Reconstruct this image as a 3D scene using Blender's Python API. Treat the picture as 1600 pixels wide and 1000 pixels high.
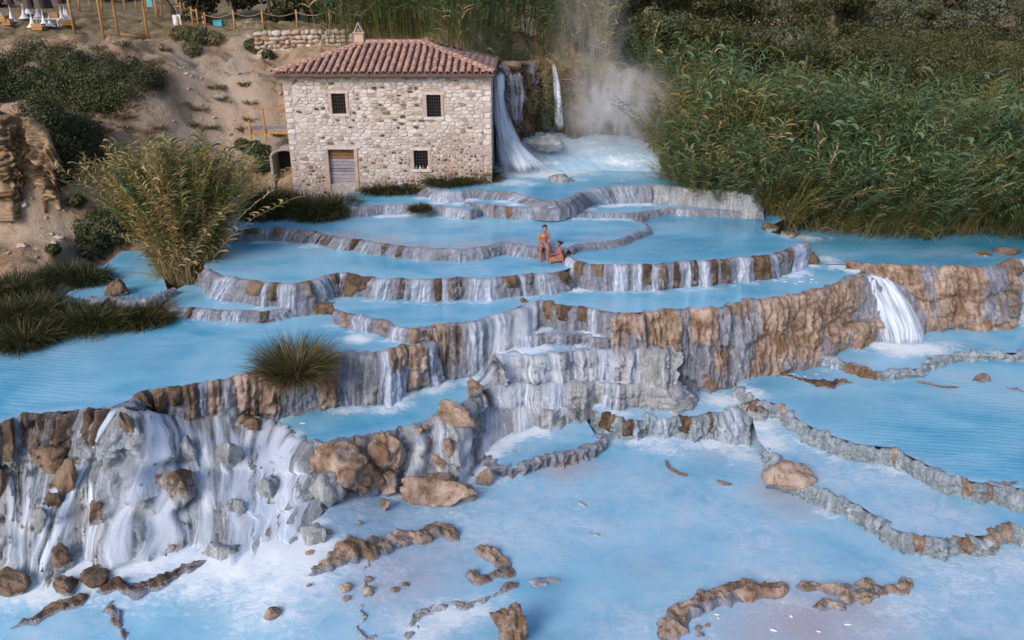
import bpy, math, random
import numpy as np
from mathutils import Vector, Matrix
from mathutils.geometry import delaunay_2d_cdt

for o in list(bpy.data.objects):
    bpy.data.objects.remove(o)
random.seed(7)
RNG = np.random.default_rng(7)
SC = bpy.context.scene
COL = SC.collection

# ------------------------------------------------------------------ camera
FPX, PITCH, CZ = 1244.0, math.radians(22.5), 9.8      # focal length in photo pixels, downward tilt, height over the bathers' pool
cam_d = bpy.data.cameras.new('camera')
cam_d.sensor_width = 36.0
cam_d.lens = FPX / 1600.0 * 36.0
cam_d.clip_start, cam_d.clip_end = 0.5, 3000.0
cam = bpy.data.objects.new('camera', cam_d)
COL.objects.link(cam)
cam.location = (0, 0, CZ)
cam.rotation_euler = (math.radians(90) - PITCH, 0, 0)
SC.camera = cam

# ------------------------------------------------------------------ sky, sun, exposure (dusk, soft light)
world = bpy.data.worlds.new('World')
SC.world = world
world.use_nodes = True
wn = world.node_tree
SUN_EL, SUN_ROT = math.radians(32), math.radians(214)
sky = wn.nodes.new('ShaderNodeTexSky')
sky.sky_type = 'NISHITA'
sky.sun_disc = False
sky.sun_elevation = SUN_EL
sky.sun_rotation = SUN_ROT
sky.air_density, sky.dust_density, sky.ozone_density = 1.0, 2.0, 1.5
wn.nodes['Background'].inputs[1].default_value = 0.11
wn.links.new(sky.outputs[0], wn.nodes['Background'].inputs[0])
sun_d = bpy.data.lights.new('sun', 'SUN')
sun_d.energy = 1.65
sun_d.angle = math.radians(28)
sun_d.color = (1.0, 0.89, 0.81)
sun = bpy.data.objects.new('sun', sun_d)
COL.objects.link(sun)
# direction towards the sun: Nishita rotation 0 = +Y, clockwise seen from above
_sd = Vector((math.sin(SUN_ROT) * math.cos(SUN_EL), math.cos(SUN_ROT) * math.cos(SUN_EL), math.sin(SUN_EL)))
sun.rotation_euler = _sd.to_track_quat('Z', 'Y').to_euler()
SC.view_settings.view_transform = 'Standard'
SC.view_settings.look = 'None'
SC.view_settings.exposure = 0.52
SC.view_settings.gamma = 1.0
SC.view_settings.use_curve_mapping = False
SC.render.engine = 'CYCLES'
cy = SC.cycles
cy.use_denoising = True
cy.use_adaptive_sampling = True
cy.adaptive_threshold = 0.03
cy.max_bounces, cy.diffuse_bounces, cy.glossy_bounces = 6, 3, 2
cy.transmission_bounces, cy.transparent_max_bounces, cy.volume_bounces = 2, 10, 3
cy.volume_step_rate = 2.0
cy.volume_max_steps = 64
cy.caustics_reflective = cy.caustics_refractive = False

# ------------------------------------------------------------------ maths helpers
_SP, _CP = math.sin(PITCH), math.cos(PITCH)
def ray(px, py):
    a = (np.asarray(px, float) - 800) / FPX
    b = (np.asarray(py, float) - 500) / FPX
    a, b = np.broadcast_arrays(a, b)
    return np.stack([a, _CP - b * _SP, -_SP - b * _CP], -1)
def P(px, py, z):                       # point of the place seen at a photo pixel, on the level z
    d = ray(px, py)
    t = (np.asarray(z, float) - CZ) / d[..., 2]
    return np.array([0, 0, CZ]) + d * t[..., None]
def PY(px, py, Y):                      # the same, on the upright plane y = Y
    d = ray(px, py)
    t = np.asarray(Y, float) / d[..., 1]
    return np.array([0, 0, CZ]) + d * t[..., None]
def project(v):                         # used only to read shoreline distances while laying things out
    v = np.asarray(v, float) - np.array([0, 0, CZ])
    dz = v[..., 1] * _CP - v[..., 2] * _SP
    up = v[..., 1] * _SP + v[..., 2] * _CP
    return 800 + FPX * v[..., 0] / dz, 500 - FPX * up / dz, dz

_perm = np.random.default_rng(3).permutation(4096)
_grad = np.random.default_rng(4).normal(size=(4096, 3))
_grad /= np.linalg.norm(_grad, axis=1)[:, None]
def noise3(p):
    p = np.asarray(p, float)
    i = np.floor(p).astype(np.int64)
    f = p - i
    u = f * f * f * (f * (f * 6 - 15) + 10)
    def g(dx, dy, dz):
        h = _perm[(i[..., 0] + dx) & 4095]
        h = _perm[(h + i[..., 1] + dy) & 4095]
        h = _perm[(h + i[..., 2] + dz) & 4095]
        gr = _grad[h]
        return gr[..., 0] * (f[..., 0] - dx) + gr[..., 1] * (f[..., 1] - dy) + gr[..., 2] * (f[..., 2] - dz)
    x0 = g(0,0,0) + u[..., 0] * (g(1,0,0) - g(0,0,0))
    x1 = g(0,1,0) + u[..., 0] * (g(1,1,0) - g(0,1,0))
    x2 = g(0,0,1) + u[..., 0] * (g(1,0,1) - g(0,0,1))
    x3 = g(0,1,1) + u[..., 0] * (g(1,1,1) - g(0,1,1))
    y0 = x0 + u[..., 1] * (x1 - x0)
    y1 = x2 + u[..., 1] * (x3 - x2)
    return (y0 + u[..., 2] * (y1 - y0)) * 1.6
def fbm(p, octv=4, lac=2.1, gain=0.5):
    p = np.asarray(p, float)
    a, s = 1.0, np.zeros(p.shape[:-1])
    for k in range(octv):
        s = s + a * noise3(p + 17.3 * k)
        p = p * lac
        a *= gain
    return s
def sstep(a, b, x):
    t = np.clip((np.asarray(x, float) - a) / (b - a), 0, 1)
    return t * t * (3 - 2 * t)
def catmull(pts, n):
    """dense Catmull-Rom through the rows of pts"""
    p = np.asarray(pts, float)
    q = np.vstack([2 * p[0] - p[1], p, 2 * p[-1] - p[-2]])
    out = []
    for i in range(len(p) - 1):
        t = np.linspace(0, 1, n, endpoint=False)[:, None]
        a, b, c, d = q[i], q[i + 1], q[i + 2], q[i + 3]
        out.append(0.5 * (2 * b + (c - a) * t + (2 * a - 5 * b + 4 * c - d) * t ** 2 + (3 * b - a - 3 * c + d) * t ** 3))
    out.append(p[-1:])
    return np.vstack(out)
def inside(poly, x, y):
    poly = np.asarray(poly, float)
    x, y = np.asarray(x, float), np.asarray(y, float)
    r = np.zeros(np.broadcast(x, y).shape, bool)
    n = len(poly)
    for i in range(n):
        x1, y1 = poly[i]
        x2, y2 = poly[(i + 1) % n]
        if y1 == y2:
            continue
        c = (y1 > y) != (y2 > y)
        r ^= c & (x < (x2 - x1) * (y - y1) / (y2 - y1) + x1)
    return r
def seg_dist(line, x, y):
    line = np.asarray(line, float)
    best = np.full(np.shape(x), 1e9)
    for a, b in zip(line[:-1], line[1:]):
        d = b - a
        t = np.clip(((x - a[0]) * d[0] + (y - a[1]) * d[1]) / max(d @ d, 1e-9), 0, 1)
        best = np.minimum(best, np.hypot(x - a[0] - t * d[0], y - a[1] - t * d[1]))
    return best

# ------------------------------------------------------------------ object helpers
WLOC = {}                                # world place of every object's origin (no rotation on roots)
def mesh(name, V, F, mat, smooth=True, attrs=None, vattrs=None):
    """V (n,3); F (m,k) array or list of lists"""
    V = np.asarray(V, np.float32)
    me = bpy.data.meshes.new(name)
    if isinstance(F, np.ndarray) and F.ndim == 2:
        m, k = F.shape
        me.vertices.add(len(V))
        me.vertices.foreach_set('co', V.ravel())
        me.loops.add(m * k)
        me.loops.foreach_set('vertex_index', F.astype(np.int32).ravel())
        me.polygons.add(m)
        me.polygons.foreach_set('loop_start', np.arange(0, m * k, k, dtype=np.int32))
        me.polygons.foreach_set('loop_total', np.full(m, k, np.int32))
        me.update(calc_edges=True)
    else:
        me.from_pydata(V.tolist(), [], [list(map(int, f)) for f in F])
        me.update()
    if smooth:
        me.polygons.foreach_set('use_smooth', np.ones(len(me.polygons), bool))
    for nm, a in (attrs or {}).items():
        at = me.attributes.new(nm, 'FLOAT', 'POINT')
        at.data.foreach_set('value', np.asarray(a, np.float32).ravel())
    for nm, a in (vattrs or {}).items():
        at = me.attributes.new(nm, 'FLOAT_VECTOR', 'POINT')
        at.data.foreach_set('vector', np.asarray(a, np.float32).ravel())
    if mat is not None:
        me.materials.append(mat)
    return me
def tag(o, label=None, cat=None, group=None, kind=None):
    if label: o['label'] = label
    if cat: o['category'] = cat
    if group: o['group'] = group
    if kind: o['kind'] = kind
    return o
def thing(name, label, cat, loc, group=None):
    o = bpy.data.objects.new(name, None)
    o.empty_display_size = 0.2
    COL.objects.link(o)
    o.location = tuple(map(float, loc))
    WLOC[o.name] = np.array(loc, float)
    return tag(o, label, cat, group)
def obj(name, V, F, mat, parent=None, origin=None, smooth=True, attrs=None, vattrs=None, kind=None):
    """mesh given in world coordinates, hung under its thing"""
    V = np.asarray(V, float)
    if parent is not None:
        org = WLOC[parent.name]
    else:
        org = np.asarray(origin, float) if origin is not None else np.zeros(3)
    o = bpy.data.objects.new(name, mesh(name, V - org, F, mat, smooth, attrs, vattrs))
    COL.objects.link(o)
    if parent is not None:
        o.parent = parent
    else:
        o.location = tuple(org)
    WLOC[o.name] = org
    if kind: o['kind'] = kind
    return o
def grid_faces(n, m, close=False):
    """quads of an n x m vertex grid (row major)"""
    i, j = np.meshgrid(np.arange(n - 1), np.arange(m if close else m - 1), indexing='ij')
    j2 = (j + 1) % m
    return np.stack([i * m + j, i * m + j2, (i + 1) * m + j2, (i + 1) * m + j], -1).reshape(-1, 4)
class MB:
    """collects simple shapes for one mesh"""
    def __init__(self): self.V, self.F, self.n = [], [], 0
    def add(self, V, F):
        V = np.asarray(V, float)
        self.V.append(V); self.F += [[int(i) + self.n for i in f] for f in F]; self.n += len(V)
        return self
    def box(self, lo, hi, bev=0.0):
        lo, hi = np.asarray(lo, float), np.asarray(hi, float)
        if bev <= 0:
            V = [(x, y, z) for x in (lo[0], hi[0]) for y in (lo[1], hi[1]) for z in (lo[2], hi[2])]
            return self.add(V, [(0,1,3,2),(4,6,7,5),(0,4,5,1),(2,3,7,6),(0,2,6,4),(1,5,7,3)])
        # chamfered box: 24 corner points
        V, idx = [], {}
        for sx in (0, 1):
            for sy in (0, 1):
                for sz in (0, 1):
                    c = [hi[0] if sx else lo[0], hi[1] if sy else lo[1], hi[2] if sz else lo[2]]
                    ins = [-bev if s else bev for s in (sx, sy, sz)]
                    for ax in range(3):
                        v = [c[k] + (0 if k == ax else ins[k]) for k in range(3)]
                        idx[(sx, sy, sz, ax)] = len(V); V.append(v)
        F = []
        for ax in range(3):
            o1, o2 = [k for k in range(3) if k != ax]
            for s in (0, 1):
                f = []
                for (p, q) in ((0,0),(1,0),(1,1),(0,1)):
                    k = [0,0,0]; k[ax] = s; k[o1] = p; k[o2] = q
                    f.append(idx[(k[0],k[1],k[2],ax)])
                F.append(f)
        for ax in range(3):          # edge chamfers along ax
            o1, o2 = [k for k in range(3) if k != ax]
            for p in (0, 1):
                for q in (0, 1):
                    k0 = [0,0,0]; k1 = [0,0,0]
                    k0[o1] = k1[o1] = p; k0[o2] = k1[o2] = q; k1[ax] = 1
                    F.append([idx[tuple(k0)+(o1,)], idx[tuple(k1)+(o1,)], idx[tuple(k1)+(o2,)], idx[tuple(k0)+(o2,)]])
        for sx in (0, 1):
            for sy in (0, 1):
                for sz in (0, 1):
                    F.append([idx[(sx,sy,sz,0)], idx[(sx,sy,sz,1)], idx[(sx,sy,sz,2)]])
        return self.add(V, F)
    def tube(self, pts, rad, n=8, cap=True):
        pts = np.asarray(pts, float)
        rad = np.broadcast_to(np.asarray(rad, float), (len(pts),))
        V = []
        for i, p in enumerate(pts):
            t = pts[min(i + 1, len(pts) - 1)] - pts[max(i - 1, 0)]
            t = t / (np.linalg.norm(t) + 1e-9)
            ref = np.array([0, 0, 1.0]) if abs(t[2]) < 0.9 else np.array([1.0, 0, 0])
            a = np.cross(t, ref); a /= np.linalg.norm(a)
            b = np.cross(t, a)
            for k in range(n):
                th = 2 * math.pi * k / n
                V.append(p + rad[i] * (math.cos(th) * a + math.sin(th) * b))
        F = grid_faces(len(pts), n, True).tolist()
        if cap:
            F.append(list(range(n - 1, -1, -1)))
            F.append([(len(pts) - 1) * n + k for k in range(n)])
        return self.add(V, F)
    def lathe(self, c, prof, n=12):
        c = np.asarray(c, float)
        V = [c + np.array([r * math.cos(2*math.pi*k/n), r * math.sin(2*math.pi*k/n), z]) for r, z in prof for k in range(n)]
        F = grid_faces(len(prof), n, True).tolist()
        F.append(list(range(n - 1, -1, -1))); F.append([(len(prof)-1)*n + k for k in range(n)])
        return self.add(V, F)
    def obj(self, name, mat, parent=None, origin=None, smooth=False, kind=None):
        return obj(name, np.vstack(self.V), self.F, mat, parent, origin, smooth, kind=kind)

# ------------------------------------------------------------------ materials
class NT:
    def __init__(self, name):
        self.m = bpy.data.materials.new(name)
        self.m.use_nodes = True
        self.t = self.m.node_tree
        self.b = self.t.nodes['Principled BSDF']
        self.out = self.t.nodes['Material Output']
    def n(self, typ, **kw):
        nd = self.t.nodes.new(typ)
        for k, v in kw.items(): setattr(nd, k, v)
        return nd
    def put(self, sock, v):
        if isinstance(v, bpy.types.NodeSocket): self.t.links.new(v, sock)
        elif isinstance(v, (tuple, list)) and len(v) == 3 and sock.type == 'RGBA': sock.default_value = (*v, 1)
        else: sock.default_value = v
    def attr(self, name, vec=False):
        a = self.n('ShaderNodeAttribute', attribute_name=name)
        return a.outputs['Vector'] if vec else a.outputs['Fac']
    def pos(self): return self.n('ShaderNodeNewGeometry').outputs['Position']
    def objc(self): return self.n('ShaderNodeTexCoord').outputs['Object']
    def rnd(self): return self.n('ShaderNodeObjectInfo').outputs['Random']
    def mapping(self, v, scale=(1,1,1), rot=(0,0,0), loc=(0,0,0)):
        m = self.n('ShaderNodeMapping')
        self.put(m.inputs['Vector'], v); m.inputs['Scale'].default_value = scale
        m.inputs['Rotation'].default_value = rot; m.inputs['Location'].default_value = loc
        return m.outputs[0]
    def noise(self, v, scale=5.0, det=4.0, rough=0.55, dist=0.0):
        x = self.n('ShaderNodeTexNoise')
        self.put(x.inputs['Vector'], v); x.inputs['Scale'].default_value = scale
        x.inputs['Detail'].default_value = det; x.inputs['Roughness'].default_value = rough
        x.inputs['Distortion'].default_value = dist
        return x.outputs['Fac']
    def voro(self, v, scale=5.0, feature='F1'):
        x = self.n('ShaderNodeTexVoronoi', feature=feature)
        self.put(x.inputs['Vector'], v); x.inputs['Scale'].default_value = scale
        return x.outputs['Distance']
    def math(self, op, a, b=0.0, clamp=False):
        x = self.n('ShaderNodeMath', operation=op, use_clamp=clamp)
        self.put(x.inputs[0], a); self.put(x.inputs[1], b)
        return x.outputs[0]
    def mr(self, v, a, b, c=0.0, d=1.0, smooth=True):
        x = self.n('ShaderNodeMapRange')
        if smooth: x.interpolation_type = 'SMOOTHSTEP'
        self.put(x.inputs[0], v)
        for k, val in zip((1, 2, 3, 4), (a, b, c, d)): self.put(x.inputs[k], val)
        return x.outputs[0]
    def mix(self, f, a, b, mode='MIX'):
        x = self.n('ShaderNodeMix', data_type='RGBA', blend_type=mode)
        self.put(x.inputs[0], f); self.put(x.inputs[6], a); self.put(x.inputs[7], b)
        return x.outputs[2]
    def ramp(self, f, stops):
        x = self.n('ShaderNodeValToRGB')
        e = x.color_ramp.elements
        while len(e) < len(stops): e.new(0.5)
        for el, (p, c) in zip(e, stops): el.position = p; el.color = (*c, 1)
        self.put(x.inputs[0], f)
        return x.outputs[0]
    def bump(self, h, strength=0.5, dist=0.05, normal=None):
        x = self.n('ShaderNodeBump')
        x.inputs['Strength'].default_value = strength; x.inputs['Distance'].default_value = dist
        self.put(x.inputs['Height'], h)
        if normal is not None: self.put(x.inputs['Normal'], normal)
        return x.outputs[0]
    def set(self, **kw):
        for k, v in kw.items(): self.put(self.b.inputs[k.replace('_', ' ')], v)
        return self
MAT = {}
# milky thermal water: colour follows depth / sediment ("shallow") and entrained air ("foam")
m = NT('thermal_water')
p = m.pos()
n1 = m.noise(m.mapping(p, (0.35, 0.8, 1)), 1.0, 5, 0.55, 0.6)
deep = m.mix(m.mr(n1, 0.32, 0.72), (0.105, 0.385, 0.61), (0.215, 0.52, 0.74))
n0 = m.noise(m.mapping(p, (0.16, 0.30, 1)), 1.0, 4, 0.6, 1.0)
deep = m.mix(m.mr(n0, 0.42, 0.66, 0, 0.75), deep, (0.285, 0.565, 0.765))
deep = m.mix(m.mr(n0, 0.46, 0.30, 0, 0.6), deep, (0.05, 0.325, 0.555))
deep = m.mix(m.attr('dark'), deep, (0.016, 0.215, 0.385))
n2 = m.noise(p, 2.2, 6, 0.62, 0.8)
sh = m.math('MULTIPLY', m.attr('shallow'), m.mr(n2, 0.25, 0.7, 0.35, 1.15), True)
shal = m.mix(m.noise(p, 0.9, 4), (0.43, 0.59, 0.77), (0.52, 0.61, 0.755))
c = m.mix(sh, deep, shal)
c = m.mix(m.attr('silt'), c, (0.40, 0.37, 0.43))
st = m.noise(m.mapping(p, (2.2, 5.5, 2.2)), 1.0, 7, 0.68, 1.6)
n3 = m.noise(p, 3.0, 7, 0.66, 1.2)
fm = m.mr(m.math('ADD', m.attr('foam'), m.math('MULTIPLY', m.math('SUBTRACT', m.math('ADD', m.math('MULTIPLY', st, 0.6), m.math('MULTIPLY', n3, 0.4)), 0.5), 2.0)), 0.16, 0.95)
c = m.mix(fm, c, (0.76, 0.83, 0.92))
w1 = m.noise(m.mapping(p, (1.6, 4.2, 1), (0, 0, 0.35)), 1.6, 4, 0.6, 0.5)
w2 = m.noise(m.mapping(p, (1.0, 2.2, 1), (0, 0, -0.3)), 6.0, 3, 0.6)
wv = m.n('ShaderNodeTexWave', wave_type='BANDS', bands_direction='Y')
m.put(wv.inputs['Vector'], m.mapping(p, (0.55, 1.0, 1), (0, 0, 0.25)))
wv.inputs['Scale'].default_value = 1.5; wv.inputs['Distortion'].default_value = 6.5
wv.inputs['Detail'].default_value = 3; wv.inputs['Detail Scale'].default_value = 1.6
h = m.math('ADD', m.math('MULTIPLY', w1, 0.55), m.math('MULTIPLY', w2, 0.16))
h = m.math('ADD', h, m.math('MULTIPLY', m.math('MULTIPLY', wv.outputs['Fac'], m.attr('ripple')), 0.55))
h = m.math('ADD', h, m.math('MULTIPLY', fm, 0.5))
m.set(Base_Color=c, Roughness=m.mr(fm, 0, 1, 0.13, 0.7), IOR=1.33, Normal=m.bump(h, 0.20, 0.05))
MAT['water'] = m.m

# travertine faces: wet lime-white veils, dry ochre-brown rock, dark algae
def rock_mat(name, wetcols, drycols, drybias=0.0, algae=0.25):
    m = NT(name)
    p = m.pos()
    uv = m.attr('uvw', True)
    st1 = m.noise(m.mapping(uv, (6.5, 0.9, 1)), 1.0, 5, 0.62, 0.45)
    st2 = m.noise(m.mapping(uv, (17, 1.5, 1)), 1.0, 3, 0.6, 0.3)
    grain = m.noise(p, 6.0, 9, 0.7)
    fine = m.noise(p, 24.0, 4, 0.65)
    blot = m.noise(p, 1.9, 5, 0.62, 0.5)
    pit = m.voro(m.mapping(p, (1, 1, 0.8)), 9.0)
    wet = m.mix(m.mr(st1, 0.30, 0.68), wetcols[0], wetcols[1])
    wet = m.mix(m.mr(st2, 0.50, 0.76, 0, 0.7), wet, wetcols[2])
    wet = m.mix(m.mr(blot, 0.52, 0.68, 0, 0.55), wet, wetcols[2])
    wet = m.mix(m.mr(grain, 0.54, 0.70, 0, 0.6), wet, wetcols[3])
    dry = m.mix(m.mr(blot, 0.34, 0.66), drycols[0], drycols[1])
    dry = m.mix(m.mr(st1, 0.47, 0.68, 0, 0.8), dry, drycols[2])
    dry = m.mix(m.mr(grain, 0.50, 0.66, 0, 0.85), dry, drycols[3])
    dry = m.mix(m.mr(fine, 0.56, 0.70, 0, 0.45), dry, drycols[1])
    big = m.noise(m.mapping(p, (1, 1, 0.7), loc=(2, 7, 3)), 0.75, 5, 0.62, 0.7)
    dry = m.mix(m.mr(big, 0.50, 0.64, 0, 0.75), dry, tuple(min(v * 1.18 + 0.02, 0.75) for v in drycols[1]))
    dry = m.mix(m.mr(big, 0.47, 0.34, 0, 0.7), dry, drycols[2])
    fac = m.math('ADD', m.attr('dry'), m.math('MULTIPLY', m.math('SUBTRACT', m.math('ADD', m.math('MULTIPLY', st1, 0.55), m.math('MULTIPLY', grain, 0.45)), 0.5), 1.5))
    fac = m.mr(fac, 0.43 - drybias, 0.60 - drybias)
    c = m.mix(fac, wet, dry)
    al = m.mr(m.noise(m.mapping(p, (1.3, 1.3, 0.8), loc=(5, 2, 1)), 1.6, 5, 0.68), 0.55, 0.67, 0, algae)
    c = m.mix(al, c, (0.065, 0.062, 0.026))
    c = m.mix(m.mr(pit, 0.0, 0.22, 0.45, 0.0), c, (0.03, 0.024, 0.02))
    h = m.math('ADD', m.math('MULTIPLY', grain, 1.3), m.math('MULTIPLY', st1, 0.5))
    h = m.math('ADD', h, m.math('MULTIPLY', fine, 0.45))
    h = m.math('ADD', h, m.mr(pit, 0.0, 0.3, 0.0, 0.35))
    m.set(Base_Color=c, Roughness=m.mr(fac, 0, 1, 0.40, 0.8), Normal=m.bump(h, 1.0, 0.075))
    MAT[name] = m.m
WET_SHADED = [(0.17, 0.18, 0.225), (0.32, 0.335, 0.42), (0.54, 0.57, 0.69), (0.075, 0.075, 0.08)]  # wet rock, with the shade of upright rim walls mixed in as darker, bluer tones
rock_mat('travertine', WET_SHADED, [(0.105, 0.064, 0.037), (0.25, 0.168, 0.112), (0.06, 0.036, 0.021), (0.024, 0.017, 0.012)], 0.0, 0.35)
rock_mat('pale_travertine', WET_SHADED, [(0.29, 0.18, 0.115), (0.54, 0.42, 0.355), (0.19, 0.105, 0.055), (0.095, 0.06, 0.038)], 0.0, 0.35)
rock_mat('boulder_rock', [(0.26, 0.28, 0.29), (0.45, 0.485, 0.52), (0.70, 0.76, 0.84), (0.12, 0.12, 0.10)],
         [(0.13, 0.08, 0.046), (0.29, 0.20, 0.135), (0.085, 0.052, 0.03), (0.035, 0.025, 0.018)], 0.0, 0.45)
rock_mat('grey_travertine', [(0.28, 0.295, 0.32), (0.47, 0.49, 0.535), (0.72, 0.76, 0.85), (0.125, 0.125, 0.12)],
         [(0.18, 0.105, 0.062), (0.33, 0.225, 0.155), (0.115, 0.066, 0.038), (0.05, 0.034, 0.022)], 0.0, 0.3)

rock_mat('blue_crust', [(0.21, 0.265, 0.315), (0.40, 0.475, 0.55), (0.68, 0.76, 0.86), (0.10, 0.115, 0.115)],
         [(0.20, 0.12, 0.072), (0.36, 0.25, 0.18), (0.13, 0.075, 0.043), (0.06, 0.04, 0.026)], 0.0, 0.3)

# falling water: silky streaks, open between them
def flow_mat(name, col, dens, sc=(9, 0.7, 1), amax=0.9, soft=1.1):
    m = NT(name)
    uv = m.attr('uvw', True)
    wob = m.n('ShaderNodeVectorMath', operation='ADD')
    m.put(wob.inputs[0], uv)
    nz = m.n('ShaderNodeTexNoise'); m.put(nz.inputs['Vector'], uv); nz.inputs['Scale'].default_value = 1.1
    sc_ = m.n('ShaderNodeVectorMath', operation='SCALE'); m.put(sc_.inputs[0], nz.outputs['Color']); sc_.inputs['Scale'].default_value = 0.30
    m.put(wob.inputs[1], sc_.outputs[0])
    uv2 = wob.outputs[0]
    s1 = m.noise(m.mapping(uv2, sc), 1.0, 4, 0.6, 0.3)
    s2 = m.noise(m.mapping(uv2, (sc[0] * 3.2, sc[1] * 1.3, 1)), 1.0, 3, 0.6, 0.2)
    s = m.math('ADD', m.math('MULTIPLY', s1, 0.65), m.math('MULTIPLY', s2, 0.35))
    a = m.math('ADD', m.attr('flow'), m.math('MULTIPLY', m.math('SUBTRACT', s, 0.5), 2.0))
    a = m.mr(a, 0.42 - dens, 0.42 - dens + soft, 0, amax)
    cc = m.mix(m.mr(s, 0.36, 0.62), (col[0] * 0.72, col[1] * 0.83, col[2] * 0.95), col)
    m.set(Base_Color=cc, Roughness=0.6, Alpha=a, Normal=m.bump(s, 0.25, 0.04))
    MAT[name] = m.m
flow_mat('veil_water', (0.62, 0.68, 0.82), 0.06, (9, 0.7, 1), 0.88, 1.0)  # less white than the falls: shade of the rim walls is in the colour
flow_mat('fall_water', (0.76, 0.82, 0.93), 0.22, (6, 0.45, 1), 0.93, 0.95)

flow_mat('mist_water', (0.78, 0.84, 0.94), 0.16, (1.6, 0.7, 1), 0.62, 1.25)

# earth
m = NT('earth')
p = m.pos()
b1 = m.noise(p, 0.35, 6, 0.6, 0.5); b2 = m.noise(p, 2.4, 7, 0.68); b3 = m.noise(p, 11, 6, 0.7)
c = m.mix(m.mr(b1, 0.35, 0.65), (0.28, 0.185, 0.115), (0.42, 0.305, 0.205))
c = m.mix(m.mr(b2, 0.47, 0.64, 0, 0.75), c, (0.16, 0.10, 0.06))
c = m.mix(m.mr(b3, 0.55, 0.72, 0, 0.6), c, (0.46, 0.36, 0.26))
c = m.mix(m.math('MULTIPLY', m.attr('path'), m.mr(b2, 0.35, 0.6, 0.15, 0.95), True), c, (0.43, 0.355, 0.29))
g = m.mr(m.math('ADD', m.attr('grass'), m.math('MULTIPLY', m.math('SUBTRACT', m.noise(m.mapping(p, (1, 0.45, 1)), 1.5, 6, 0.7), 0.5), 2.2)), 0.45, 0.9, 0, 0.85)
c = m.mix(g, c, m.mix(m.mr(b2, 0.4, 0.65), (0.10, 0.09, 0.032), (0.24, 0.18, 0.075)))
hh = m.math('ADD', m.math('MULTIPLY', b2, 1.2), m.math('MULTIPLY', b3, 0.6))
m.set(Base_Color=c, Roughness=0.92, Normal=m.bump(hh, 0.9, 0.12))
MAT['earth'] = m.m
m = NT('tufa')
p = m.pos()
la = m.noise(m.mapping(p, (0.5, 0.5, 3.2)), 1.5, 6, 0.65, 0.6); b2 = m.noise(p, 3.0, 7, 0.68)
c = m.mix(m.mr(la, 0.35, 0.65), (0.20, 0.125, 0.065), (0.44, 0.315, 0.19))
c = m.mix(m.mr(b2, 0.52, 0.68, 0, 0.75), c, (0.10, 0.065, 0.04))
c = m.mix(m.mr(m.noise(p, 1.1, 5, 0.6, 0.6), 0.54, 0.7, 0, 0.6), c, (0.42, 0.37, 0.33))
m.set(Base_Color=c, Roughness=0.92, Normal=m.bump(m.math('ADD', m.math('MULTIPLY', la, 1.4), b2), 0.9, 0.12))
MAT['tufa'] = m.m

# plants: tint 0 = green .. 1 = straw; every leaf also varies
def leaf_mat(name, stops, transl=0.25, rough=0.6):
    m = NT(name)
    c = m.ramp(m.attr('tint'), stops)
    c = m.mix(0.5, c, m.mix(m.noise(m.pos(), 1.3, 3), (0.5, 0.5, 0.5), (1.25, 1.25, 1.25)), 'MULTIPLY')
    m.set(Base_Color=c, Roughness=rough)
    tr = m.n('ShaderNodeBsdfTranslucent'); m.put(tr.inputs[0], c)
    mx = m.n('ShaderNodeMixShader'); mx.inputs[0].default_value = transl
    m.t.links.new(m.b.outputs[0], mx.inputs[1]); m.t.links.new(tr.outputs[0], mx.inputs[2])
    m.t.links.new(mx.outputs[0], m.out.inputs[0])
    MAT[name] = m.m
leaf_mat('reed', [(0.0, (0.125, 0.215, 0.115)), (0.25, (0.09, 0.15, 0.042)), (0.45, (0.165, 0.158, 0.036)), (0.7, (0.43, 0.325, 0.11)), (1.0, (0.50, 0.39, 0.24))])
leaf_mat('rush', [(0.0, (0.028, 0.038, 0.011)), (0.4, (0.075, 0.08, 0.022)), (0.7, (0.20, 0.15, 0.055)), (1.0, (0.34, 0.235, 0.15))])
leaf_mat('ivy', [(0.0, (0.02, 0.03, 0.008)), (0.45, (0.045, 0.06, 0.014)), (0.8, (0.07, 0.08, 0.02)), (1.0, (0.17, 0.14, 0.06))], 0.15)
leaf_mat('tree_leaf', [(0.0, (0.016, 0.022, 0.011)), (0.35, (0.045, 0.055, 0.015)), (0.65, (0.10, 0.105, 0.02)), (1.0, (0.115, 0.13, 0.09))], 0.2)

def plain(name, c1, c2, scale=6, rough=0.8, bump=0.3, sv=(1, 1, 1), rnd=0.0, metal=0.0):
    m = NT(name)
    q = m.objc()
    n = m.noise(m.mapping(q, sv), scale, 6, 0.62, 0.3)
    c = m.mix(m.mr(n, 0.34, 0.66), c1, c2)
    if rnd:
        r = m.rnd()
        c = m.mix(rnd, c, m.ramp(r, [(0, (0.35, 0.35, 0.38)), (0.5, (1, 0.98, 0.95)), (1, (1.3, 1.25, 1.2))]), 'MULTIPLY')
    m.set(Base_Color=c, Roughness=rough, Metallic=metal, Normal=m.bump(n, bump, 0.03))
    MAT[name] = m.m
plain('bark', (0.05, 0.036, 0.026), (0.12, 0.085, 0.06), 5, 0.9, 0.7, (1, 1, 0.2))
plain('mortar', (0.37, 0.295, 0.255), (0.54, 0.455, 0.41), 4, 0.95, 0.7)
plain('lintel', (0.50, 0.43, 0.38), (0.64, 0.58, 0.55), 5, 0.85, 0.3)
plain('wood_fresh', (0.33, 0.165, 0.055), (0.47, 0.26, 0.10), 4, 0.7, 0.3, (3, 3, 0.4))
plain('wood_grey', (0.25, 0.225, 0.25), (0.42, 0.385, 0.43), 5, 0.85, 0.4, (0.5, 6, 6), 0.45)
plain('wood_brown', (0.17, 0.085, 0.035), (0.30, 0.165, 0.08), 5, 0.85, 0.4, (0.5, 6, 6), 0.3)
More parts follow.
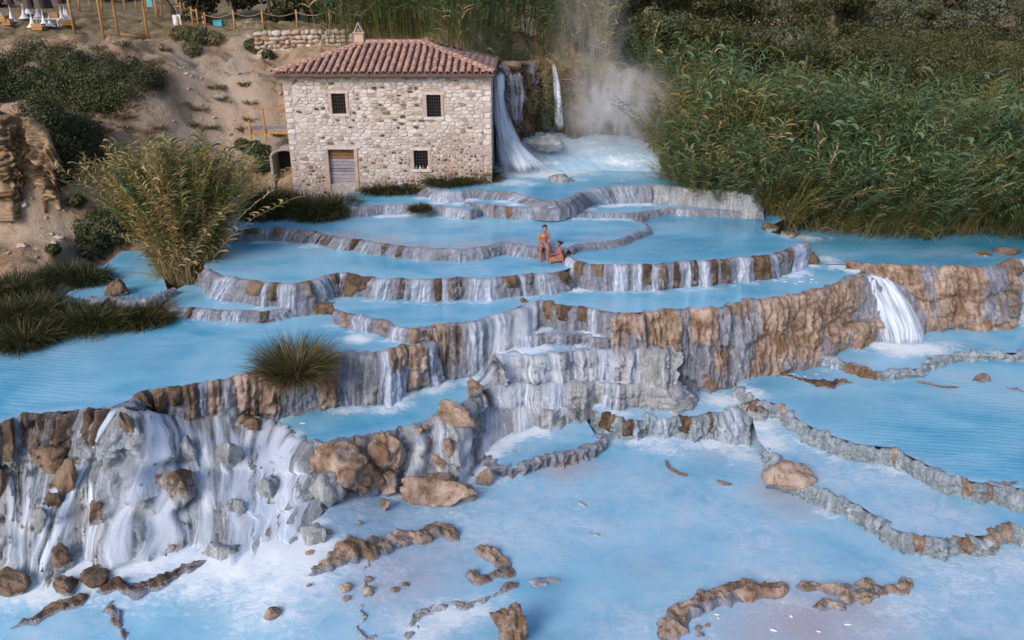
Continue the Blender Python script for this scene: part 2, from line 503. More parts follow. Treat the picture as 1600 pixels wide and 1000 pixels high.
plain('iron', (0.012, 0.011, 0.012), (0.03, 0.026, 0.025), 12, 0.6, 0.2)
plain('dark_glass', (0.006, 0.008, 0.014), (0.014, 0.018, 0.03), 3, 0.12, 0.02)
plain('tile', (0.25, 0.135, 0.11), (0.45, 0.29, 0.24), 5, 0.85, 0.4, (1, 1, 1), 0.45)
plain('tile_bed', (0.15, 0.085, 0.075), (0.24, 0.145, 0.13), 7, 0.9, 0.5)
plain('plaster', (0.40, 0.29, 0.24), (0.52, 0.40, 0.34), 4, 0.9, 0.3)
plain('gutter', (0.075, 0.045, 0.035), (0.13, 0.08, 0.06), 8, 0.6, 0.2)
plain('white_paint', (0.62, 0.62, 0.68), (0.76, 0.76, 0.82), 5, 0.5, 0.05)
plain('canopy_cloth', (0.075, 0.055, 0.05), (0.15, 0.115, 0.10), 5, 0.9, 0.5, (6, 6, 0.6))
plain('turquoise', (0.05, 0.36, 0.46), (0.09, 0.45, 0.55), 4, 0.5, 0.05)
plain('blue_paint', (0.06, 0.10, 0.22), (0.10, 0.15, 0.30), 4, 0.5, 0.05)
plain('rope', (0.30, 0.21, 0.12), (0.42, 0.30, 0.18), 20, 0.9, 0.3)
plain('concrete', (0.22, 0.19, 0.18), (0.34, 0.30, 0.29), 4, 0.9, 0.4)
plain('driftwood', (0.10, 0.06, 0.042), (0.24, 0.16, 0.125), 6, 0.8, 0.6, (1, 1, 1))
plain('pebble', (0.34, 0.28, 0.25), (0.52, 0.46, 0.43), 6, 0.7, 0.4)
plain('skin_tan', (0.30, 0.125, 0.075), (0.37, 0.16, 0.10), 4, 0.5, 0.05)
plain('skin_rose', (0.30, 0.12, 0.075), (0.37, 0.155, 0.10), 4, 0.5, 0.05)
plain('hair', (0.010, 0.008, 0.009), (0.022, 0.017, 0.016), 18, 0.5, 0.4)
plain('trunks_cloth', (0.16, 0.05, 0.14), (0.34, 0.28, 0.48), 22, 0.8, 0.2)
plain('bikini_cloth', (0.55, 0.03, 0.16), (0.68, 0.07, 0.25), 20, 0.7, 0.1)
plain('foam_white', (0.74, 0.78, 0.84), (0.84, 0.87, 0.92), 9, 0.7, 0.5)
plain('red_paint', (0.45, 0.05, 0.05), (0.55, 0.08, 0.07), 5, 0.5, 0.05)
# wall stones: white limestone, grey, brown and dark ones, each stone its own tone
m = NT('wall_stone')
a = m.attr('tone')
c = m.ramp(a, [(0.0, (0.055, 0.04, 0.038)), (0.10, (0.12, 0.07, 0.045)), (0.2, (0.30, 0.185, 0.12)), (0.34, (0.39, 0.305, 0.255)), (0.62, (0.50, 0.43, 0.395)), (1.0, (0.68, 0.635, 0.625))])
n = m.noise(m.pos(), 9, 7, 0.66)
c = m.mix(m.mr(n, 0.45, 0.66, 0, 0.5), c, m.mix(0.6, c, (0.36, 0.27, 0.21)))
m.set(Base_Color=c, Roughness=0.9, Normal=m.bump(n, 0.6, 0.03))
MAT['wall_stone'] = m.m
# ------------------------------------------------------------------ levels of the water (metres, bathers' pool = 0)
ZA, ZA2, ZB, ZC, ZD, ZH, ZL = 0.45, 0.20, 0.0, -0.75, -1.2, -2.75, -4.4
ZG, ZE, ZF, ZS = 1.30, 0.95, 0.85, 0.50
ZK, ZM, ZR1, ZR2 = -0.70, -3.15, -3.45, -3.95
ZN, ZQ = -3.75, -4.15

# pools: outline in photo pixels on their level; the far side runs on under the terrace above
POOLS = {
 'G': (ZG, [(660,290),(672,293),(700,300),(740,297),(760,299),(805,302),(835,311),(862,315),(889,309.5),(922,297),(960,292),(1015,290),(1060,293),(1110,297),(1165,302),(1195,300),(1130,262),(1040,240),(1000,225),(900,215),(830,220),(765,240),(740,262),(700,275)]),
 'E': (ZE, [(725,318),(745,319),(760,320),(778,323),(820,324.5),(859,321),(883,318),(895,311),(893,303),(862,300),(835,298),(805,292),(760,290),(735,296)]),
 'F': (ZF, [(535,322),(560,324),(599,321),(639,320),(674,321),(707,324),(732,329),(748,322),(745,300),(735,285),(690,282),(640,288),(575,294),(540,300)]),
 'S': (ZS, [(885,333),(900,331),(920,332),(960,333),(1000,332),(1048,325),(1084,327),(1150,329),(1192,331),(1200,318),(1165,310),(1060,300),(1015,298),(922,300),(895,306),(878,315)]),
 'A': (ZA, [(330,352),(347,359),(383,359),(428,357.5),(461,360),(497,363),(507,368),(524,371),(557,374),(596,381),(635,386),(680,389),(725,389),(760,385),(790,380),(835,386),(865,386.5),(889,389),(901,383),(928,380),(958,377),(982,369.5),(1000,362),(1012,357.5),(1006,351),(990,345),(985,338),(960,330),(900,322),(860,318),(760,320),(700,320),(600,315),(540,312),(450,310),(400,300),(330,320)]),
 'A2': (ZA2, [(886,391),(889,398),(904,410),(922,413),(946,414),(985,413),(1024,414),(1060,410),(1108,408),(1144,404),(1174,401.5),(1202,399),(1229,391),(1247,383),(1257,376),(1236,372),(1214,366),(1200,361),(1196,354),(1214,348),(1230,340),(1195,326),(1150,324),(1048,322),(975,325),(975,345),(990,352),(960,370),(920,374),(888,380)]),
 'B': (ZB, [(318,418),(332,425),(339,428),(352,433),(377,437.5),(425,443),(458,444),(482,440),(512,431),(530,428),(539,428),(584,435),(620,437),(680,437),(725,434.5),(760,437),(784,434.5),(808,431),(832,429),(862,428),(880,423),(900,415),(903,398),(880,383),(835,380),(790,376),(725,385),(635,382),(557,372),(500,364),(430,355),(345,353),(325,385)]),
 'C': (ZC, [(524,485),(548,492),(590,500),(614,509),(638,515),(659,513.5),(696,506),(724,505),(760,497),(790,488),(820,475),(844,470.5),(862,473),(889,480.5),(922,482),(940,485),(964,489),(1006,488),(1030,485.5),(1075,483.5),(1120,482),(1162,470.5),(1200,467),(1229,463),(1280,451),(1310,441),(1328,433),(1345,425),(1345,405),(1290,390),(1262,385),(1200,420),(1110,430),(985,440),(904,435),(880,425),(860,425),(760,450),(640,448),(580,447),(560,455),(520,475)]),
 'D2': (-0.86, [(470,474),(500,476),(540,474),(570,469),(584,462),(584,445),(530,438),(480,450),(466,462)]),
 'D1': (-0.85, [(262,476),(277,482),(299,483),(338,485),(389,487),(410,488.5),(436,485),(452,478),(470,465),(425,458),(340,432),(300,440),(270,455)]),
 'D': (ZD, [(-120,676),(-60,672),(0,664),(17,656),(36,649),(120,641),(172,637),(211,622),(232,612),(280,606),(311,598),(347,595),(380,587),(414,579),(450,570),(514,557),(542,550),(570,551.5),(604,550),(630,541),(661,537),(672,530),(668,512),(640,505),(590,492),(530,478),(470,470),(440,476),(410,470),(300,468),(265,465),(215,415),(140,415),(60,470),(-60,520),(-150,560)]),
 'D0': (-0.62, [(100,462),(150,470),(178,462),(200,470),(240,462),(262,455),(250,415),(225,392),(190,392),(150,425)]),
 'H': (ZH, [(408,651),(428,660),(450,680),(472,691),(500,693.5),(537,687.5),(573,683.5),(618,673.5),(632,668.5),(674,654.5),(724,637.5),(733,620),(740,603),(752,590),(745,560),(690,560),(640,580),(560,600),(480,625)]),
 'K': (ZK, [(1240,392),(1262,404),(1290,413),(1330,413),(1345,421),(1390,419),(1460,420),(1560,419),(1580,412),(1600,405),(1660,405),(1760,408),(1760,355),(1600,352),(1440,352),(1300,345),(1240,335),(1205,345),(1205,360),(1240,375)]),
 'M': (ZM, [(1272,556),(1277,558),(1313,563),(1342,573),(1363,580),(1399,580),(1439,575),(1457,562),(1486,554),(1579,551),(1640,553),(1760,560),(1760,470),(1570,480),(1450,480),(1340,490),(1290,530)]),
 'R1': (ZR1, [(1150,600),(1165,615),(1180,626),(1205,629),(1226,636),(1252,659),(1284,675),(1309,684),(1345,695),(1392,699),(1428,716),(1464,734),(1500,749),(1547,757),(1600,764),(1700,780),(1760,790),(1760,540),(1570,545),(1400,560),(1270,548),(1180,580)]),
 'R2': (ZR2, [(1185,690),(1212,717),(1235,738),(1259,757),(1295,771),(1342,789),(1370,807),(1392,825),(1439,840),(1470,846),(1500,840),(1543,836),(1558,820),(1600,828),(1700,840),(1760,850),(1760,765),(1600,755),(1460,725),(1345,690),(1250,650),(1190,625),(1175,655)]),
 'N': (ZN, [(925,640),(942,648),(978,659),(1008,656),(1065,653),(1110,647),(1160,640),(1185,622),(1170,585),(1100,600),(1020,605),(930,622)]),
 'Q': (ZQ, [(752,700),(765,722),(800,733),(823,728),(840,719),(870,713),(900,707),(927,698),(939,690),(930,680),(915,655),(850,645),(780,660),(755,680)]),
 'L': (ZL, [(-320,1180),(1920,1180),(1920,780),(1700,820),(1500,815),(1340,770),(1200,690),(1160,640),(1050,645),(950,640),(850,680),(760,690),(640,735),(520,740),(300,800),(100,830),(-320,840)]),
}
POLYW = {k: P([q[0] for q in v[1]], [q[1] for q in v[1]], v[0])[:, :2] for k, v in POOLS.items()}

# the lowest water climbs as rapids towards the foot of the left cascade
_CB = P([-320,-120,0,120,211,320,430,500], [905,893,882,868,858,851,845,822], -3.6)[:, :2]
def low_rise(x, y):
    d = seg_dist(_CB, np.asarray(x, float), np.asarray(y, float))
    return 0.85 * sstep(-1.2, -5.2, x) * sstep(4.6, 0.0, d)
def lvl(px, py, z):
    p = P(px, py, z)
    if abs(z - ZL) < 1e-6:
        for _ in range(10):
            p = P(px, py, ZL + low_rise(p[..., 0], p[..., 1]))
    return p

# ------------------------------------------------------------------ ground: one sheet to the horizon
CTRL = []
def cp(px, py, z): CTRL.append(P(px, py, z))
for q in [(-150,520,-.9),(0,500,-.9),(60,470,-.8),(0,430,-.4),(120,425,-.55),(130,395,-.3),(60,370,.3),(0,330,1.2),(100,325,1.1),(150,300,1.5),(200,340,.9),(225,392,-.4),(330,335,.5),
          (330,300,1.1),(400,290,1.25),(445,285,1.3),(150,255,2.4),(250,230,2.6),(340,215,2.7),(430,230,2.3),(80,255,2.3),
          (0,165,5.3),(70,170,5.2),(130,150,5.4),(240,130,5.5),(140,78,6.9),(60,76,6.9),(0,72,6.9),(230,66,7.1),(-200,76,6.9),(-200,170,5.2),(-200,330,1.2),(-250,460,-.6),
          (0,45,7.7),(160,45,7.6),(230,55,7.3),(330,47,7.5),(400,47,7.55),(300,100,6.0),(300,150,4.7),(300,185,3.6),(400,150,4.6),(400,105,5.8),(380,200,3.1),(440,95,6.0),
          (500,60,7.2),(560,50,7.5)]: cp(*q)
for x, y, z in [(-60,60,8.0),(-30,75,8.3),(-10,75,8.4),(-60,30,3.5),(-60,40,6.5),(-45,20,0),(-40,5,-5),(0,5,-5.4),(40,5,-5.4),(-20,12,-5.2),(20,12,-5.2),(0,17,-5.2),(10,22,-5.0),(18,24,-4.8),(0,22,-4.4),(-10,20,-3.6),
                (0,27,-2.4),(10,29,-2.4),(-8,27,-1.7),(-14,25,-2.0),(-4,31,-.6),(5,32,-.9),(10,33,-.8),(18,33,-2.2),(24,33,-2.6),(-8,34,-.2),(0,36,0),
                (-1,40,.4),(2,41,.6),(5,39,.5),(-6,38,1.2),(-9,46,4.6),(-5,46,6.2),(0,45.8,6.2),(3,46.5,5.8),(5,45.5,4.4),(7,43,2.6),(9,40,1.3),(11.5,38.5,.6),(14,36.8,-.2),(18,36.6,-.35),(22,37,-.35),(30,37,-.4),
                (10,48,2.5),(18,48,1.2),(26,48,.8),(40,46,.6),(0,56,7.0),(10,58,4.0),(22,60,2.4),(40,60,2.0),(-10,56,7.4),(20,80,4.6),(45,80,4.4),(0,80,7.5),
                (45,30,-3),(40,20,-5),(-60,110,11),(0,110,9.5),(60,110,6.6),(100,60,5),(-110,60,9),(-110,20,2),(100,20,-4),(60,-20,-6),(-60,-20,-5),(0,-20,-6)]:
    CTRL.append(np.array([x, y, z], float))
CTRL = np.array(CTRL)
def _tps(r): return np.where(r > 1e-9, r * r * np.log(np.maximum(r, 1e-9)), 0.0)
_A = _tps(np.linalg.norm(CTRL[:, None, :2] - CTRL[None, :, :2], axis=-1)) + np.eye(len(CTRL)) * 0.6
_Pm = np.c_[np.ones(len(CTRL)), CTRL[:, :2]]
_W = np.linalg.solve(np.block([[_A, _Pm], [_Pm.T, np.zeros((3, 3))]]), np.r_[CTRL[:, 2], 0, 0, 0])
def ground_z(x, y, rough=True):
    x, y = np.asarray(x, float), np.asarray(y, float)
    sh = x.shape
    xf, yf = x.ravel(), y.ravel()
    xc, yc = np.clip(xf, -100, 100), np.clip(yf, -20, 110)
    z = np.empty(len(xf))
    for i in range(0, len(xf), 8000):
        r = np.hypot(xc[i:i+8000, None] - CTRL[:, 0], yc[i:i+8000, None] - CTRL[:, 1])
        z[i:i+8000] = _tps(r) @ _W[:-3] + _W[-3] + _W[-2] * xc[i:i+8000] + _W[-1] * yc[i:i+8000]
    z = z + 0.20 * np.maximum(yf - 110, 0) + 0.03 * np.maximum(np.abs(xf) - 100, 0)
    if rough:
        pp = np.stack([xf, yf, z * 0.5], -1)
        near = sstep(90, 40, yf)
        z = z + near * (0.40 * fbm(pp * 0.6, 4) + 0.16 * fbm(pp * 2.1 + 9, 4) - 0.55 * np.maximum(0.35 - np.abs(fbm(pp * [.55, .3, .4] + 4, 3)), 0) * sstep(-0.5, 2.0, z)) + (1 - near) * 0.8 * fbm(pp * 0.06, 3)
    for k, (zl, _) in POOLS.items():
        pw = POLYW[k]
        lo, hi = pw.min(0) - 1, pw.max(0) + 1
        near = (xf > lo[0]) & (xf < hi[0]) & (yf > lo[1]) & (yf < hi[1]) & (z > zl - 0.35)
        ix = np.nonzero(near)[0]
        if len(ix):
            d = seg_dist(np.vstack([pw, pw[:1]]), xf[ix], yf[ix])
            ins = inside(pw, xf[ix], yf[ix])
            lim = np.where(ins, zl - 0.35, zl - 0.35 + np.maximum(d - 0.25, 0) * 4)
            z[ix] = np.minimum(z[ix], lim)
    return z.reshape(sh)
def axis(a, b, c, d, st, far):
    left = a - np.cumsum(np.geomspace(st, far, 46))[::-1]
    right = b + np.cumsum(np.geomspace(st, far, 46))
    return np.r_[left, np.arange(a, b, st), right]
gx = axis(-30, 30, 0, 0, 0.26, 60)
gy = np.r_[-30, -10, 0, np.arange(6, 60, 0.26), 60 + np.cumsum(np.geomspace(0.3, 60, 60))]
GXm, GYm = np.meshgrid(gx, gy, indexing='ij')
GZ = ground_z(GXm, GYm)
def on_path():
    d = np.full(GXm.shape, 1e9)
    for line in [[(395,42,7.55),(385,62,7.0),(375,85,6.4),(350,110,5.8),(385,140,4.9),(400,170,4.0),(370,190,3.3),(330,210,2.8)],
                 [(300,90,6.2),(295,120,5.5),(310,150,4.7)], [(250,22,7.9),(340,32,7.7),(400,40,7.6),(450,44,7.5)],
                 [(250,225,2.6),(340,215,2.7),(420,225,2.4)], [(10,330,1.2),(60,345,.8),(110,370,.2)]]:
        w = np.array([P(*q) for q in line])[:, :2]
        d = np.minimum(d, seg_dist(w, GXm, GYm))
    return sstep(1.5, 0.3, d)
GPATH = on_path()
GGRASS = sstep(44.5, 50, GYm) * sstep(6.9, 7.3, GZ) * 0.80 + sstep(70, 95, GYm) * 0.5 + 0.35 * sstep(30, 34, GXm)
obj('ground', np.stack([GXm, GYm, GZ], -1).reshape(-1, 3), grid_faces(len(gx), len(gy))[:, ::-1], MAT['earth'],
    attrs={'path': GPATH, 'grass': np.clip(GGRASS, 0, 1)}, kind='structure')
def ground_fast(x, y):
    x, y = np.asarray(x, float), np.asarray(y, float)
    i = np.clip(np.searchsorted(gx, x) - 1, 0, len(gx) - 2); j = np.clip(np.searchsorted(gy, y) - 1, 0, len(gy) - 2)
    a = np.clip((x - gx[i]) / (gx[i + 1] - gx[i]), 0, 1); b = np.clip((y - gy[j]) / (gy[j + 1] - gy[j]), 0, 1)
    return (GZ[i, j] * (1 - a) + GZ[i + 1, j] * a) * (1 - b) + (GZ[i, j + 1] * (1 - a) + GZ[i + 1, j + 1] * a) * b
def GP(px, py, t0=20.0):
    """where the sight line of a photo pixel meets the ground"""
    px, py = np.broadcast_arrays(np.asarray(px, float), np.asarray(py, float))
    d = ray(px.ravel(), py.ravel())
    t = np.full(len(d), np.nan)
    prev = np.full(len(d), t0)
    for tt in np.r_[np.arange(t0, 70, 0.5), np.geomspace(70, 260, 40)]:
        p = np.array([0, 0, CZ]) + d * tt
        hit = np.isnan(t) & (p[:, 2] < ground_fast(p[:, 0], p[:, 1]))
        t[hit] = tt - 0.25
    t = np.where(np.isnan(t), 200, t)
    p = np.array([0, 0, CZ]) + d * t[:, None]
    p[:, 2] = ground_fast(p[:, 0], p[:, 1])
    return p.reshape(px.shape + (3,))

# ------------------------------------------------------------------ travertine terraces
FOAM = []                                # x, y, level, radius, strength
class Terrace:
    def __init__(self, label, pts, zt, zb, amp=(0.10, 0.05, 0.03), step=0.05, nprof=24, mat='travertine', dry=0.05, dry_noise=0.0,
                 lip=0.03, ledge=0.0, nledge=3, inner=0.3, name='travertine_terrace', cat='rock terrace', strata=0.0, iso=False, wavy=1.0, drymap=(), seed=None, crest=0.0):
        pts = [tuple(q) + (q[0],) * (4 - len(q)) for q in pts]         # x, y top, y bottom, x bottom
        n = len(pts)
        zt = np.broadcast_to(np.asarray(zt, float), (n,)); zb = np.broadcast_to(np.asarray(zb, float), (n,))
        rows = np.c_[np.array(pts, float), zt, zb]
        d = catmull(rows, 30)
        T = P(d[:, 0], d[:, 1], d[:, 4])
        s = np.r_[0, np.cumsum(np.linalg.norm(np.diff(T[:, :2], axis=0), axis=1))]
        L = s[-1]
        N = max(int(L / step), 12) + 1
        u = np.linspace(0, L, N)
        d = np.stack([np.interp(u, s, d[:, k]) for k in range(6)], -1)
        self.px, self.yt, self.yb = d[:, 0], d[:, 1], d[:, 2]
        T, B = P(d[:, 0], d[:, 1], d[:, 4]), P(d[:, 3], d[:, 2], d[:, 5])
        T0 = T
        k = 9
        pad = np.vstack([T[:1]] * k + [T] + [T[-1:]] * k)
        sm = np.stack([np.convolve(pad[:, c], np.ones(2 * k + 1) / (2 * k + 1), 'valid') for c in (0, 1)], -1)
        tan = np.gradient(sm, axis=0)
        tan /= np.linalg.norm(tan, axis=1)[:, None] + 1e-9
        nrm = np.stack([tan[:, 1], -tan[:, 0], np.zeros(N)], -1)
        D = ((B - T) * nrm).sum(1)
        lat = (B - T)[:, :2] - D[:, None] * nrm[:, :2]
        D = np.maximum(D, 0.04)
        h = np.maximum(d[:, 4] - d[:, 5], 0.05)
        seed = (len(label) * 13 + int(abs(pts[0][0]))) % 97 if seed is None else seed
        # the crest wanders: scallops and small chips
        wav = wavy * (0.085 * fbm(np.stack([u * 1.5, u * 0 + .3, u * 0 + seed], -1), 2) + 0.05 * fbm(np.stack([u * 5.5, u * 0 + .7, u * 0 + seed], -1), 3))
        T = T + nrm * wav[:, None]; B = B + nrm * wav[:, None] * .6
        D = np.maximum(((B - T) * nrm).sum(1), 0.04)
        sv = np.linspace(0, 1, nprof)
        U, S = np.meshgrid(u, sv, indexing='ij')
        r = np.minimum(0.13, h * 0.35)[:, None]
        c = np.clip(S * h[:, None] / r, 0, 1)
        out = np.maximum(D[:, None] - r, 0.02) * S ** 0.9 + r * np.sqrt(np.maximum(1 - (1 - c) ** 2, 0))
        hs = np.minimum(h, 1.2)[:, None]
        env = 0.35 + 0.65 * sstep(0, 0.25, S)
        q = np.stack([U, S * h[:, None], np.full_like(U, seed)], -1)
        f1 = fbm(q * ([0.7, 1.3, 1] if iso else [1.1, 0.45, 1]), 3)
        f2 = fbm(q * [4.5, 0.7, 1] + 5, 3)
        f2 = 1 - np.abs(f2) * 2.2                                       # rounded drapery columns
        f3 = 1.5 * fbm(q * [7, 6, 1] + 11, 5, 2.1, .6)
        disp = env * np.sqrt(hs) * (amp[0] * f1 + amp[1] * f2) + amp[2] * f3 * env
        if ledge:
            ph = S * nledge + 0.35 * fbm(q * [0.9, 0.15, 1] + 31, 2)
            saw = ph - np.floor(ph)
            disp = disp + ledge * (sstep(0.0, 0.30, saw) * sstep(1.0, 0.86, saw) - 0.5) * sstep(0, .12, S)
        if strata:
            zz = (S * h[:, None]) + 0.25 * fbm(q * 0.6 + 3, 2)
            disp = disp + strata * (fbm(np.stack([U * 0.25, zz * 3.2, U * 0 + seed], -1), 3) + 0.7 * np.sin(zz * 2.6 + 1.0))
        zt_ = (d[:, 4] + lip + (crest + .025) * fbm(np.stack([u * 2.1, u * 0, u * 0 + seed], -1), 4) + crest * .7 * fbm(np.stack([u * .55, u * 0 + 4, u * 0 + seed], -1), 2))[:, None]
        z = zt_ - (zt_ - d[:, 5][:, None]) * S + 0.02 * f3 * env
        lat_s = lat[:, None, :] * S[..., None]
        xy = T[:, None, :2] + nrm[:, None, :2] * (out + disp)[..., None] + lat_s
        G = np.concatenate([xy, z[..., None]], -1)
        # inner lip (under the water of the pool) and foot (under the water below)
        in_off = np.array([-inner, -0.45 * inner, -0.2 * inner])
        in_z = np.array([-0.30, -0.05, 0.0])
        wob = (0.05 + crest * .9) * fbm(np.stack([u * 3.3, u * 0 + 3, u * 0 + seed], -1), 4)
        I = np.concatenate([np.stack([T[:, 0] + nrm[:, 0] * (o + wob), T[:, 1] + nrm[:, 1] * (o + wob), zt_[:, 0] + dz + 0.3 * wob * (dz == 0)], -1)[:, None] for o, dz in zip(in_off, in_z)], 1)
        Ft = G[:, -1:].copy(); Ft[..., 2] -= 0.45; Ft[..., :2] += nrm[:, None, :2] * 0.06
        full = np.concatenate([I, G, Ft], 1)
        K = full.shape[1]
        dryv = np.full((N, nprof), dry) + dry_noise * fbm(q * [0.8, 0.35, 1] + 41, 3)
        for (x0, x1, s0, s1, val) in drymap:
            m_ = sstep(x0 - 4, x0 + 4, self.px) * sstep(x1 + 4, x1 - 4, self.px)
            dryv = np.maximum(dryv, (m_[:, None] * sstep(s0 - .05, s0 + .05, S) * sstep(s1 + .05, s1 - .05, S)) * val)
        dryf = np.concatenate([dryv[:, :1]] * 3 + [dryv, dryv[:, -1:] * 0], 1)
        uvw = np.concatenate([np.stack([U[:, :1].repeat(3, 1), np.array([-.4, -.2, -.1])[None].repeat(N, 0), np.full((N, 3), seed)], -1), q,
                              q[:, -1:] + [0, .4, 0]], 1)
        c = (T.mean(0) + B.mean(0)) / 2
        i0 = N // 2
        self.root = thing(name, label, cat, (full[i0, -1, 0], full[i0, -1, 1], d[i0, 5]))
        self.face = obj('rock_face', full.reshape(-1, 3), grid_faces(N, K)[:, ::-1], MAT[mat], self.root,
                        attrs={'dry': dryf}, vattrs={'uvw': uvw})
        self.G, self.I, self.q, self.S, self.nrm, self.N, self.nprof, self.mat, self.seed = G, I, q, S, nrm, N, nprof, mat, seed
        self.T, self.B, self.zb, self.u = T, B, d[:, 5], u
        Gs = G.copy()
        for _ in range(10):
            Gs[1:-1] = (Gs[:-2] + 2 * Gs[1:-1] + Gs[2:]) / 4
            Gs[:, 1:-1] = (Gs[:, :-2] + 2 * Gs[:, 1:-1] + Gs[:, 2:]) / 4
        self.Gs = Gs
    def idx(self, x): return int(np.argmin(np.abs(self.px - x)))
    def at(self, px, py):
        i = self.idx(px)
        s = np.clip((py - self.yt[i]) / (self.yb[i] - self.yt[i]), 0, 1)
        return self.G[i, int(round(s * (self.nprof - 1)))].copy()
    def stone(self, x0, x1, s0=0.0, s1=1.0, off=0.08, lift=0.04, label=None, mat='travertine', dry=0.95):
        """a dry stone standing in the rim"""
        a, b = sorted((self.idx(x0), self.idx(x1)))
        if b - a < 4: a, b = max(a - 2, 0), min(b + 3, self.N - 1)
        j0, j1 = int(s0 * (self.nprof - 1)), int(round(s1 * (self.nprof - 1)))
        g = self.G[a:b + 1, j0:j1 + 1].copy()
        q = self.q[a:b + 1, j0:j1 + 1]
        if s0 == 0:                          # the top of the stone, back into the pool
            g = np.concatenate([self.I[a:b + 1, 1:], g], 1)
            q = np.concatenate([q[:, :1] - [0, .1, 0], q[:, :1] - [0, .05, 0], q], 1)
        n, k = g.shape[:2]
        vv = np.linspace(0, 1, k)
        nz = fbm(np.stack([vv * 2.6, vv * 0 + a * .37, vv * 0 + self.seed], -1), 2)
        nz2 = fbm(np.stack([vv * 3.1, vv * 0 + a * .53, vv * 0 + self.seed + 9], -1), 2)
        ph = math.sin(a * 1.7) * .5 + .5
        wid = np.clip(1.0 - (.10 + .45 * ph) * vv + .30 * nz, .25, 1.1)
        uu_ = (np.linspace(-1, 1, n)[:, None] + .35 * nz2[None] * vv[None]) / wid[None]
        eu = np.clip(1 - np.abs(uu_) ** 3, 0, 1)
        endv = 1 - .55 * (math.sin(a * 3.1) * .5 + .5) ** 2 * (s1 > .9)
        dry = dry * (.62 + .38 * (math.sin(a * 5.3) * .5 + .5))
        ev = np.clip(1 - np.abs(np.clip(vv / endv * 2 - 1, -1, None))[None] ** 6, 0, 1)
        e = np.sqrt(np.clip(eu, 0, 1)) * np.sqrt(np.clip(ev, 0, 1))
        rn = 0.9 * fbm(q * [3.2, 2.6, 1] + 77, 4)
        o = (off * (1 + rn)) * e - 0.03 * (1 - e)
        g[..., :2] += self.nrm[a:b + 1, None, :2] * o[..., None]
        top = np.zeros((n, k)); kt = max(int(k * 0.3), 2)
        top[:, :kt] = 1
        g[..., 2] += lift * e * top * (1 + rn)
        st = obj('stone', g.reshape(-1, 3), grid_faces(n, k)[:, ::-1], MAT[mat], self.root, attrs={'dry': np.full(n * k, dry)}, vattrs={'uvw': q})
        if label: st['label'] = label
        return st
    def veil(self, x0, x1, s0=0.0, s1=1.0, off=0.035, mat='veil_water', strength=0.75, drift=0.0, widen=0.0, foam=0.5, fr=0.35, name='water_veil', soft=False, wander=0.0):
        """water running over the face; it may drift sideways (pixels) and widen as it falls"""
        ns = self.nprof
        j0, j1 = int(s0 * (ns - 1)), int(round(s1 * (ns - 1)))
        js = np.arange(j0, j1 + 1)
        fr_ = (js - j0) / max(j1 - j0, 1)
        nu = max(int((x1 - x0) / 1.6), 6)
        cols = []
        w = np.linspace(0, 1, nu)
        for j, f in zip(js, fr_):
            xs = x0 + (x1 - x0) * w + drift * f + widen * f * (w - 0.5) * 2 + wander * math.sin(f * 5.5 + x0) * f ** .5
            fi = np.interp(xs, self.px, np.arange(self.N)) if self.px[-1] > self.px[0] else np.interp(-xs, -self.px, np.arange(self.N))
            i = np.clip(fi.astype(int), 0, self.N - 2); t = (fi - i)[:, None]
            g_ = self.Gs if soft else self.G
            v = g_[i, j] * (1 - t) + g_[i + 1, j] * t
            nn = self.nrm[i]
            edge = np.clip(1 - np.abs(w * 2 - 1) ** 3, 0, 1)
            v = v + nn * ((off + 0.05 * f) * (0.4 + edge))[:, None]
            cols.append(v)
        g = np.stack(cols, 1)
        if s0 == 0:                          # bends over the lip
            fi = np.clip(np.interp(x0 + (x1 - x0) * w, self.px, np.arange(self.N)).astype(int), 0, self.N - 1)
            lip1, lip2 = self.I[fi, 2] + [0, 0, 0.02], self.I[fi, 1] + [0, 0, 0.045]
            g = np.concatenate([lip2[:, None], lip1[:, None], g], 1)
            fr_ = np.r_[-0.1, -0.05, fr_]
        n, k = g.shape[:2]
        fl = strength * np.clip(1 - np.abs(np.linspace(-1, 1, n))[:, None] ** (2 if soft else 4), 0, 1) * np.ones((1, k))
        if soft: fl = fl * (sstep(-.02, .12, np.asarray(fr_))[None] if s0 else 1) * (1 - .35 * sstep(.8, 1.0, np.asarray(fr_))[None])
        fl -= .55 * (np.abs(np.linspace(-1, 1, n))[:, None] ** 6)
        if s0 == 0:
            fl[:, 0] *= 0.15; fl[:, 1] *= 0.6
        uu = np.linspace(0, (x1 - x0) / 40.0, n)[:, None] * np.ones((1, k)) + self.seed
        vv = np.ones((n, 1)) * (np.asarray(fr_)[None] * float(np.linalg.norm(g[n // 2, -1] - g[n // 2, 0])))
        o = obj(name, g.reshape(-1, 3), grid_faces(n, k)[:, ::-1], MAT[mat], self.root, attrs={'flow': fl}, vattrs={'uvw': np.stack([uu, vv, uu * 0 + self.seed], -1)})
        if foam:
            for t in np.linspace(0.1, 0.9, max(int((x1 - x0 + 2 * widen) / 14), 2)):
                b = g[int(t * (n - 1)), -1]
                FOAM.append((b[0], b[1] - 0.15, b[2], fr, foam))
        return o

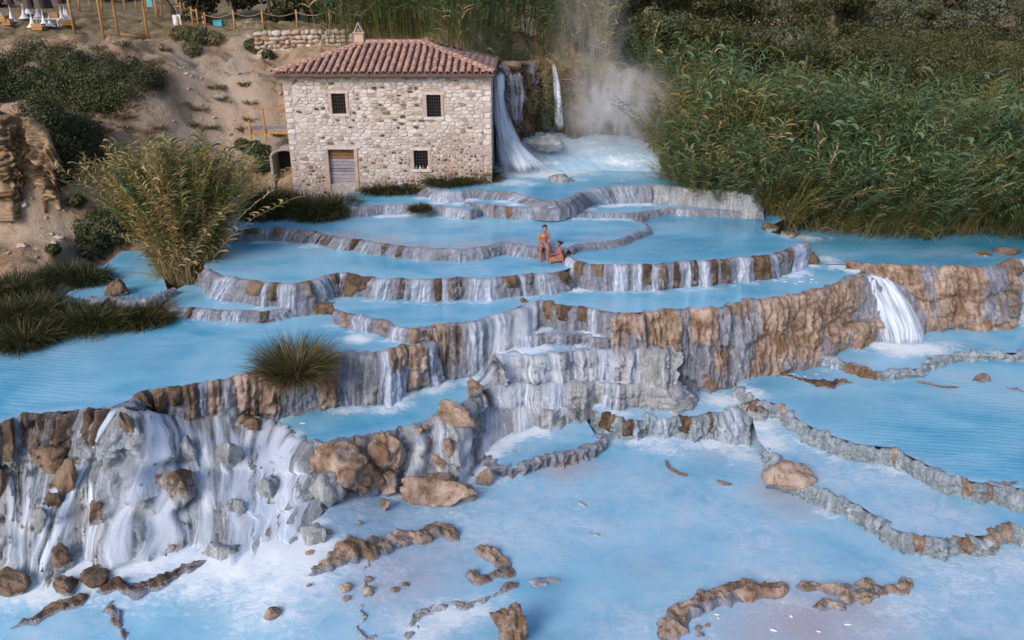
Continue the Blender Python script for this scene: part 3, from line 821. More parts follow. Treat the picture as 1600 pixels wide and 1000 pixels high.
def ico(level=3):
    t = (1 + 5 ** .5) / 2
    V = [(-1,t,0),(1,t,0),(-1,-t,0),(1,-t,0),(0,-1,t),(0,1,t),(0,-1,-t),(0,1,-t),(t,0,-1),(t,0,1),(-t,0,-1),(-t,0,1)]
    F = [(0,11,5),(0,5,1),(0,1,7),(0,7,10),(0,10,11),(1,5,9),(5,11,4),(11,10,2),(10,7,6),(7,1,8),(3,9,4),(3,4,2),(3,2,6),(3,6,8),(3,8,9),(4,9,5),(2,4,11),(6,2,10),(8,6,7),(9,8,1)]
    V = [np.array(v, float) / np.linalg.norm(v) for v in V]
    for _ in range(level):
        mid, F2 = {}, []
        def m_(a, b):
            k = (min(a, b), max(a, b))
            if k not in mid:
                v = V[a] + V[b]; mid[k] = len(V); V.append(v / np.linalg.norm(v))
            return mid[k]
        for a, b, c in F:
            ab, bc, ca = m_(a, b), m_(b, c), m_(c, a)
            F2 += [(a, ab, ca), (b, bc, ab), (c, ca, bc), (ab, bc, ca)]
        F = F2
    return np.array(V), np.array(F)
ICO = {k: ico(k) for k in (1, 2, 3, 4)}
def rock_shape(size, seed, level=3, rough=0.3, rot=0.0, cuts=11):
    V, F = ICO[level]
    r = np.random.default_rng(seed)
    v = V.copy()
    for _ in range(cuts):                    # flat broken faces
        nrm = r.normal(size=3); nrm /= np.linalg.norm(nrm)
        dd = v @ nrm; lim = r.uniform(0.42, 0.8)
        v = v - np.outer(np.maximum(dd - lim, 0) * 0.92, nrm)
    v = v * 1.18 * (1 + rough * .8 * fbm(V * 1.4 + seed * 3.1, 5, 2.2, .55))[:, None]
    v = v * np.asarray(size) * 0.5
    ca, sa = math.cos(rot), math.sin(rot)
    return np.c_[v[:, 0] * ca - v[:, 1] * sa, v[:, 0] * sa + v[:, 1] * ca, v[:, 2]], F
def boulder(label, c, size, seed, mat='boulder_rock', dry=0.6, rot=0.0, rough=0.3, level=3, group=None, name='boulder', cat='rock', tilt=0.0):
    v, F = rock_shape(size, seed, level, rough, rot)
    if tilt:
        ct, st_ = math.cos(tilt), math.sin(tilt)
        v = np.c_[v[:, 0] * ct - v[:, 2] * st_, v[:, 1], v[:, 0] * st_ + v[:, 2] * ct]
    w = v + np.asarray(c)
    d = (dry + 0.2 * (v[:, 2] / (size[2] * 0.5))) * (.25 + .75 * sstep(-.55, -.2, v[:, 2] / (size[2] * .5) + .2 * fbm(v * 3, 2)))
    o = obj(name, w, F, MAT[mat], None, origin=(c[0], c[1], c[2] - size[2] * 0.4), attrs={'dry': d}, vattrs={'uvw': np.c_[w[:, 0] * 0.5, w[:, 2] * 0.5, w[:, 1] * 0.5]})
    return tag(o, label, cat, group)
def ridge(label, path, z, w, h, seed=1, mat='pale_travertine', dry=0.75, name='rock_ridge', cat='rock ridge', step=0.05, dry_noise=0.5, drop=0.3):
    """a low wall of lime rock standing out of the water along a path of photo pixels"""
    n = len(path)
    w = np.broadcast_to(np.asarray(w, float), (n,)); h = np.broadcast_to(np.asarray(h, float), (n,))
    d = catmull(np.c_[np.array(path, float), w, h], 20)
    C = lvl(d[:, 0], d[:, 1], z)
    s = np.r_[0, np.cumsum(np.linalg.norm(np.diff(C[:, :2], axis=0), axis=1))]
    N = max(int(s[-1] / step), 10)
    u = np.linspace(0, s[-1], N)
    C = np.stack([np.interp(u, s, C[:, k]) for k in range(3)], -1)
    ww, hh = np.interp(u, s, d[:, 2]), np.interp(u, s, d[:, 3])
    end = np.sqrt(np.clip(np.minimum(u, s[-1] - u) / 0.2, 0.02, 1))
    ww, hh = ww * end, hh * end
    t = np.gradient(C[:, :2], axis=0)
    for c in (0, 1): t[:, c] = np.convolve(np.pad(t[:, c], 5, 'edge'), np.ones(11) / 11, 'valid')
    t /= np.linalg.norm(t, axis=1)[:, None] + 1e-9
    nr = np.stack([t[:, 1], -t[:, 0]], -1)
    K = 15
    a = np.linspace(-1, 1, K)
    U, A = np.meshgrid(u, a, indexing='ij')
    q = np.stack([U, A * ww[:, None], np.full_like(U, seed * 3.7)], -1)
    hf = fbm(q * [1.8, 0, 1], 3)
    f = fbm(q * [4, 4, 1] + 7, 4)
    f2 = fbm(q * [2.6, 3.0, 1] + 19, 4)
    prof = np.clip(1 - np.abs(A) ** 5, 0, 1)
    zz = C[:, None, 2] - drop + (hh[:, None] * (.85 + .5 * hf + .55 * f2) + drop) * prof ** 0.5 + 0.10 * f * prof
    rag = fbm(np.stack([U * 2.4, np.sign(A) * 5.0, U * 0 + seed], -1), 4)
    side = A * ww[:, None] * 0.62 * np.clip(1 + .5 * rag, .4, 1.7)
    side = side + 0.16 * fbm(np.stack([U * 1.3, U * 0, U * 0 + seed], -1), 3)
    V = np.stack([C[:, None, 0] + nr[:, None, 0] * side, C[:, None, 1] + nr[:, None, 1] * side, zz], -1)
    dv = dry + dry_noise * fbm(q * [0.9, 1.2, 1] + 21, 2)
    dv = dv * (.15 + .85 * sstep(.01, .10, zz - C[:, None, 2] + .03 * f))
    o = obj(name, V.reshape(-1, 3), grid_faces(N, K), MAT[mat], None, origin=C[N // 2], attrs={'dry': dv}, vattrs={'uvw': q})
    return tag(o, label, cat)
def sheet(name, left, right, Ys, mat, label=None, cat=None, strength=0.9, bulge=0.25, nu=26, nv=40, parent=None, seed=0):
    """a sheet of falling water between two edges: photo pixels, with the distance of every row"""
    L = catmull(np.c_[np.array(left, float), np.asarray(Ys, float)], 12)
    R = catmull(np.c_[np.array(right, float), np.asarray(Ys, float)], 12)
    ii = np.linspace(0, len(L) - 1, nv)
    L = np.stack([np.interp(ii, np.arange(len(L)), L[:, k]) for k in range(3)], -1)
    R = np.stack([np.interp(ii, np.arange(len(R)), R[:, k]) for k in range(3)], -1)
    w = np.linspace(0, 1, nu)
    g = PY(L[:, None, 0] * (1 - w) + R[:, None, 0] * w, L[:, None, 1] * (1 - w) + R[:, None, 1] * w, L[:, None, 2] * (1 - w) + R[:, None, 2] * w)
    U = np.ones((nv, 1)) * w[None] * float(np.abs(g[nv // 2, -1, 0] - g[nv // 2, 0, 0]))
    Vv = np.linspace(0, 1, nv)[:, None] * np.ones((1, nu)) * float(np.linalg.norm(g[0, nu // 2] - g[-1, nu // 2]))
    q = np.stack([U, Vv, U * 0 + seed], -1)
    g[..., 1] -= bulge * (1 - (2 * w[None] - 1) ** 2) * 0.6 + 0.12 * fbm(q * [2.2, 0.35, 1], 3) + 0.05 * fbm(q * [7, 0.6, 1] + 4, 2)
    vn = np.linspace(0, 1, nv)[:, None]
    fl = strength * np.clip(1 - np.abs(2 * w - 1) ** 4, 0, 1)[None] * (.25 + .75 * sstep(0, .08, vn)) * (1 - .75 * sstep(.86, 1.0, vn)) - .5 * np.abs(2 * w - 1)[None] ** 8
    fl = fl + .18 * fbm(q * [1.6, .9, 1] + 3, 3)
    o = obj(name, g.reshape(-1, 3), grid_faces(nv, nu), MAT[mat], parent, origin=None if parent else g[-1, nu // 2], attrs={'flow': fl}, vattrs={'uvw': q})
    if label: tag(o, label, cat)
    return o, g
# ------------------------------------------------------------------ terraces, from the house down to the lowest pool
BR = 'travertine'
wG = Terrace('low wet ledge under the waterfall pool, right of the mill', [(668,293,301),(700,300,311),(740,297,308),(760,299,305),(805,302,308),(835,311,316),(862,315.5,321),(889,309.5,318),(905,302,316),(922,297,314),(960,292,313),(1015,290,314)],
             ZG, [.85,.85,.85,.95,.95,.95,.95,.9,.5,.5,.5,.5], amp=(.08,.03,.03), dry=0.0)
for a, b in ((672,738),(800,832),(893,955),(940,1012)): wG.veil(a, b, foam=0.8, fr=0.5, strength=0.8)
wG2 = Terrace('smooth grey travertine step beside the reeds', [(1012,288,314),(1030,290,315),(1060,293,316),(1110,297,319),(1150,300,322),(1165,303,323),(1178,300,320)], ZG, ZS, amp=(.05,.03,.02), dry=0.0, mat='grey_travertine')
wE = Terrace('round travertine basin rim above the pool with the bathers', [(728,318,330),(745,319,333),(760,320,335),(778,323,340),(820,324.5,342),(859,321,339),(883,318,338),(895,311,329),(897,305,322)], ZE, ZA, amp=(.06,.06,.03), dry=0.18, dry_noise=.3)
for a, b in ((772,778),(793,797),(838,842),(853,859),(868,872),(877,881)): wE.stone(a, b, off=.03, lift=.01)
wE.veil(806, 836, foam=.5)
wF = Terrace('low travertine rim beneath the mill door', [(540,322,333),(560,324,335),(599,321,335),(639,320,330.5),(674,321,332),(707,324.5,338),(732,329,341),(745,325,337)], ZF, ZA, amp=(.06,.04,.03), dry=.08)
wF.veil(590, 640, foam=.9, fr=.45); wF.veil(690, 740, foam=.6)
wS = Terrace('thin white rim behind the right-hand blue pool', [(885,333,340),(900,332,340),(920,333,340.5),(960,333.5,340.5),(1000,333,340),(1030,327,336),(1048,325,333),(1084,327.5,335),(1150,329.5,335.5),(1192,331.5,336)], ZS, [.45]*5+[.2]*5, amp=(.05,.02,.02), dry=0.0, lip=.015)
wS.veil(890, 1000, foam=.8, fr=.35, strength=.9); wS.veil(1045, 1090, foam=.3)
wA1 = Terrace('broken dark stone rim left of the long upper pool', [(325,351,371),(347,359,372),(383,359.5,372.5),(428,357.5,368.5),(461,360,372.5),(497,363.5,372.5),(507,367,378)], ZA, ZB, amp=(.07,.05,.03), dry=.1)
for a, b in ((383,405),(428,449),(459,478),(479,497)): wA1.stone(a, b, off=.10, lift=.06, dry=.8)
wA1.veil(345, 380, foam=.35); wA1.veil(407, 427, foam=1.0); wA1.veil(450, 459, foam=.5)
wA = Terrace('scalloped white rim on which the man sits', [(505,367.5,379),(512,369.5,381),(524,371,382),(557,374.5,386),(596,381,394),(635,386,399),(680,389,402),(725,389.5,403),(760,385.5,398),(790,380,393),(835,386,399),(865,386.5,402),(889,389.5,402)], ZA, ZB, amp=(.06,.06,.03), dry=.06, lip=.02)
for a, b in ((508,523),(556,561),(601,611),(624,634),(840,850)): wA.stone(a, b, off=.06, lift=.03, dry=.7)
for a, b in ((530,555),(565,600),(640,700),(705,760),(765,800),(800,838)): wA.veil(a, b, foam=.22, strength=.6)
FOAM.append((*P(503,381,ZB)[:2], ZB, .5, 1.0)); FOAM.append((*P(482,385,ZB)[:2], ZB, .6, .7))
wA3 = Terrace('thin pale rim curling between two upper pools', [(887,391,398),(901,383.5,388),(928,380.5,384.5),(958,377.5,381.5),(982,370,374),(1000,362.5,366.5),(1012,358,362),(1008,351.5,356),(992,345,350)], ZA, ZA2, amp=(.03,.03,.02), dry=.05, lip=.04, inner=.2, mat='pale_travertine')
wB = Terrace('long broken rim of white curtains and dark stones below the bathers', [(322,421,436),(332,426,442),(342,431,455),(377,437.5,461),(405,441,468),(425,443.5,477),(458,444.5,479),(482,440.5,467),(512,431.5,455),(530,428.5,452),(539,428.5,452),(584,435.5,456),(620,437.5,462),(680,437.5,459),(725,435,460),(760,437.5,463),(784,435,459),(808,431.5,455),(832,429.5,453),(862,428.5,444),(880,424,441)],
             ZB, [-.7,-.8]+[-.85]*9+[-.75]*10, amp=(.08,.06,.03), dry=.06)
wB.stone(392, 414, .02, 1.0, off=.16, lift=.05, label='tilted dark brown stone in the curtain')
for a, b in ((426,430),(470,482),(514,530),(541,583),(618,634),(681,685),(700,725),(786,808),(822,828),(866,880)): wB.stone(a, b, off=.10, lift=.05, dry=.85)
for a, b in ((340,378),(415,424),(431,466),(483,511),(530,540),(585,617),(636,680),(687,700),(726,783),(808,821),(830,862)): wB.veil(a, b, foam=.5, strength=.85)
wA2 = Terrace('tall white curtain rim of the large right-hand blue pool', [(886,392,436),(892,402,445),(904,410,447),(922,413.5,449),(946,414.5,449),(985,413.5,452),(1024,414.5,449),(1060,410.5,449),(1108,408.5,443),(1144,404.5,443),(1174,402,437),(1202,399.5,431),(1229,391.5,427),(1247,383.5,421),(1259,377,405)], ZA2, ZC, amp=(.09,.07,.03), dry=.12, dry_noise=.3)
for a, b in ((905,910),(924,944),(1008,1012),(1027,1040),(1049,1060),(1080,1084),(1110,1114),(1126,1136),(1174,1199),(1211,1218),(1226,1231)): wA2.stone(a, b, off=.08, lift=.04, dry=.85)
for a, b in ((946,985),(985,1006),(1013,1026),(1062,1079),(1085,1108),(1141,1174),(1199,1211),(1232,1256)): wA2.veil(a, b, foam=.55, strength=.9)
wA2.veil(890, 904, foam=1.2, fr=.5, strength=1.1, widen=6); wA2.veil(1234, 1254, foam=1.0, strength=1.1, widen=8)
wD2 = Terrace('short brown ledge holding a small pool in the middle left', [(468,474,489),(485,476,491),(510,476,491),(540,474.5,488),(570,469.5,481),(584,462,472)], -.86, [-1.2,-1.2,-1.2,-.95,-.8,-.78], amp=(.06,.04,.03), dry=.95, mat='travertine', lip=.05)
wD1 = Terrace('curved white rim of the small pool by the golden reeds', [(258,474,484),(266,479,488),(277,482,492),(299,483,493),(338,485,497),(389,487,500),(410,488.5,502),(436,485,497),(455,477,490),(470,471,489)], -.85, ZD, amp=(.06,.04,.03), dry=.08)
wD1.stone(297, 304, off=.06, lift=.03); wD1.stone(405, 422, off=.10, lift=.05)
for a, b in ((305,340),(342,390),(424,455)): wD1.veil(a, b, foam=.4)
wD0 = Terrace('foaming stone step left of the golden reeds', [(140,464,480),(160,468,482),(178,464,479),(200,470,484),(240,463,481),(262,455,478),(272,450,476)], -.62, ZD, amp=(.08,.04,.03), dry=.05)
wD0.veil(142, 172, foam=.9); wD0.veil(200, 262, foam=.6)
wC1 = Terrace('streaked wall falling from the middle pool into the long lower pool', [(522,485,500),(535,489,508),(548,492.5,515),(590,500.5,518),(614,509.5,524),(638,515,532),(659,513,560),(677,509,572),(696,506,584),(724,505.5,588),(755,499,575),(780,491,548),(800,486,532),(820,476,522),(846,470.5,514)],
              ZC, [-1.15,-1.2,-1.2,-1.2,-1.2,-1.3,-2.2,-2.6,-2.75,-2.75,-2.6,-1.95,-1.7,-1.62,-1.6], amp=(.10,.07,.04), dry=.14, drymap=[(655,722,0,.75,.55)], wavy=1.7)
for a, b in ((538,546),(592,614),(640,654),(672,700)): wC1.stone(a, b, off=.09, lift=.04, dry=.8, mat='pale_travertine')
for a, b in ((548,590),(614,640),(722,760),(750,800),(790,842)): wC1.veil(a, b, foam=.6, strength=.85)
FOAM.append((*P(560,530,ZD)[:2], ZD, .55, 1.1)); FOAM.append((*P(520,508,ZD)[:2], ZD, .4, .6))
wC2 = Terrace('upper ledge of the central cascade with small brown stones', [(842,470,512),(862,473.5,512),(889,481,511),(910,481.5,512),(922,482.5,520),(940,485.5,530),(966,490,540)], ZC, [-1.6,-1.6,-1.55,-1.55,-1.7,-1.85,-2.0], amp=(.10,.06,.04), dry=.12, wavy=2.0)
for a, b, s0, s1 in ((853,858,0,.7),(862,868,0,.8),(870,895,0,.95),(903,917,0,.6)): wC2.stone(a, b, s0, s1, off=.10, lift=.05)
wC2.veil(917, 940, foam=.8, strength=.9); wC2.veil(843, 853, foam=.4)
wC3 = Terrace('tall brown travertine cliff streaked with white on the right', [(955,488,545),(985,489.5,560),(1006,488.5,588),(1030,486,611),(1075,484,613),(1120,482.5,607),(1162,471.5,594),(1200,467.5,588),(1229,463.5,580),(1280,451.5,560),(1310,441.5,542),(1328,433.5,528),(1345,429,522)],
              ZC, [-2.1,-2.6,-3.3,-3.75,-3.75,-3.7,-3.6,-3.5,-3.45,-3.3,-3.2,-3.15,-3.15], amp=(.22,.14,.06), nprof=44, dry=.52, dry_noise=.5, ledge=.12, nledge=2, mat='pale_travertine', crest=.05,
              drymap=[(962,978,0,.5,.9),(1008,1050,0,.45,1.0),(1078,1118,0,.4,1.0),(1180,1340,0,.8,.85)], wavy=2.0)
for a, b in ((980,1004),(1052,1062),(1064,1078),(1120,1132),(1132,1150)): wC3.veil(a, b, strength=.5, foam=.3, drift=14)
wC4 = Terrace('low brown shelf at the foot of the tall cliff', [(1140,562,596),(1190,553,590),(1230,548,582),(1280,533,566),(1320,518,550),(1350,503,545),(1366,499,532),(1372,498,520)], [-2.9,-2.75,-2.7,-2.6,-2.4,-2.3,-2.25,-2.25], [-3.6,-3.5,-3.45,-3.25,-3.2,-3.15,-3.15,-3.15], amp=(.16,.08,.05), dry=.6, dry_noise=.5, mat='pale_travertine', inner=.7, wavy=2.0)
wU = Terrace('foaming top step of the central cascade', [(780,520,545),(795,523,542),(820,524,541),(850,522.5,539),(880,522.5,537),(910,523.5,535),(945,529,538),(960,524,534)], -1.6, -1.95, amp=(.22,.07,.06), dry=.0, wavy=3.0)
wU.veil(785, 850, foam=1.0, fr=.5, strength=.9); wU.veil(850, 900, foam=.5, strength=.6); wU.veil(905, 935, foam=.8)
wT = Terrace('broad grey ledge in the middle of the central cascade', [(764,562,596),(775,555,592),(800,555,594),(822,557,594),(850,554.5,593),(879,550.5,593),(915,547.5,595),(960,544.5,598),(990,540.5,600),(1011,541.5,603),(1036,546,606),(1050,538,600)], -1.95, -2.9, amp=(.30,.10,.08), dry=.06, ledge=.10, nledge=2, mat='grey_travertine', nprof=28, wavy=3.2)
for a, b in ((768,800),(792,830),(828,862),(880,920),(920,970),(970,1005)): wT.veil(a, b, foam=.8, strength=.85)
wT.stone(870, 877, .1, 1, off=.04, lift=0, dry=.6)
wT3 = Terrace('lower grey ledge of the central cascade', [(756,602,630),(775,600,632),(800,599,634),(834,598,637),(870,597,642),(900,596.5,641),(930,597,635),(978,600,625),(1020,603,618),(1045,606,614),(1062,598,606)], -2.9, [-3.5,-3.5,-3.5,-3.6]+[-3.75]*7, amp=(.30,.10,.08), dry=.08, ledge=.06, nledge=2, mat='grey_travertine', wavy=3.2)
for a, b in ((758,800),(788,835),(836,885),(930,980)): wT3.veil(a, b, foam=.8, strength=.85)
wT4 = Terrace('rounded pale mound at the bottom of the central cascade', [(738,628,720),(750,626,712),(765,626,700),(790,632,684),(820,635,671),(846,638,662),(872,641,654),(892,632,644)], -3.5, [-4.3,-4.2,-4.15,-4.15,-4.15,-4.15,-4.15,-4.15], amp=(.28,.09,.07), dry=.0, mat='grey_travertine', wavy=2.5)
for a, b in ((742,775),(770,800),(825,850)): wT4.veil(a, b, foam=.9, fr=.45)
wN = Terrace('low ragged rim below the pool at the foot of the cliff', [(932,643,664),(942,648,668),(978,659,677),(1008,656,684),(1065,653.5,686),(1110,647.5,688),(1140,643,688),(1165,634,682)], ZN, [ZL,ZL,ZL,ZL,ZL,ZL,-4.3,-4.15], amp=(.24,.07,.10), dry=.08, dry_noise=.3, crest=.16, lip=.05, mat='blue_crust', wavy=2.0)
for a, b in ((945,952),(953,964),(977,983),(1060,1078),(1104,1112)): wN.stone(a, b, 0, .75, off=.06, lift=.04)
for a, b in ((985,1000),(1010,1055),(1115,1160)): wN.veil(a, b, foam=.7, fr=.4)
wQ = Terrace('thick pale rim curling round the small lower pool', [(760,716,728),(780,730,740),(800,733,742),(823,728,738),(840,719,732),(870,713,728),(900,707,722),(927,698,713),(939,690,702),(936,681,694)], ZQ, ZL, amp=(.16,.06,.11), dry=.25, dry_noise=.45, lip=.08, crest=.12, inner=.35, mat='pale_travertine', wavy=1.5)
wH = Terrace('pale cascade slope below the long lower pool', [(466,687,752),(484,692,765),(500,694,775),(537,688,788),(573,684,779),(618,674,768),(632,669,764),(674,655,760),(724,638,748),(735,618,732),(743,601,712)], ZH, [-3.65,-3.7,-3.8,-3.95,-4.1,-4.25,-4.3,ZL,ZL,-4.35,-4.25], amp=(.26,.10,.09), nprof=36, dry=.10, ledge=.20, nledge=3, mat='grey_travertine', crest=.05, wavy=2.0)
wH.stone(500, 628, 0, .25, off=.10, lift=.10, mat='pale_travertine', dry=.75)
for a, b in ((626,650),(655,672),(700,735)): wH.veil(a, b, strength=.55, foam=.4)
wH.veil(468, 500, foam=.8, strength=.6)
wD = Terrace('long brown-blocked rim of the big left pool', [(160,641,652),(185,634,650),(200,628,646),(211,622,644),(232,612,646),(280,606.5,650),(311,598.5,644),(347,595,644),(380,587.5,652),(414,579.5,655),(450,570,652),(480,563.5,644),(514,557.5,638),(542,550.5,632),(570,552,632),(604,550.5,632),(630,541.5,616),(661,537.5,597),(674,532,586)], ZD, [-1.5,-1.7,-1.9,-2.1,-2.3,-2.45,-2.5,-2.55]+[ZH]*11, amp=(.16,.09,.05), nprof=30, dry=.12, mat='travertine', crest=.03, wavy=1.6)
for a, b, s1 in ((211,232,.6),(232,262,.9),(262,282,.95),(283,306,.9)): wD.stone(a, b, 0, s1, off=.14, lift=.10, dry=.9)
for a, b, s1 in ((326,345,.85),(363,440,1),(436,500,1),(497,532,1),(603,634,.98),(632,661,1)): wD.stone(a, b, 0, s1, off=.14, lift=.08, dry=.85, mat='pale_travertine')
wD.stone(562, 582, .05, .7, off=.10, lift=.02, dry=.35, mat='boulder_rock'); wD.stone(568, 588, .6, 1, off=.16, lift=.0, dry=.4, mat='boulder_rock')
for a, b, st in ((308,326,.8),(346,362,.7),(534,560,.7),(584,640,1.0),(661,673,.9)): wD.veil(a, b, foam=.8, fr=.5, strength=st)
FOAM += [(*P(615,622,ZH)[:2], ZH, .6, 1.1), (*P(690,600,ZH)[:2], ZH, .5, .9), (*P(730,597,ZH)[:2], ZH, .4, .8)]
wK = Terrace('massive tan rock block between the two right-hand waterfalls', [(1322,409,416),(1335,410,424),(1352,412.5,434),(1385,414.5,456),(1420,416.5,484),(1448,417.5,502),(1500,418.5,505),(1545,418.5,501),(1566,416,493),(1578,411,476),(1584,405,450)],
             -.5, [-.75,-1.0,-1.35,-2.0,-2.8,-3.15,-3.15,-3.15,-3.15,-2.8,-2.2], amp=(.22,.10,.06), nprof=40, dry=.72, dry_noise=.55, ledge=.20, nledge=2, mat='pale_travertine', lip=.05, inner=.5, crest=.06, wavy=1.5)
wK.veil(1424, 1436, strength=.4, foam=.2); wK.veil(1452, 1462, .3, 1, strength=.35, foam=.2)
wKf = Terrace('wet rock face behind the right-hand waterfall', [(1322,433,528),(1345,428.5,535),(1375,431,536),(1410,446,530),(1440,470,524),(1452,490,518)], [-.75,-.8,-.88,-1.25,-2.0,-2.5], ZM, amp=(.10,.08,.04), dry=.05)
wK3 = Terrace('wet rock face at the right edge with a thin fall', [(1572,412,496),(1600,405,505),(1660,405,508),(1760,408,512)], -.72, ZM, amp=(.16,.08,.05), dry=.1)
wK3.veil(1578, 1604, foam=.9, strength=1.0); wK3.veil(1610, 1700, foam=.5)
wM = Terrace('half drowned rim under the right-hand waterfall', [(1270,555,562),(1277,558,566),(1313,563.5,573),(1342,573,583),(1363,580,591),(1399,580.5,591),(1439,575.5,587),(1457,562.5,574),(1486,554.5,565),(1530,551,560),(1579,551.5,560),(1640,553.5,562)], ZM, ZR1, amp=(.20,.07,.10), dry=.10, dry_noise=.4, lip=.05, crest=.12, mat='blue_crust', drymap=[(1322,1372,0,1,.75)])
wM.veil(1290, 1322, foam=.4)
wR1 = Terrace('long rough grey rim running down the right side', [(1150,604,634),(1180,626.5,644),(1205,629.5,646),(1226,637,656),(1252,659.5,677),(1284,676,698),(1309,685,709),(1345,696,718),(1392,700,729),(1428,717,747),(1464,735,765),(1500,750,779),(1547,758,787),(1600,765,799),(1700,782,818),(1760,792,828)], ZR1, ZR2, amp=(.20,.06,.10), dry=.06, dry_noise=.4, lip=.015, crest=.13, inner=.30, mat='blue_crust', nprof=26, wavy=1.6)
for a, b in ((1218,1234),(1505,1516),(1540,1550),(1392,1402)): wR1.stone(a, b, 0, .7, off=.06, lift=.04, mat='pale_travertine')
for a, b in ((1350,1392),(1285,1308)): wR1.veil(a, b, foam=.6, strength=.6)
wR2 = Terrace('lowest rough grey rim curving round the right-hand shallow pool', [(1196,700,716),(1212,718,735),(1235,739,757),(1259,757,775),(1295,772,792),(1342,790,815),(1370,808,834),(1392,826,850),(1439,841,868),(1470,847,872),(1500,841,866),(1543,837,860),(1558,821,848),(1600,829,856),(1700,842,872),(1760,852,880)], ZR2, ZL, amp=(.22,.07,.11), dry=.08, dry_noise=.45, lip=.02, crest=.13, inner=.32, mat='blue_crust', nprof=26, wavy=1.6)
for a, b in ((1430,1438),(1536,1553),(1498,1506),(1560,1580)): wR2.stone(a, b, 0, .8, off=.07, lift=.05, mat='pale_travertine')
for a, b in ((1280,1310),(1575,1610)): wR2.veil(a, b, foam=.6, strength=.6)

for tr, spans in ((wT, ((766,812),(806,850),(846,880),(905,960))), (wT3, ((757,805),(800,850),(850,895))), (wT4, ((742,790),(790,840))), (wU, ((790,850),))):
    for a, b in spans: tr.veil(a, b, off=.07, strength=.62, mat='fall_water', foam=1.0, fr=.5, soft=True, widen=3, wander=2, name='water_stream')
for a, b in ((740,800),(790,842)): wC1.veil(a, b, off=.06, strength=.6, mat='fall_water', foam=.9, fr=.5, soft=True, drift=-6, name='water_stream')
for a, b, dr in ((626,668,-6),(700,738,-4),(655,700,0)): wH.veil(a, b, .05, 1, off=.10, strength=.55, mat='fall_water', foam=.8, fr=.5, soft=True, drift=dr, widen=6, name='water_stream')
# the great cascade at lower left: a steep bouldery slope under running water
wX = Terrace('steep boulder cascade at the lower left', [(-120,678,912),(-60,673,908),(0,665,902),(36,652,896),(80,648,890),(120,645,886),(172,643,880),(211,642,876),(260,648,872),(320,645,870),(380,652,868),(430,663,862),(472,691,852),(500,697,822),(520,712,798)],
             [ZD]*8 + [-1.9,-2.2,-2.5,-2.65,-2.75,-2.78,-3.0], -3.66, amp=(.46,.08,.17), nprof=72, step=.06, dry=.16, dry_noise=.55, ledge=.42, nledge=3, mat='boulder_rock', crest=.05, wavy=2.2)
for a, b, s1 in ((-20,-2,.5),(2,22,.22),(34,122,.26),(134,152,.16),(150,172,.18)): wX.stone(a, b, 0, s1, off=.22, lift=.12, dry=.95)
rr = np.random.default_rng(21)
STREAMS = [(172,186,0,1,-112,10,1.0),(213,250,0,.55,-14,8,1.0),(238,268,0,.5,6,8,.95),(225,262,.4,1,-22,14,.85),(262,300,.0,.5,14,10,.7),(290,330,.05,.6,16,12,.7),(150,172,.4,1,-18,12,.75),(190,215,.45,1,-14,10,.85),(300,335,.35,1,-6,14,.75),
           (326,352,0,.6,26,12,.85),(352,384,.05,.55,30,12,.9),(385,410,.0,1,22,14,1.0),(408,436,.0,1,18,14,1.1),(430,456,0,1,14,14,1.25),(450,478,0,1,12,12,1.2),(356,390,.45,1,6,14,.85),(40,58,.45,1,-30,14,.7),(100,118,.3,1,-60,14,.75),(474,505,.05,1,0,8,.7),(5,26,.35,1,-10,10,.6),
           (70,84,.5,1,-14,10,.7),(122,134,.35,.9,-24,8,.7),(268,284,.5,1,8,10,.6),(-40,-20,.2,1,4,10,.8),(-80,-50,.0,1,4,10,.9)]
for a, b, s0, s1, dr, wd, st in STREAMS:
    wX.veil(a, b, s0, s1, off=.14, strength=st * 1.05, drift=dr, widen=wd, foam=.9, fr=.5, mat='fall_water', name='water_stream', soft=True, wander=5)

for a, b, st in ((-100,-10,.55),(0,110,.52),(110,212,.55),(214,330,.68),(330,480,.78)):
    wX.veil(a, b, .04, 1, off=.06, strength=st, drift=-4, widen=6, foam=.8, fr=.6, mat='fall_water', name='water_film', soft=True, wander=4)
for a, b, s0, st in ((-100,0,.1,.5),(0,90,.25,.55),(90,170,.3,.5),(172,240,.05,.75),(214,300,.02,.85),(290,370,.05,.75),(360,430,.05,.9),(420,490,.02,1.05)):
    wX.veil(a, b, s0, 1, off=.20, strength=st, drift=-5, widen=14, foam=.8, fr=.6, mat='mist_water', name='water_mist', soft=True, wander=6)
for tr, spans in ((wT, ((766,830),(830,900))), (wT3, ((757,830),(820,900))), (wT4, ((740,800),(790,850))), (wC1, ((745,842),)), (wH, ((626,672),(690,738)))):
    for a, b in spans: tr.veil(a, b, off=.10, strength=.75, mat='mist_water', foam=.8, fr=.5, soft=True, widen=5, name='water_mist')
# rock cliff behind the falls
cliff = Terrace('overgrown brown cliff behind the mill waterfalls', [(740,108,240),(765,106,238),(800,102,228),(830,99,210),(850,97,206),(880,98,206),(910,106,208),(960,140,222),(1000,165,240),(1045,195,262)], [6.2,6.2,6.2,6.2,6.2,6.2,6.0,4.8,4.1,3.2], [1.4,1.4,1.8,2.4,2.6,2.6,2.4,2.0,1.6,1.3],
                amp=(.45,.12,.14), nprof=46, step=.09, mat='travertine', dry=.7, dry_noise=.4, ledge=.2, nledge=3, name='rock_cliff', cat='cliff', inner=2.0, crest=.2)
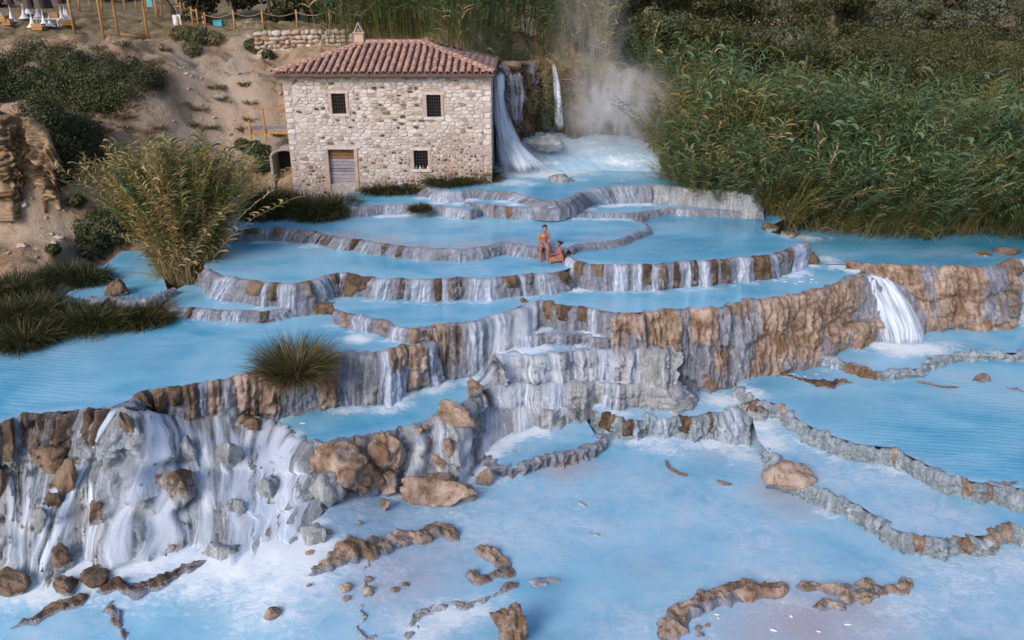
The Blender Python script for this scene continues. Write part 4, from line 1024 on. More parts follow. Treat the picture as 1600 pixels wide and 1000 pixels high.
# waterfalls
f1, g1 = sheet('waterfall', [(770,112),(769,140),(769,175),(770,205),(771,235),(773,270)], [(790,110),(791,135),(792,165),(806,198),(828,230),(872,268)], [41.6,41.4,41.2,40.9,40.4,39.6], 'fall_water',
      'broad white waterfall pouring down beside the right wall of the mill', 'waterfall', strength=1.05, bulge=.5, seed=2)
sheet('water_strand', [(772,150),(774,190),(778,230),(782,270)], [(786,150),(796,192),(820,232),(850,268)], [40.9,40.5,40.0,39.3], 'fall_water', None, None, strength=.75, bulge=.4, seed=31, parent=f1)
sheet('waterfall', [(789,112),(793,140),(795,165),(800,198)], [(816,110),(824,138),(822,165),(818,198)], [42.2,42.0,41.8,41.6], 'veil_water', 'thin bluish trickle falling just right of the broad mill waterfall', 'waterfall', strength=.75, bulge=.15, seed=5)
f2, g2 = sheet('waterfall', [(861,97),(863,130),(865,165),(864,202)], [(868,96),(876,130),(880,165),(884,203)], [43.4,43.2,43.0,42.8], 'fall_water', 'slim white waterfall dropping straight from the overgrown ledge', 'waterfall', strength=.9, bulge=.2, nu=14, seed=8)
f3, g3 = sheet('waterfall', [(1338,424),(1343,448),(1352,478),(1362,515),(1366,541)], [(1388,424),(1408,444),(1430,472),(1446,508),(1452,541)], [30.6,30.2,29.7,29.2,28.85], 'fall_water', 'silky white waterfall spilling left of the tan rock block', 'waterfall', strength=.86, bulge=.45, seed=11)
f4, g4 = sheet('waterfall', [(792,518),(776,540),(758,562),(738,585),(722,600)], [(818,528),(806,550),(792,575),(776,600),(752,616)], [26.5,25.9,25.3,24.8,24.5], 'fall_water', 'narrow chute of white water slanting left out of the central cascade', 'waterfall', strength=.7, bulge=.0, seed=14)
# running water from the falls down to the pool right of the mill
f5, g5 = sheet('water_rapids', [(800,205),(805,222),(818,245),(835,262),(850,280)], [(985,212),(1010,222),(1030,240),(1040,258),(1045,275)], [44.2,43.2,41.8,40.8,39.7], 'water', None, None, bulge=.0, nu=60, nv=50, seed=17)
n5 = len(f5.data.vertices)
for nm, val in (('foam', .35 + .35 * fbm(np.array(g5).reshape(-1, 3) * [.5, 1.6, 1], 3)), ('shallow', np.full(n5, .6)), ('silt', np.full(n5, .1)), ('dark', np.zeros(n5)), ('ripple', np.zeros(n5))):
    at = f5.data.attributes.new(nm, 'FLOAT', 'POINT'); at.data.foreach_set('value', np.asarray(val, np.float32))
tag(f5, kind='structure')

def fo(px, py, z, r, s): FOAM.append((*lvl(px, py, z)[:2], z, r, s))
for q in [(790,268,ZG,1.5,1.4),(830,270,ZG,1.6,1.3),(860,272,ZG,1.4,1.1),(800,285,ZG,1.2,.7),(900,268,ZG,1.4,.7),(770,285,ZG,.8,.6),(830,288,ZG,.8,.5),(900,280,ZG,.9,.5),(960,282,ZG,.9,.4),(720,288,ZG,.6,.7),(930,272,ZG,.7,.5),
          (925,310,ZS,.8,1.0),(950,315,ZS,.9,.9),(985,320,ZS,.8,.6),(910,322,ZS,.5,.6),
          (640,334,ZA,.5,.8),(735,340,ZA,.5,.6),(890,447,ZC,.7,1.2),(905,452,ZC,.6,.8),(1250,425,ZC,.5,.9),(1290,405,ZK,.8,.7),(1310,415,ZK,.7,.8),(1335,422,ZK,.5,1.0),(1262,372,ZK,.8,.7),(1235,355,ZK,.8,.6),(1290,372,ZK,.9,.35),
          (880,404,ZB,.4,.9),(870,410,ZB,.4,.5),(440,372,ZB,.4,.5),
          (1380,540,ZM,.8,1.2),(1415,545,ZM,.9,1.2),(1450,545,ZM,.9,1.0),(1400,553,ZM,.7,.8),(1480,540,ZM,1.0,.5),(1340,548,ZM,.5,.5),
          (1130,625,ZN,1.0,.8),(1165,615,ZR1,.8,.9),(1200,650,ZR2,.8,.7),(1170,690,ZR2,1.0,.8),(1190,665,ZR2,.8,.8),(1120,690,ZL,.9,.9),(1080,695,ZL,.7,.6),(1000,690,ZL,.5,.9),(1160,710,ZL,.8,.7),(960,690,ZL,.6,.5),
          (790,685,ZQ,.6,1.1),(785,700,ZQ,.5,.9),(860,662,ZQ,.5,.8),(940,665,ZL,.7,.8),
          (800,745,ZL,.6,.5),(770,750,ZL,.7,.7),(740,775,ZL,.5,.5),
          (60,870,ZL,1.4,1.1),(360,880,ZL,1.5,.9),(300,890,ZL,1.3,.7),(150,885,ZL,1.4,.8),(470,880,ZL,1.2,.9),(560,880,ZL,1.2,.5),(420,930,ZL,1.6,.6),(1130,680,ZL,1.3,.8),(1040,700,ZL,1.0,.6),(1200,690,ZR2,1.0,.8),(760,720,ZL,.7,.8),(700,800,ZL,1.0,.4),(140,862,ZL,.9,.8),(200,855,ZL,1.0,1.0),(300,850,ZL,.9,.9),(400,850,ZL,1.2,1.1),(460,850,ZL,1.2,1.2),(440,880,ZL,1.1,.8),(500,860,ZL,.9,.8),(100,890,ZL,1.3,.6),(30,890,ZL,1.2,.7),(220,880,ZL,1.2,.5),
          (380,915,ZL,1.2,.55),(520,830,ZL,.8,.6),(440,650,ZH,.5,.7),(450,680,ZH,.5,.9),
          (700,960,ZL,.8,.85),(740,955,ZL,.6,.8),(660,985,ZL,.9,.7),(780,930,ZL,.5,.5),(1500,900,ZL,1.6,.45),(1420,950,ZL,1.3,.45),(1580,880,ZL,1.2,.5),(1350,985,ZL,1.0,.3),
          (1255,690,ZR2,.6,.6),(1400,733,ZR2,.7,.7),(1450,760,ZR2,.6,.4)]: fo(*q)
SHAL = []
def sh(px, py, z, r, s): SHAL.append((*lvl(px, py, z)[:2], z, r, s))
for q in [(600,905,ZL,2.6,.9),(650,960,ZL,2.2,.9),(520,930,ZL,2.2,.75),(1000,760,ZL,2.2,.65),(1080,800,ZL,2.4,.7),(1180,770,ZL,1.8,.7),(960,830,ZL,2.2,.55),(1250,980,ZL,2.0,1.1),(1350,975,ZL,1.8,1.1),(1150,985,ZL,1.2,.8),
          (880,740,ZL,1.0,.8),(840,665,ZQ,.8,.7),(1300,740,ZR2,2.4,.85),(1430,800,ZR2,2.2,.9),(1500,810,ZR2,1.4,.9),(1200,740,ZL,1.4,.8),(1480,930,ZL,2.4,.8),(1560,980,ZL,2.0,.8),(1580,900,ZL,1.5,.8),(60,900,ZL,2.0,.6),(200,900,ZL,2.0,.55),(340,900,ZL,2.0,.6),
          (540,870,ZL,1.2,.6),(430,940,ZL,2.0,.6),(30,960,ZL,1.6,.3),(870,690,ZL,.9,.6),(1330,490,ZM,.6,.5),(1500,590,ZR1,1.6,.4),(1330,580,ZR1,1.2,.5)]: sh(*q)
SILT = []
for q in [(540,368,ZA,.8,.8),(600,376,ZA,.9,.7),(660,385,ZA,.8,.6),(740,384,ZA,.9,.55),(800,378,ZA,.8,.7),(860,383,ZA,.6,.6),(930,376,ZA,.6,.55),(985,362,ZA,.5,.5),
          (880,735,ZL,.7,.8),(910,728,ZL,.6,.7),(1260,975,ZL,1.5,.9),(1200,985,ZL,1.2,.7),(1330,960,ZL,1.2,.7),(1240,790,ZL,.9,.5),(1210,770,ZL,.7,.6),(640,900,ZL,1.3,.5),(690,860,ZL,.8,.4),(1000,890,ZL,.8,.2),(1120,700,ZL,.7,.3),
          (950,475,ZC,.5,.3),(1330,700,ZR2,.8,.3),(240,930,ZL,.7,.4),(870,635,ZQ,.8,.5),(590,930,ZL,.8,.5),(740,300,ZF,.6,.3)]: SILT.append((*P(*q[:3])[:2], *q[2:]))
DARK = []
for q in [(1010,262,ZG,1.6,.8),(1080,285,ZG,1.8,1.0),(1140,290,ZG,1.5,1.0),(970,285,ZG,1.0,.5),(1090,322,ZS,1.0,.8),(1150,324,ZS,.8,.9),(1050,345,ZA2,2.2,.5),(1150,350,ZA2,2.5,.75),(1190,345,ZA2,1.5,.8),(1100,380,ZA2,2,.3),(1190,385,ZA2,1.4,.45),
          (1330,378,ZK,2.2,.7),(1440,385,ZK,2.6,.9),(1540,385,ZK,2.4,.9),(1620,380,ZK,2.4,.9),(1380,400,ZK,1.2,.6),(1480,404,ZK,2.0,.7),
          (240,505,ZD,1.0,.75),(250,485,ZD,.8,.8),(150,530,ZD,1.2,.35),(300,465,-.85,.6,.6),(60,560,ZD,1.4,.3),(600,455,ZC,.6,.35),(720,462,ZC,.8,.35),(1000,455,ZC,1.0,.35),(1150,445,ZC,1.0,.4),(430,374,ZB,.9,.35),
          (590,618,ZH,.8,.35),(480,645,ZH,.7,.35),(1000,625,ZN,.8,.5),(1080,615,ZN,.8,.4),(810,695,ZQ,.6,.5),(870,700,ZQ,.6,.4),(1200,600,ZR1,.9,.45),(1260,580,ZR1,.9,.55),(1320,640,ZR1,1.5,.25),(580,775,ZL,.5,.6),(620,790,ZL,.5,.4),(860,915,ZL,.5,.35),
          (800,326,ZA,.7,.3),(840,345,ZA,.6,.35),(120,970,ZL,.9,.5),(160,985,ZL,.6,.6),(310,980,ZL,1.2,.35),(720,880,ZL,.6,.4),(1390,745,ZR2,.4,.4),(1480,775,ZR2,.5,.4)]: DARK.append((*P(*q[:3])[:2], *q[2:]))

def field(spots, x, y, z, jit=0.3):
    f = np.zeros(len(x))
    for sx, sy, sz, r, s in spots:
        if abs(sz - z) > (0.95 if z == ZL and sx < -2.5 else 0.35): continue
        d2 = ((x - sx) ** 2 + ((y - sy) * 1.35) ** 2) / (r * r)
        f = np.maximum(f, s * np.exp(-d2 * 0.9))
    return f
def pool(key):
    z, px = POOLS[key]
    w = POLYW[key]
    pts = []
    for a, b in zip(w, np.roll(w, -1, 0)):
        n = max(int(np.linalg.norm(b - a) / 0.35), 1)
        for t in range(n): pts.append(a + (b - a) * t / n)
    nb = len(pts)
    lo, hi = w.min(0), w.max(0)
    st = 0.22 if key != 'L' else 0.26
    X, Y = np.meshgrid(np.arange(lo[0], hi[0], st), np.arange(lo[1], hi[1], st))
    X, Y = X.ravel() + RNG.uniform(-.06, .06, X.size), Y.ravel() + RNG.uniform(-.06, .06, Y.size)
    vx, vy, _ = project(np.stack([X, Y, np.full_like(X, z)], -1))
    near = (vx > -250) & (vx < 1850) & (vy < 1100)
    k = inside(w, X, Y) & near & (seg_dist(np.vstack([w, w[:1]]), X, Y) > 0.08)
    allp = [Vector(p) for p in pts] + [Vector((a, b)) for a, b in zip(X[k], Y[k])]
    r = delaunay_2d_cdt(allp, [], [list(range(nb))], 1, 1e-5)
    V = np.array([(v.x, v.y) for v in r[0]])
    x, y = V[:, 0], V[:, 1]
    foam = field(FOAM, x, y, z); shal = field(SHAL, x, y, z); silt = field(SILT, x, y, z); dark = field(DARK, x, y, z)
    edge = seg_dist(np.vstack([w, w[:1]]), x, y)
    big = fbm(np.stack([x * .22, y * .35, x * 0 + z], -1), 4)
    if key in ('L', 'R2', 'N', 'Q'):
        foam = np.maximum(foam, np.clip(.10 + .30 * big, 0, .34)); shal = np.clip(np.maximum(shal, .45 + .5 * big), 0, 1)
    else:
        shal = np.maximum(shal, np.clip(.02 + .35 * big, 0, .4)); foam = np.maximum(foam, .02)
    shal = np.maximum(shal, 0.35 * sstep(0.5, 0.0, edge))
    rip = np.zeros(len(x)) + 0.12
    for qx, qy, qz, qr in ((1450,690,ZR1,4.0),(1560,640,ZR1,4.0),(1400,640,ZR1,2.5),(1600,720,ZR1,3.0),(400,405,ZB,1.8),(40,620,ZD,2.0),(60,560,ZD,2.0)):
        if abs(qz - z) < .1:
            c = P(qx, qy, qz); rip = np.maximum(rip, np.exp(-((x - c[0]) ** 2 + (y - c[1]) ** 2) / qr ** 2))
    if key == 'L': zr = low_rise(x, y); foam = np.maximum(foam, (.32 + .6 * fbm(np.stack([x * .8, y * 1.0, x * 0], -1), 4)) * sstep(.1, .7, zr))
    else: zr = 0
    zz = z + zr + 0.05 * np.clip(foam, 0, 1) * (0.5 + fbm(np.stack([x * 3, y * 3, x * 0], -1), 2))
    F = np.array([list(f) for f in r[2] if len(f) == 3])
    nrm = (V[F[:, 1]] - V[F[:, 0]])[:, 0] * (V[F[:, 2]] - V[F[:, 0]])[:, 1] - (V[F[:, 1]] - V[F[:, 0]])[:, 1] * (V[F[:, 2]] - V[F[:, 0]])[:, 0]
    F[nrm < 0] = F[nrm < 0][:, ::-1]
    obj('pool_water', np.c_[V, zz], F, MAT['water'], origin=(w[:, 0].mean(), w[:, 1].mean(), z), kind='structure',
        attrs={'foam': foam, 'shallow': shal, 'silt': silt, 'dark': dark, 'ripple': rip})
POOLS['U'] = (-1.6, [(780,520),(795,523),(820,524),(850,522.5),(880,522.5),(910,523.5),(945,529),(960,520),(930,505),(880,498),(840,495),(800,508)])
POOLS['T'] = (-1.95, [(764,562),(775,555),(800,555),(822,557),(850,554.5),(879,550.5),(915,547.5),(960,544.5),(990,540.5),(1011,541.5),(1034,550),(1020,525),(960,520),(900,522),(850,524),(780,530)])
POOLS['T3'] = (-2.9, [(756,602),(775,600),(800,599),(834,598),(870,597),(900,596.5),(930,597),(978,600),(1020,603),(1045,607),(1040,590),(960,585),(850,580),(770,580)])
POOLS['T4'] = (-3.5, [(738,628),(750,626),(765,626),(790,632),(820,635),(846,638),(872,642),(880,625),(820,615),(750,612)])
for k in ('U', 'T', 'T3', 'T4'): POLYW[k] = P([q[0] for q in POOLS[k][1]], [q[1] for q in POOLS[k][1]], POOLS[k][0])[:, :2]
for q in ((815,516,-1.6,.6,1.1),(850,514,-1.6,.4,.9),(800,545,-1.95,.6,.8),(830,545,-1.95,.5,.7),(925,533,-1.95,.5,1.0),(790,590,-2.9,.6,.8),(780,622,-3.5,.6,.8)): fo(*q)
for q in ((980,537,-1.95,.6,.7),(890,540,-1.95,.6,.6),(880,590,-2.9,.8,.7),(930,590,-2.9,.8,.8)): SILT.append((*P(*q[:3])[:2], *q[2:]))
for k in POOLS: pool(k)

# ------------------------------------------------------------------ loose rocks and ridges
def bld(label, px, py, wpx, hpx, z, seed, dry=.6, deep=.8, **kw):
    """boulder seen as wpx x hpx pixels around (px, py), standing on level z"""
    c = lvl(px, py + hpx * .5, z)
    sc = FPX / (c[1] * _CP - (c[2] - CZ) * _SP)
    w, h = wpx / sc, hpx / sc
    return boulder(label, (c[0], c[1] + w * deep * .25, c[2] + h * .32), (w * 1.1, w * deep * 1.1, h * 1.25), seed, dry=dry, **kw)
def bwall(wall, label, px, py, wpx, hpx, seed, dry=.4, **kw):
    c = wall.at(px, py)
    sc = FPX / (c[1] * _CP - (c[2] - CZ) * _SP)
    w, h = wpx / sc, hpx / sc
    c[1] += .22 * w
    return boulder(label, c, (w * 1.12, w * 1.0, h * 1.22), seed, dry=dry, **kw)
gb = 'boulders in the lower left cascade'
for i, (lb, px, py, w, h, dr, tl) in enumerate([
    ('upright brown stone standing in the lip of the left cascade', 198, 668, 24, 58, 1.0, .1),
    ('square brown block under the dark rim at the far left', 80, 722, 50, 48, .95, .1),
    ('tall leaning tan rock in the left cascade, left of the white stream', 112, 755, 36, 58, .9, -.25),
    ('tan rock leaning against the foot of the tall leaning one', 94, 778, 26, 36, .8, .2),
    ('brown rock cut by the left edge of the frame', 2, 775, 30, 66, 1.0, 0),
    ('grey speckled boulder low in the cascade near the left edge', 68, 808, 32, 40, .25, 0),
    ('small dark brown rock beside a thin stream in the left cascade', 126, 805, 22, 26, .75, 0),
    ('rounded brown boulder right of the small dark one', 166, 795, 32, 46, .65, .15),
    ('largest two-toned boulder in the middle of the left cascade', 265, 772, 56, 70, .45, 0),
    ('grey boulder leaning on the top of the largest cascade boulder', 292, 722, 46, 46, .2, .2),
    ('grey rounded rock high in the middle of the cascade', 178, 725, 36, 40, .1, 0),
    ('pale grey rock right of the largest cascade boulder', 358, 735, 48, 60, .1, -.1),
    ('small dark wet rock below the lip, between two streams', 146, 702, 28, 26, .3, 0),
    ('low grey rock at the foot of the right-hand stream', 372, 788, 36, 26, .3, 0),
    ('grey boulder beneath the outflow, right side of the cascade', 430, 770, 44, 50, .1, 0),
    ('dark brown knobbly rock at the bottom of the left cascade', 106, 858, 32, 32, .7, .2),
    ('small brown rock near the outlet beside the rush tussock', 384, 656, 24, 26, .9, 0),
    ('flat brown stone under the small rock beside the tussock', 402, 668, 30, 12, .8, 0),
    ('pale round boulder at the right end of the left cascade', 522, 760, 46, 52, .05, 0),
    ('grey rock in the foam at the foot of the left cascade', 282, 838, 40, 26, .3, 0),
    ('small grey rock peeking out of the foam, foot of the cascade', 250, 855, 24, 16, .4, 0)]):
    bwall(wX, lb, px, py, w, h, 100 + i, dry=dr, group=gb, tilt=tl)
gh = 'rocks on the pale middle slope'
bwall(wH, 'large pale pink-tan boulder under the long lower pool', 548, 735, 96, 98, 148, dry=.85, mat='pale_travertine', level=4, rough=.34, tilt=-.12)
bwall(wH, 'pale boulder wedged right of the large pink-tan one', 600, 716, 60, 66, 149, dry=.8, mat='pale_travertine', level=4, rough=.4, tilt=.2)
bwall(wH, 'small brown overhang at the foot of the large pale boulder', 592, 758, 44, 30, 147, dry=.9, mat='pale_travertine', level=3, rough=.4)
for i, (lb, px, py, w, h, dr, tl) in enumerate([
    ('cracked tan rock at the top of the pale middle slope', 702, 655, 56, 44, .95, -.3),
    ('tall tan rock pair, upper one, on the pale middle slope', 696, 702, 24, 34, .85, .2),
    ('tall tan rock pair, lower one, on the pale middle slope', 684, 728, 30, 44, .9, -.1),
    ('mossy brown rock left of the tall tan pair', 646, 722, 24, 36, .85, .1),
    ('small tan pebble rock above the mossy brown rock', 658, 692, 18, 20, .8, 0),
    ('small tan knob at the lip of the long lower pool', 660, 670, 12, 16, .8, 0),
    ('tan knob next to the smaller one at the pool lip', 644, 674, 14, 14, .8, 0)]):
    bwall(wH, lb, px, py, w, h, 150 + i, dry=dr, group=gh, tilt=tl, mat='pale_travertine')
bld('broad flat brown rock lying in the lowest pool', 686, 764, 108, 46, ZL, 160, dry=.9, deep=.55, mat='pale_travertine', level=4, tilt=.1)
bld('small brown rock beside the shadowed pale block', 601, 786, 20, 20, ZL, 161, dry=.85, mat='pale_travertine')
bld('round brown stone above the small one by the pale block', 638, 766, 18, 12, ZL, 162, dry=.8, mat='pale_travertine')
bld('brown rock half out of the water right of the broad flat rock', 757, 742, 22, 32, ZL, 163, dry=.75, mat='pale_travertine')
bld('brown crag at the right end of the long lower pool', 742, 604, 22, 30, ZH, 164, dry=.8, mat='pale_travertine')
bld('dark boulder in the foaming step left of the golden reeds', 181, 448, 36, 26, -.62, 165, dry=.8)
bld('small brown stone sitting on the rim above the central cascade', 817, 468, 11, 11, ZC, 166, dry=.95)
bld('brown rock in the rapids at the right end of the middle pool', 1271, 404, 22, 18, ZC, 167, dry=.85)
bld('dark flat rock on the right shore of the blue pool by the reeds', 1206, 355, 28, 10, ZA2, 168, dry=.6)
bld('second dark flat rock on the shore by the reeds, nearer', 1236, 366, 26, 9, ZA2, 169, dry=.5)
bld('round grey boulder drowned in the rapids below the falls', 873, 278, 34, 14, ZG, 170, dry=.2)
bld('big rounded grey boulder at the foot of the slim waterfall', 857, 217, 48, 26, 2.3, 171, dry=.25, level=4)
bld('brown crag jutting out between the two mill waterfalls', 819, 165, 36, 62, 2.6, 172, dry=.9, mat='travertine', level=4, rough=.4)
bld('lower brown ledge rock between the two mill waterfalls', 835, 192, 44, 26, 2.5, 173, dry=.75, mat='travertine')
bld('dark brown boulder at the lower left edge of the frame', 12, 914, 48, 36, ZL, 174, dry=1.0)
bld('wedge of brown rock above the lower left ridge', 148, 900, 44, 24, ZL, 175, dry=.9)
bld('brown and white rock left of the wedge, lower left', 96, 914, 38, 30, ZL, 176, dry=.65)
bld('small pale rock in the shallows right of the wedge', 188, 874, 14, 10, ZL, 177, dry=.4)
bld('round pale pebble in the bottom left shallows', 424, 960, 22, 16, ZL, 178, dry=.7, mat='pale_travertine', name='pebble')
bld('knobbly brown rock cut by the bottom edge of the frame', 800, 978, 46, 60, ZL, 179, dry=.9, mat='pale_travertine', level=4, rough=.45)
bld('dark round rock at the right part of the bottom ridge', 1354, 910, 24, 18, ZL, 180, dry=.7, mat='pale_travertine')
bld('flat tan rock with twigs at the head of the shallow right pool', 1236, 744, 60, 40, ZR2 - .25, 181, dry=.9, mat='pale_travertine', deep=.7)
bld('grey rock at the left end of the long right rim', 1172, 640, 46, 34, ZN - .3, 182, dry=.4)
bld('low pinkish rock in the water near the right edge', 1538, 590, 24, 16, ZR1, 183, dry=.5, mat='pale_travertine')
bld('small dark rock poking from the water near the mill waterfall outflow', 1580, 392, 34, 8, ZK, 184, dry=.7)
bld('thin brown rock in the dark pool at the right', 1540, 396, 22, 6, ZK, 185, dry=.8)
for i, (px, py, w, h) in enumerate([(541,918,18,13),(540,935,12,9),(575,905,12,8),(574,922,16,12),(617,921,12,9),(634,912,9,7),(483,864,12,8),(511,830,14,9),(482,915,7,5),(721,946,12,8),(560,817,10,6)]):
    bld('small tan stone poking out of the shallow bottom pool', px, py, w, h, ZL, 200 + i, dry=.8, mat='pale_travertine', group='small stones in the shallow bottom pool', name='pebble', level=2)
for i, (px, py, w_, h_) in enumerate([(60,876,34,16),(338,862,44,18),(492,836,40,26)]):
    bld(['pale wet rock in the foam at the far left', 'pale wet rock in the foam under the middle of the cascade', 'pale wet rock in the foam at the right end of the cascade'][i], px, py, w_, h_, ZL, 230 + i, dry=.1, group='wet rocks in the foam', name='wet_rock')
ridge('crooked tan ridge of rock crossing the bottom pool', [(478,898),(504,884),(530,872),(541,862),(578,856),(619,847),(656,841),(688,833),(719,844)], ZL, [0.205, 0.41, 0.574, 0.779, 0.615, 0.492, 0.492, 0.533, 0.328], [0.034, 0.102, 0.17, 0.245, 0.204, 0.204, 0.204, 0.245, 0.136], 3, drop=.4)
ridge('hooked tan ridge right of the crooked one', [(741,858),(765,866),(783,884),(795,896),(765,902),(745,908),(735,888)], ZL, [0.287, 0.41, 0.41, 0.41, 0.287, 0.328, 0.246], [0.17, 0.218, 0.19, 0.136, 0.136, 0.17, 0.102], 5)
ridge('short broken ridge trailing off the hooked one', [(808,912),(790,922),(768,938)], ZL, [0.205, 0.18, 0.082], [0.109, 0.095, 0.034], 6)
ridge('long tan ridge round the shallow pool at the bottom right', [(1035,1004),(1046,992),(1058,968),(1076,956),(1100,946),(1124,934),(1166,926),(1197,926),(1234,922)], ZL, [0.574, 0.615, 0.574, 0.492, 0.492, 0.574, 0.615, 0.492, 0.369], [0.136, 0.17, 0.19, 0.204, 0.218, 0.218, 0.245, 0.204, 0.19], 7, drop=.4)
ridge('broken right half of the bottom right ridge', [(1240,920),(1258,921),(1292,922),(1329,930),(1355,933),(1381,922),(1407,922),(1424,908)], ZL, [0.246, 0.262, 0.287, 0.41, 0.41, 0.328, 0.328, 0.287], [0.15, 0.15, 0.17, 0.17, 0.177, 0.136, 0.136, 0.15], 8)
ridge('flat tan slab below the bottom right ridge', [(1266,946),(1290,952),(1325,948)], ZL, [0.246, 0.369, 0.205], [0.068, 0.095, 0.054], 9)
ridge('dark ridge running up from the bottom left corner', [(14,984),(45,971),(79,958),(113,944),(142,931)], ZL, [0.082, 0.164, 0.23, 0.279, 0.246], [0.054, 0.095, 0.122, 0.15, 0.109], 10, dry=.95, mat='travertine')
ridge('mossy ridge joining the dark one, lower left', [(150,926),(173,920),(199,917),(226,923),(252,912),(263,899),(289,891),(322,877)], ZL, [0.246, 0.369, 0.328, 0.41, 0.41, 0.328, 0.328, 0.164], [0.102, 0.163, 0.136, 0.204, 0.218, 0.17, 0.136, 0.068], 11, dry=.7, mat='travertine')
ridge('pink twisted ridge going down to the bottom edge, lower left', [(182,938),(170,951),(186,961),(184,980),(192,1002)], ZL, [0.164, 0.246, 0.246, 0.205, 0.246], [0.082, 0.102, 0.102, 0.082, 0.068], 12)
ridge('pale half sunken ridge in the bottom middle shallows', [(576,868),(570,905),(566,945),(564,985),(600,1000)], ZL, [0.164, 0.164, 0.164, 0.205, 0.205], [-0.014, 0.0, 0.0, 0.007, 0.0], 13, dry=.3, mat='grey_travertine')
ridge('foam-white sunken ridge left of the knobbly bottom rock', [(640,1000),(652,965),(690,948),(730,945),(770,938)], ZL, [0.287, 0.328, 0.328, 0.287, 0.205], [0.014, 0.041, 0.041, 0.034, 0.0], 14, dry=.05, mat='grey_travertine')
ridge('dark sunken rock just under the surface, bottom centre', [(820,912),(842,908),(862,906),(876,913)], ZL, [0.246, 0.41, 0.41, 0.246], [-0.014, 0.02, 0.027, -0.02], 15, dry=.3, mat='grey_travertine')
ridge('thin sunken rock ridge in the middle of the lowest pool', [(900,782),(910,790),(920,797)], ZL, [0.123, 0.164, 0.123], [0.014, 0.027, 0.014], 16, dry=.4, mat='grey_travertine')
ridge('submerged stone edge showing in the centre of the lowest pool', [(905,835),(925,833),(945,840)], ZL, [0.164, 0.246, 0.164], [0.0, 0.02, 0.0], 17, dry=.4, mat='grey_travertine')
ridge('brown root-like ridge curving out from the cliff foot', [(1206,574),(1226,587),(1259,596),(1292,604),(1309,599),(1338,599)], ZR1, [.25,.28,.26,.3,.28,.12], [.12,.12,.12,.16,.14,.03], 18, dry=.95, mat='travertine')
ridge('tan ridge just breaking the surface near the right edge', [(1570,605),(1590,612),(1625,614)], ZR1, [.15,.2,.2], [.06,.08,.08], 19)
def drift(label, path, z, r):
    p = catmull(P([q[0] for q in path], [q[1] for q in path], z), 8)
    p[:, 2] += 0.05 * fbm(p * 3, 2) + 0.03
    rr_ = np.asarray(r) * (1 + .35 * fbm(p * 5, 2)) * np.sqrt(np.clip(np.minimum(np.arange(len(p)), np.arange(len(p))[::-1]) / 4 + .2, 0, 1))
    tag(MB().tube(p, rr_, 8).obj('driftwood', MAT['driftwood'], None, origin=p[0], smooth=True), label, 'driftwood')
drift('crooked brown branch lying in the lowest pool', [(1040,721),(1046,732),(1056,739),(1074,744)], ZL, .06)
drift('short brown log right of the crooked branch', [(1120,752),(1130,757),(1144,757)], ZL, .055)
drift('thin branch floating in the right-hand pool', [(1432,597),(1455,602),(1478,607),(1498,606)], ZR1, .04)
drift('thin dead reed stalk lying across the rim at far right', [(1545,752),(1570,756),(1590,755)], ZR1 + .1, .03)
# flakes of foam drifting in the pools
rr = np.random.default_rng(5)
for px, py, z, n, sp in [(1245,438,ZC,9,26),(1255,440,ZC,6,14),(1262,590,ZR1,6,22),(1160,960,ZL,3,40),(1250,985,ZL,3,40),(440,660,ZH,4,18)]:
    for i in range(n):
        c = P(px + rr.normal() * sp, py + rr.normal() * sp * .18, z)
        v, F = rock_shape((rr.uniform(.06, .20), rr.uniform(.04, .10), .02), 300 + i, 1, .4, rr.uniform(-.4, .4), 1)
        tag(obj('foam_flake', v + c + [0, 0, .015], F, MAT['foam_white'], origin=c), 'white flake of foam drifting on the milky water', 'foam', 'foam flakes on the pools')
# ------------------------------------------------------------------ the mill
HX0, HX1, HY, HZ0, HZ1, HD = -10.42, -0.95, 37.5, 0.75, 6.30, 6.6
house = thing('mill_house', 'old two-storey stone mill with hipped terracotta roof beside the waterfall', 'house', ((HX0 + HX1) / 2, HY, HZ0))
def wx(px, py): return PY(px, py, HY)
def rect(x0, y0, x1, y1):
    a, b = wx(x0, y0), wx(x1, y1)
    return (min(a[0], b[0]), max(a[0], b[0]), min(a[2], b[2]), max(a[2], b[2]))
R_UL, R_UR, R_LR, R_D = rect(517, 146, 541.5, 178), rect(666, 148, 689.5, 183), rect(646, 235, 669.5, 264.5), rect(512, 233.5, 557, 288)
OPEN = [R_UL, R_UR, R_LR, R_D]
# shell with openings and reveals
mb = MB()
xs = sorted({HX0, HX1, *[r[0] for r in OPEN], *[r[1] for r in OPEN]})
zs = sorted({HZ0 - .6, HZ1, *[r[2] for r in OPEN], *[r[3] for r in OPEN]})
for a, b in zip(xs[:-1], xs[1:]):
    for c, d in zip(zs[:-1], zs[1:]):
        if any(r[0] - 1e-6 <= a and b <= r[1] + 1e-6 and r[2] - 1e-6 <= c and d <= r[3] + 1e-6 for r in OPEN): continue
        mb.add([(a, HY, c), (b, HY, c), (b, HY, d), (a, HY, d)], [(0, 1, 2, 3)])
for x0, x1, z0, z1 in OPEN:
    y1 = HY + .34
    mb.add([(x0,HY,z0),(x1,HY,z0),(x1,HY,z1),(x0,HY,z1),(x0,y1,z0),(x1,y1,z0),(x1,y1,z1),(x0,y1,z1)], [(0,4,5,1),(1,5,6,2),(2,6,7,3),(3,7,4,0)])
zb = HZ0 - .6
mb.add([(HX0,HY,zb),(HX0,HY,HZ1),(HX0,HY+HD,HZ1),(HX0,HY+HD,zb),(HX1,HY,zb),(HX1,HY,HZ1),(HX1,HY+HD,HZ1),(HX1,HY+HD,zb)], [(0,1,2,3),(4,7,6,5),(3,2,6,7),(1,5,6,2)])
wall = mb.obj('wall', MAT['mortar'], house)
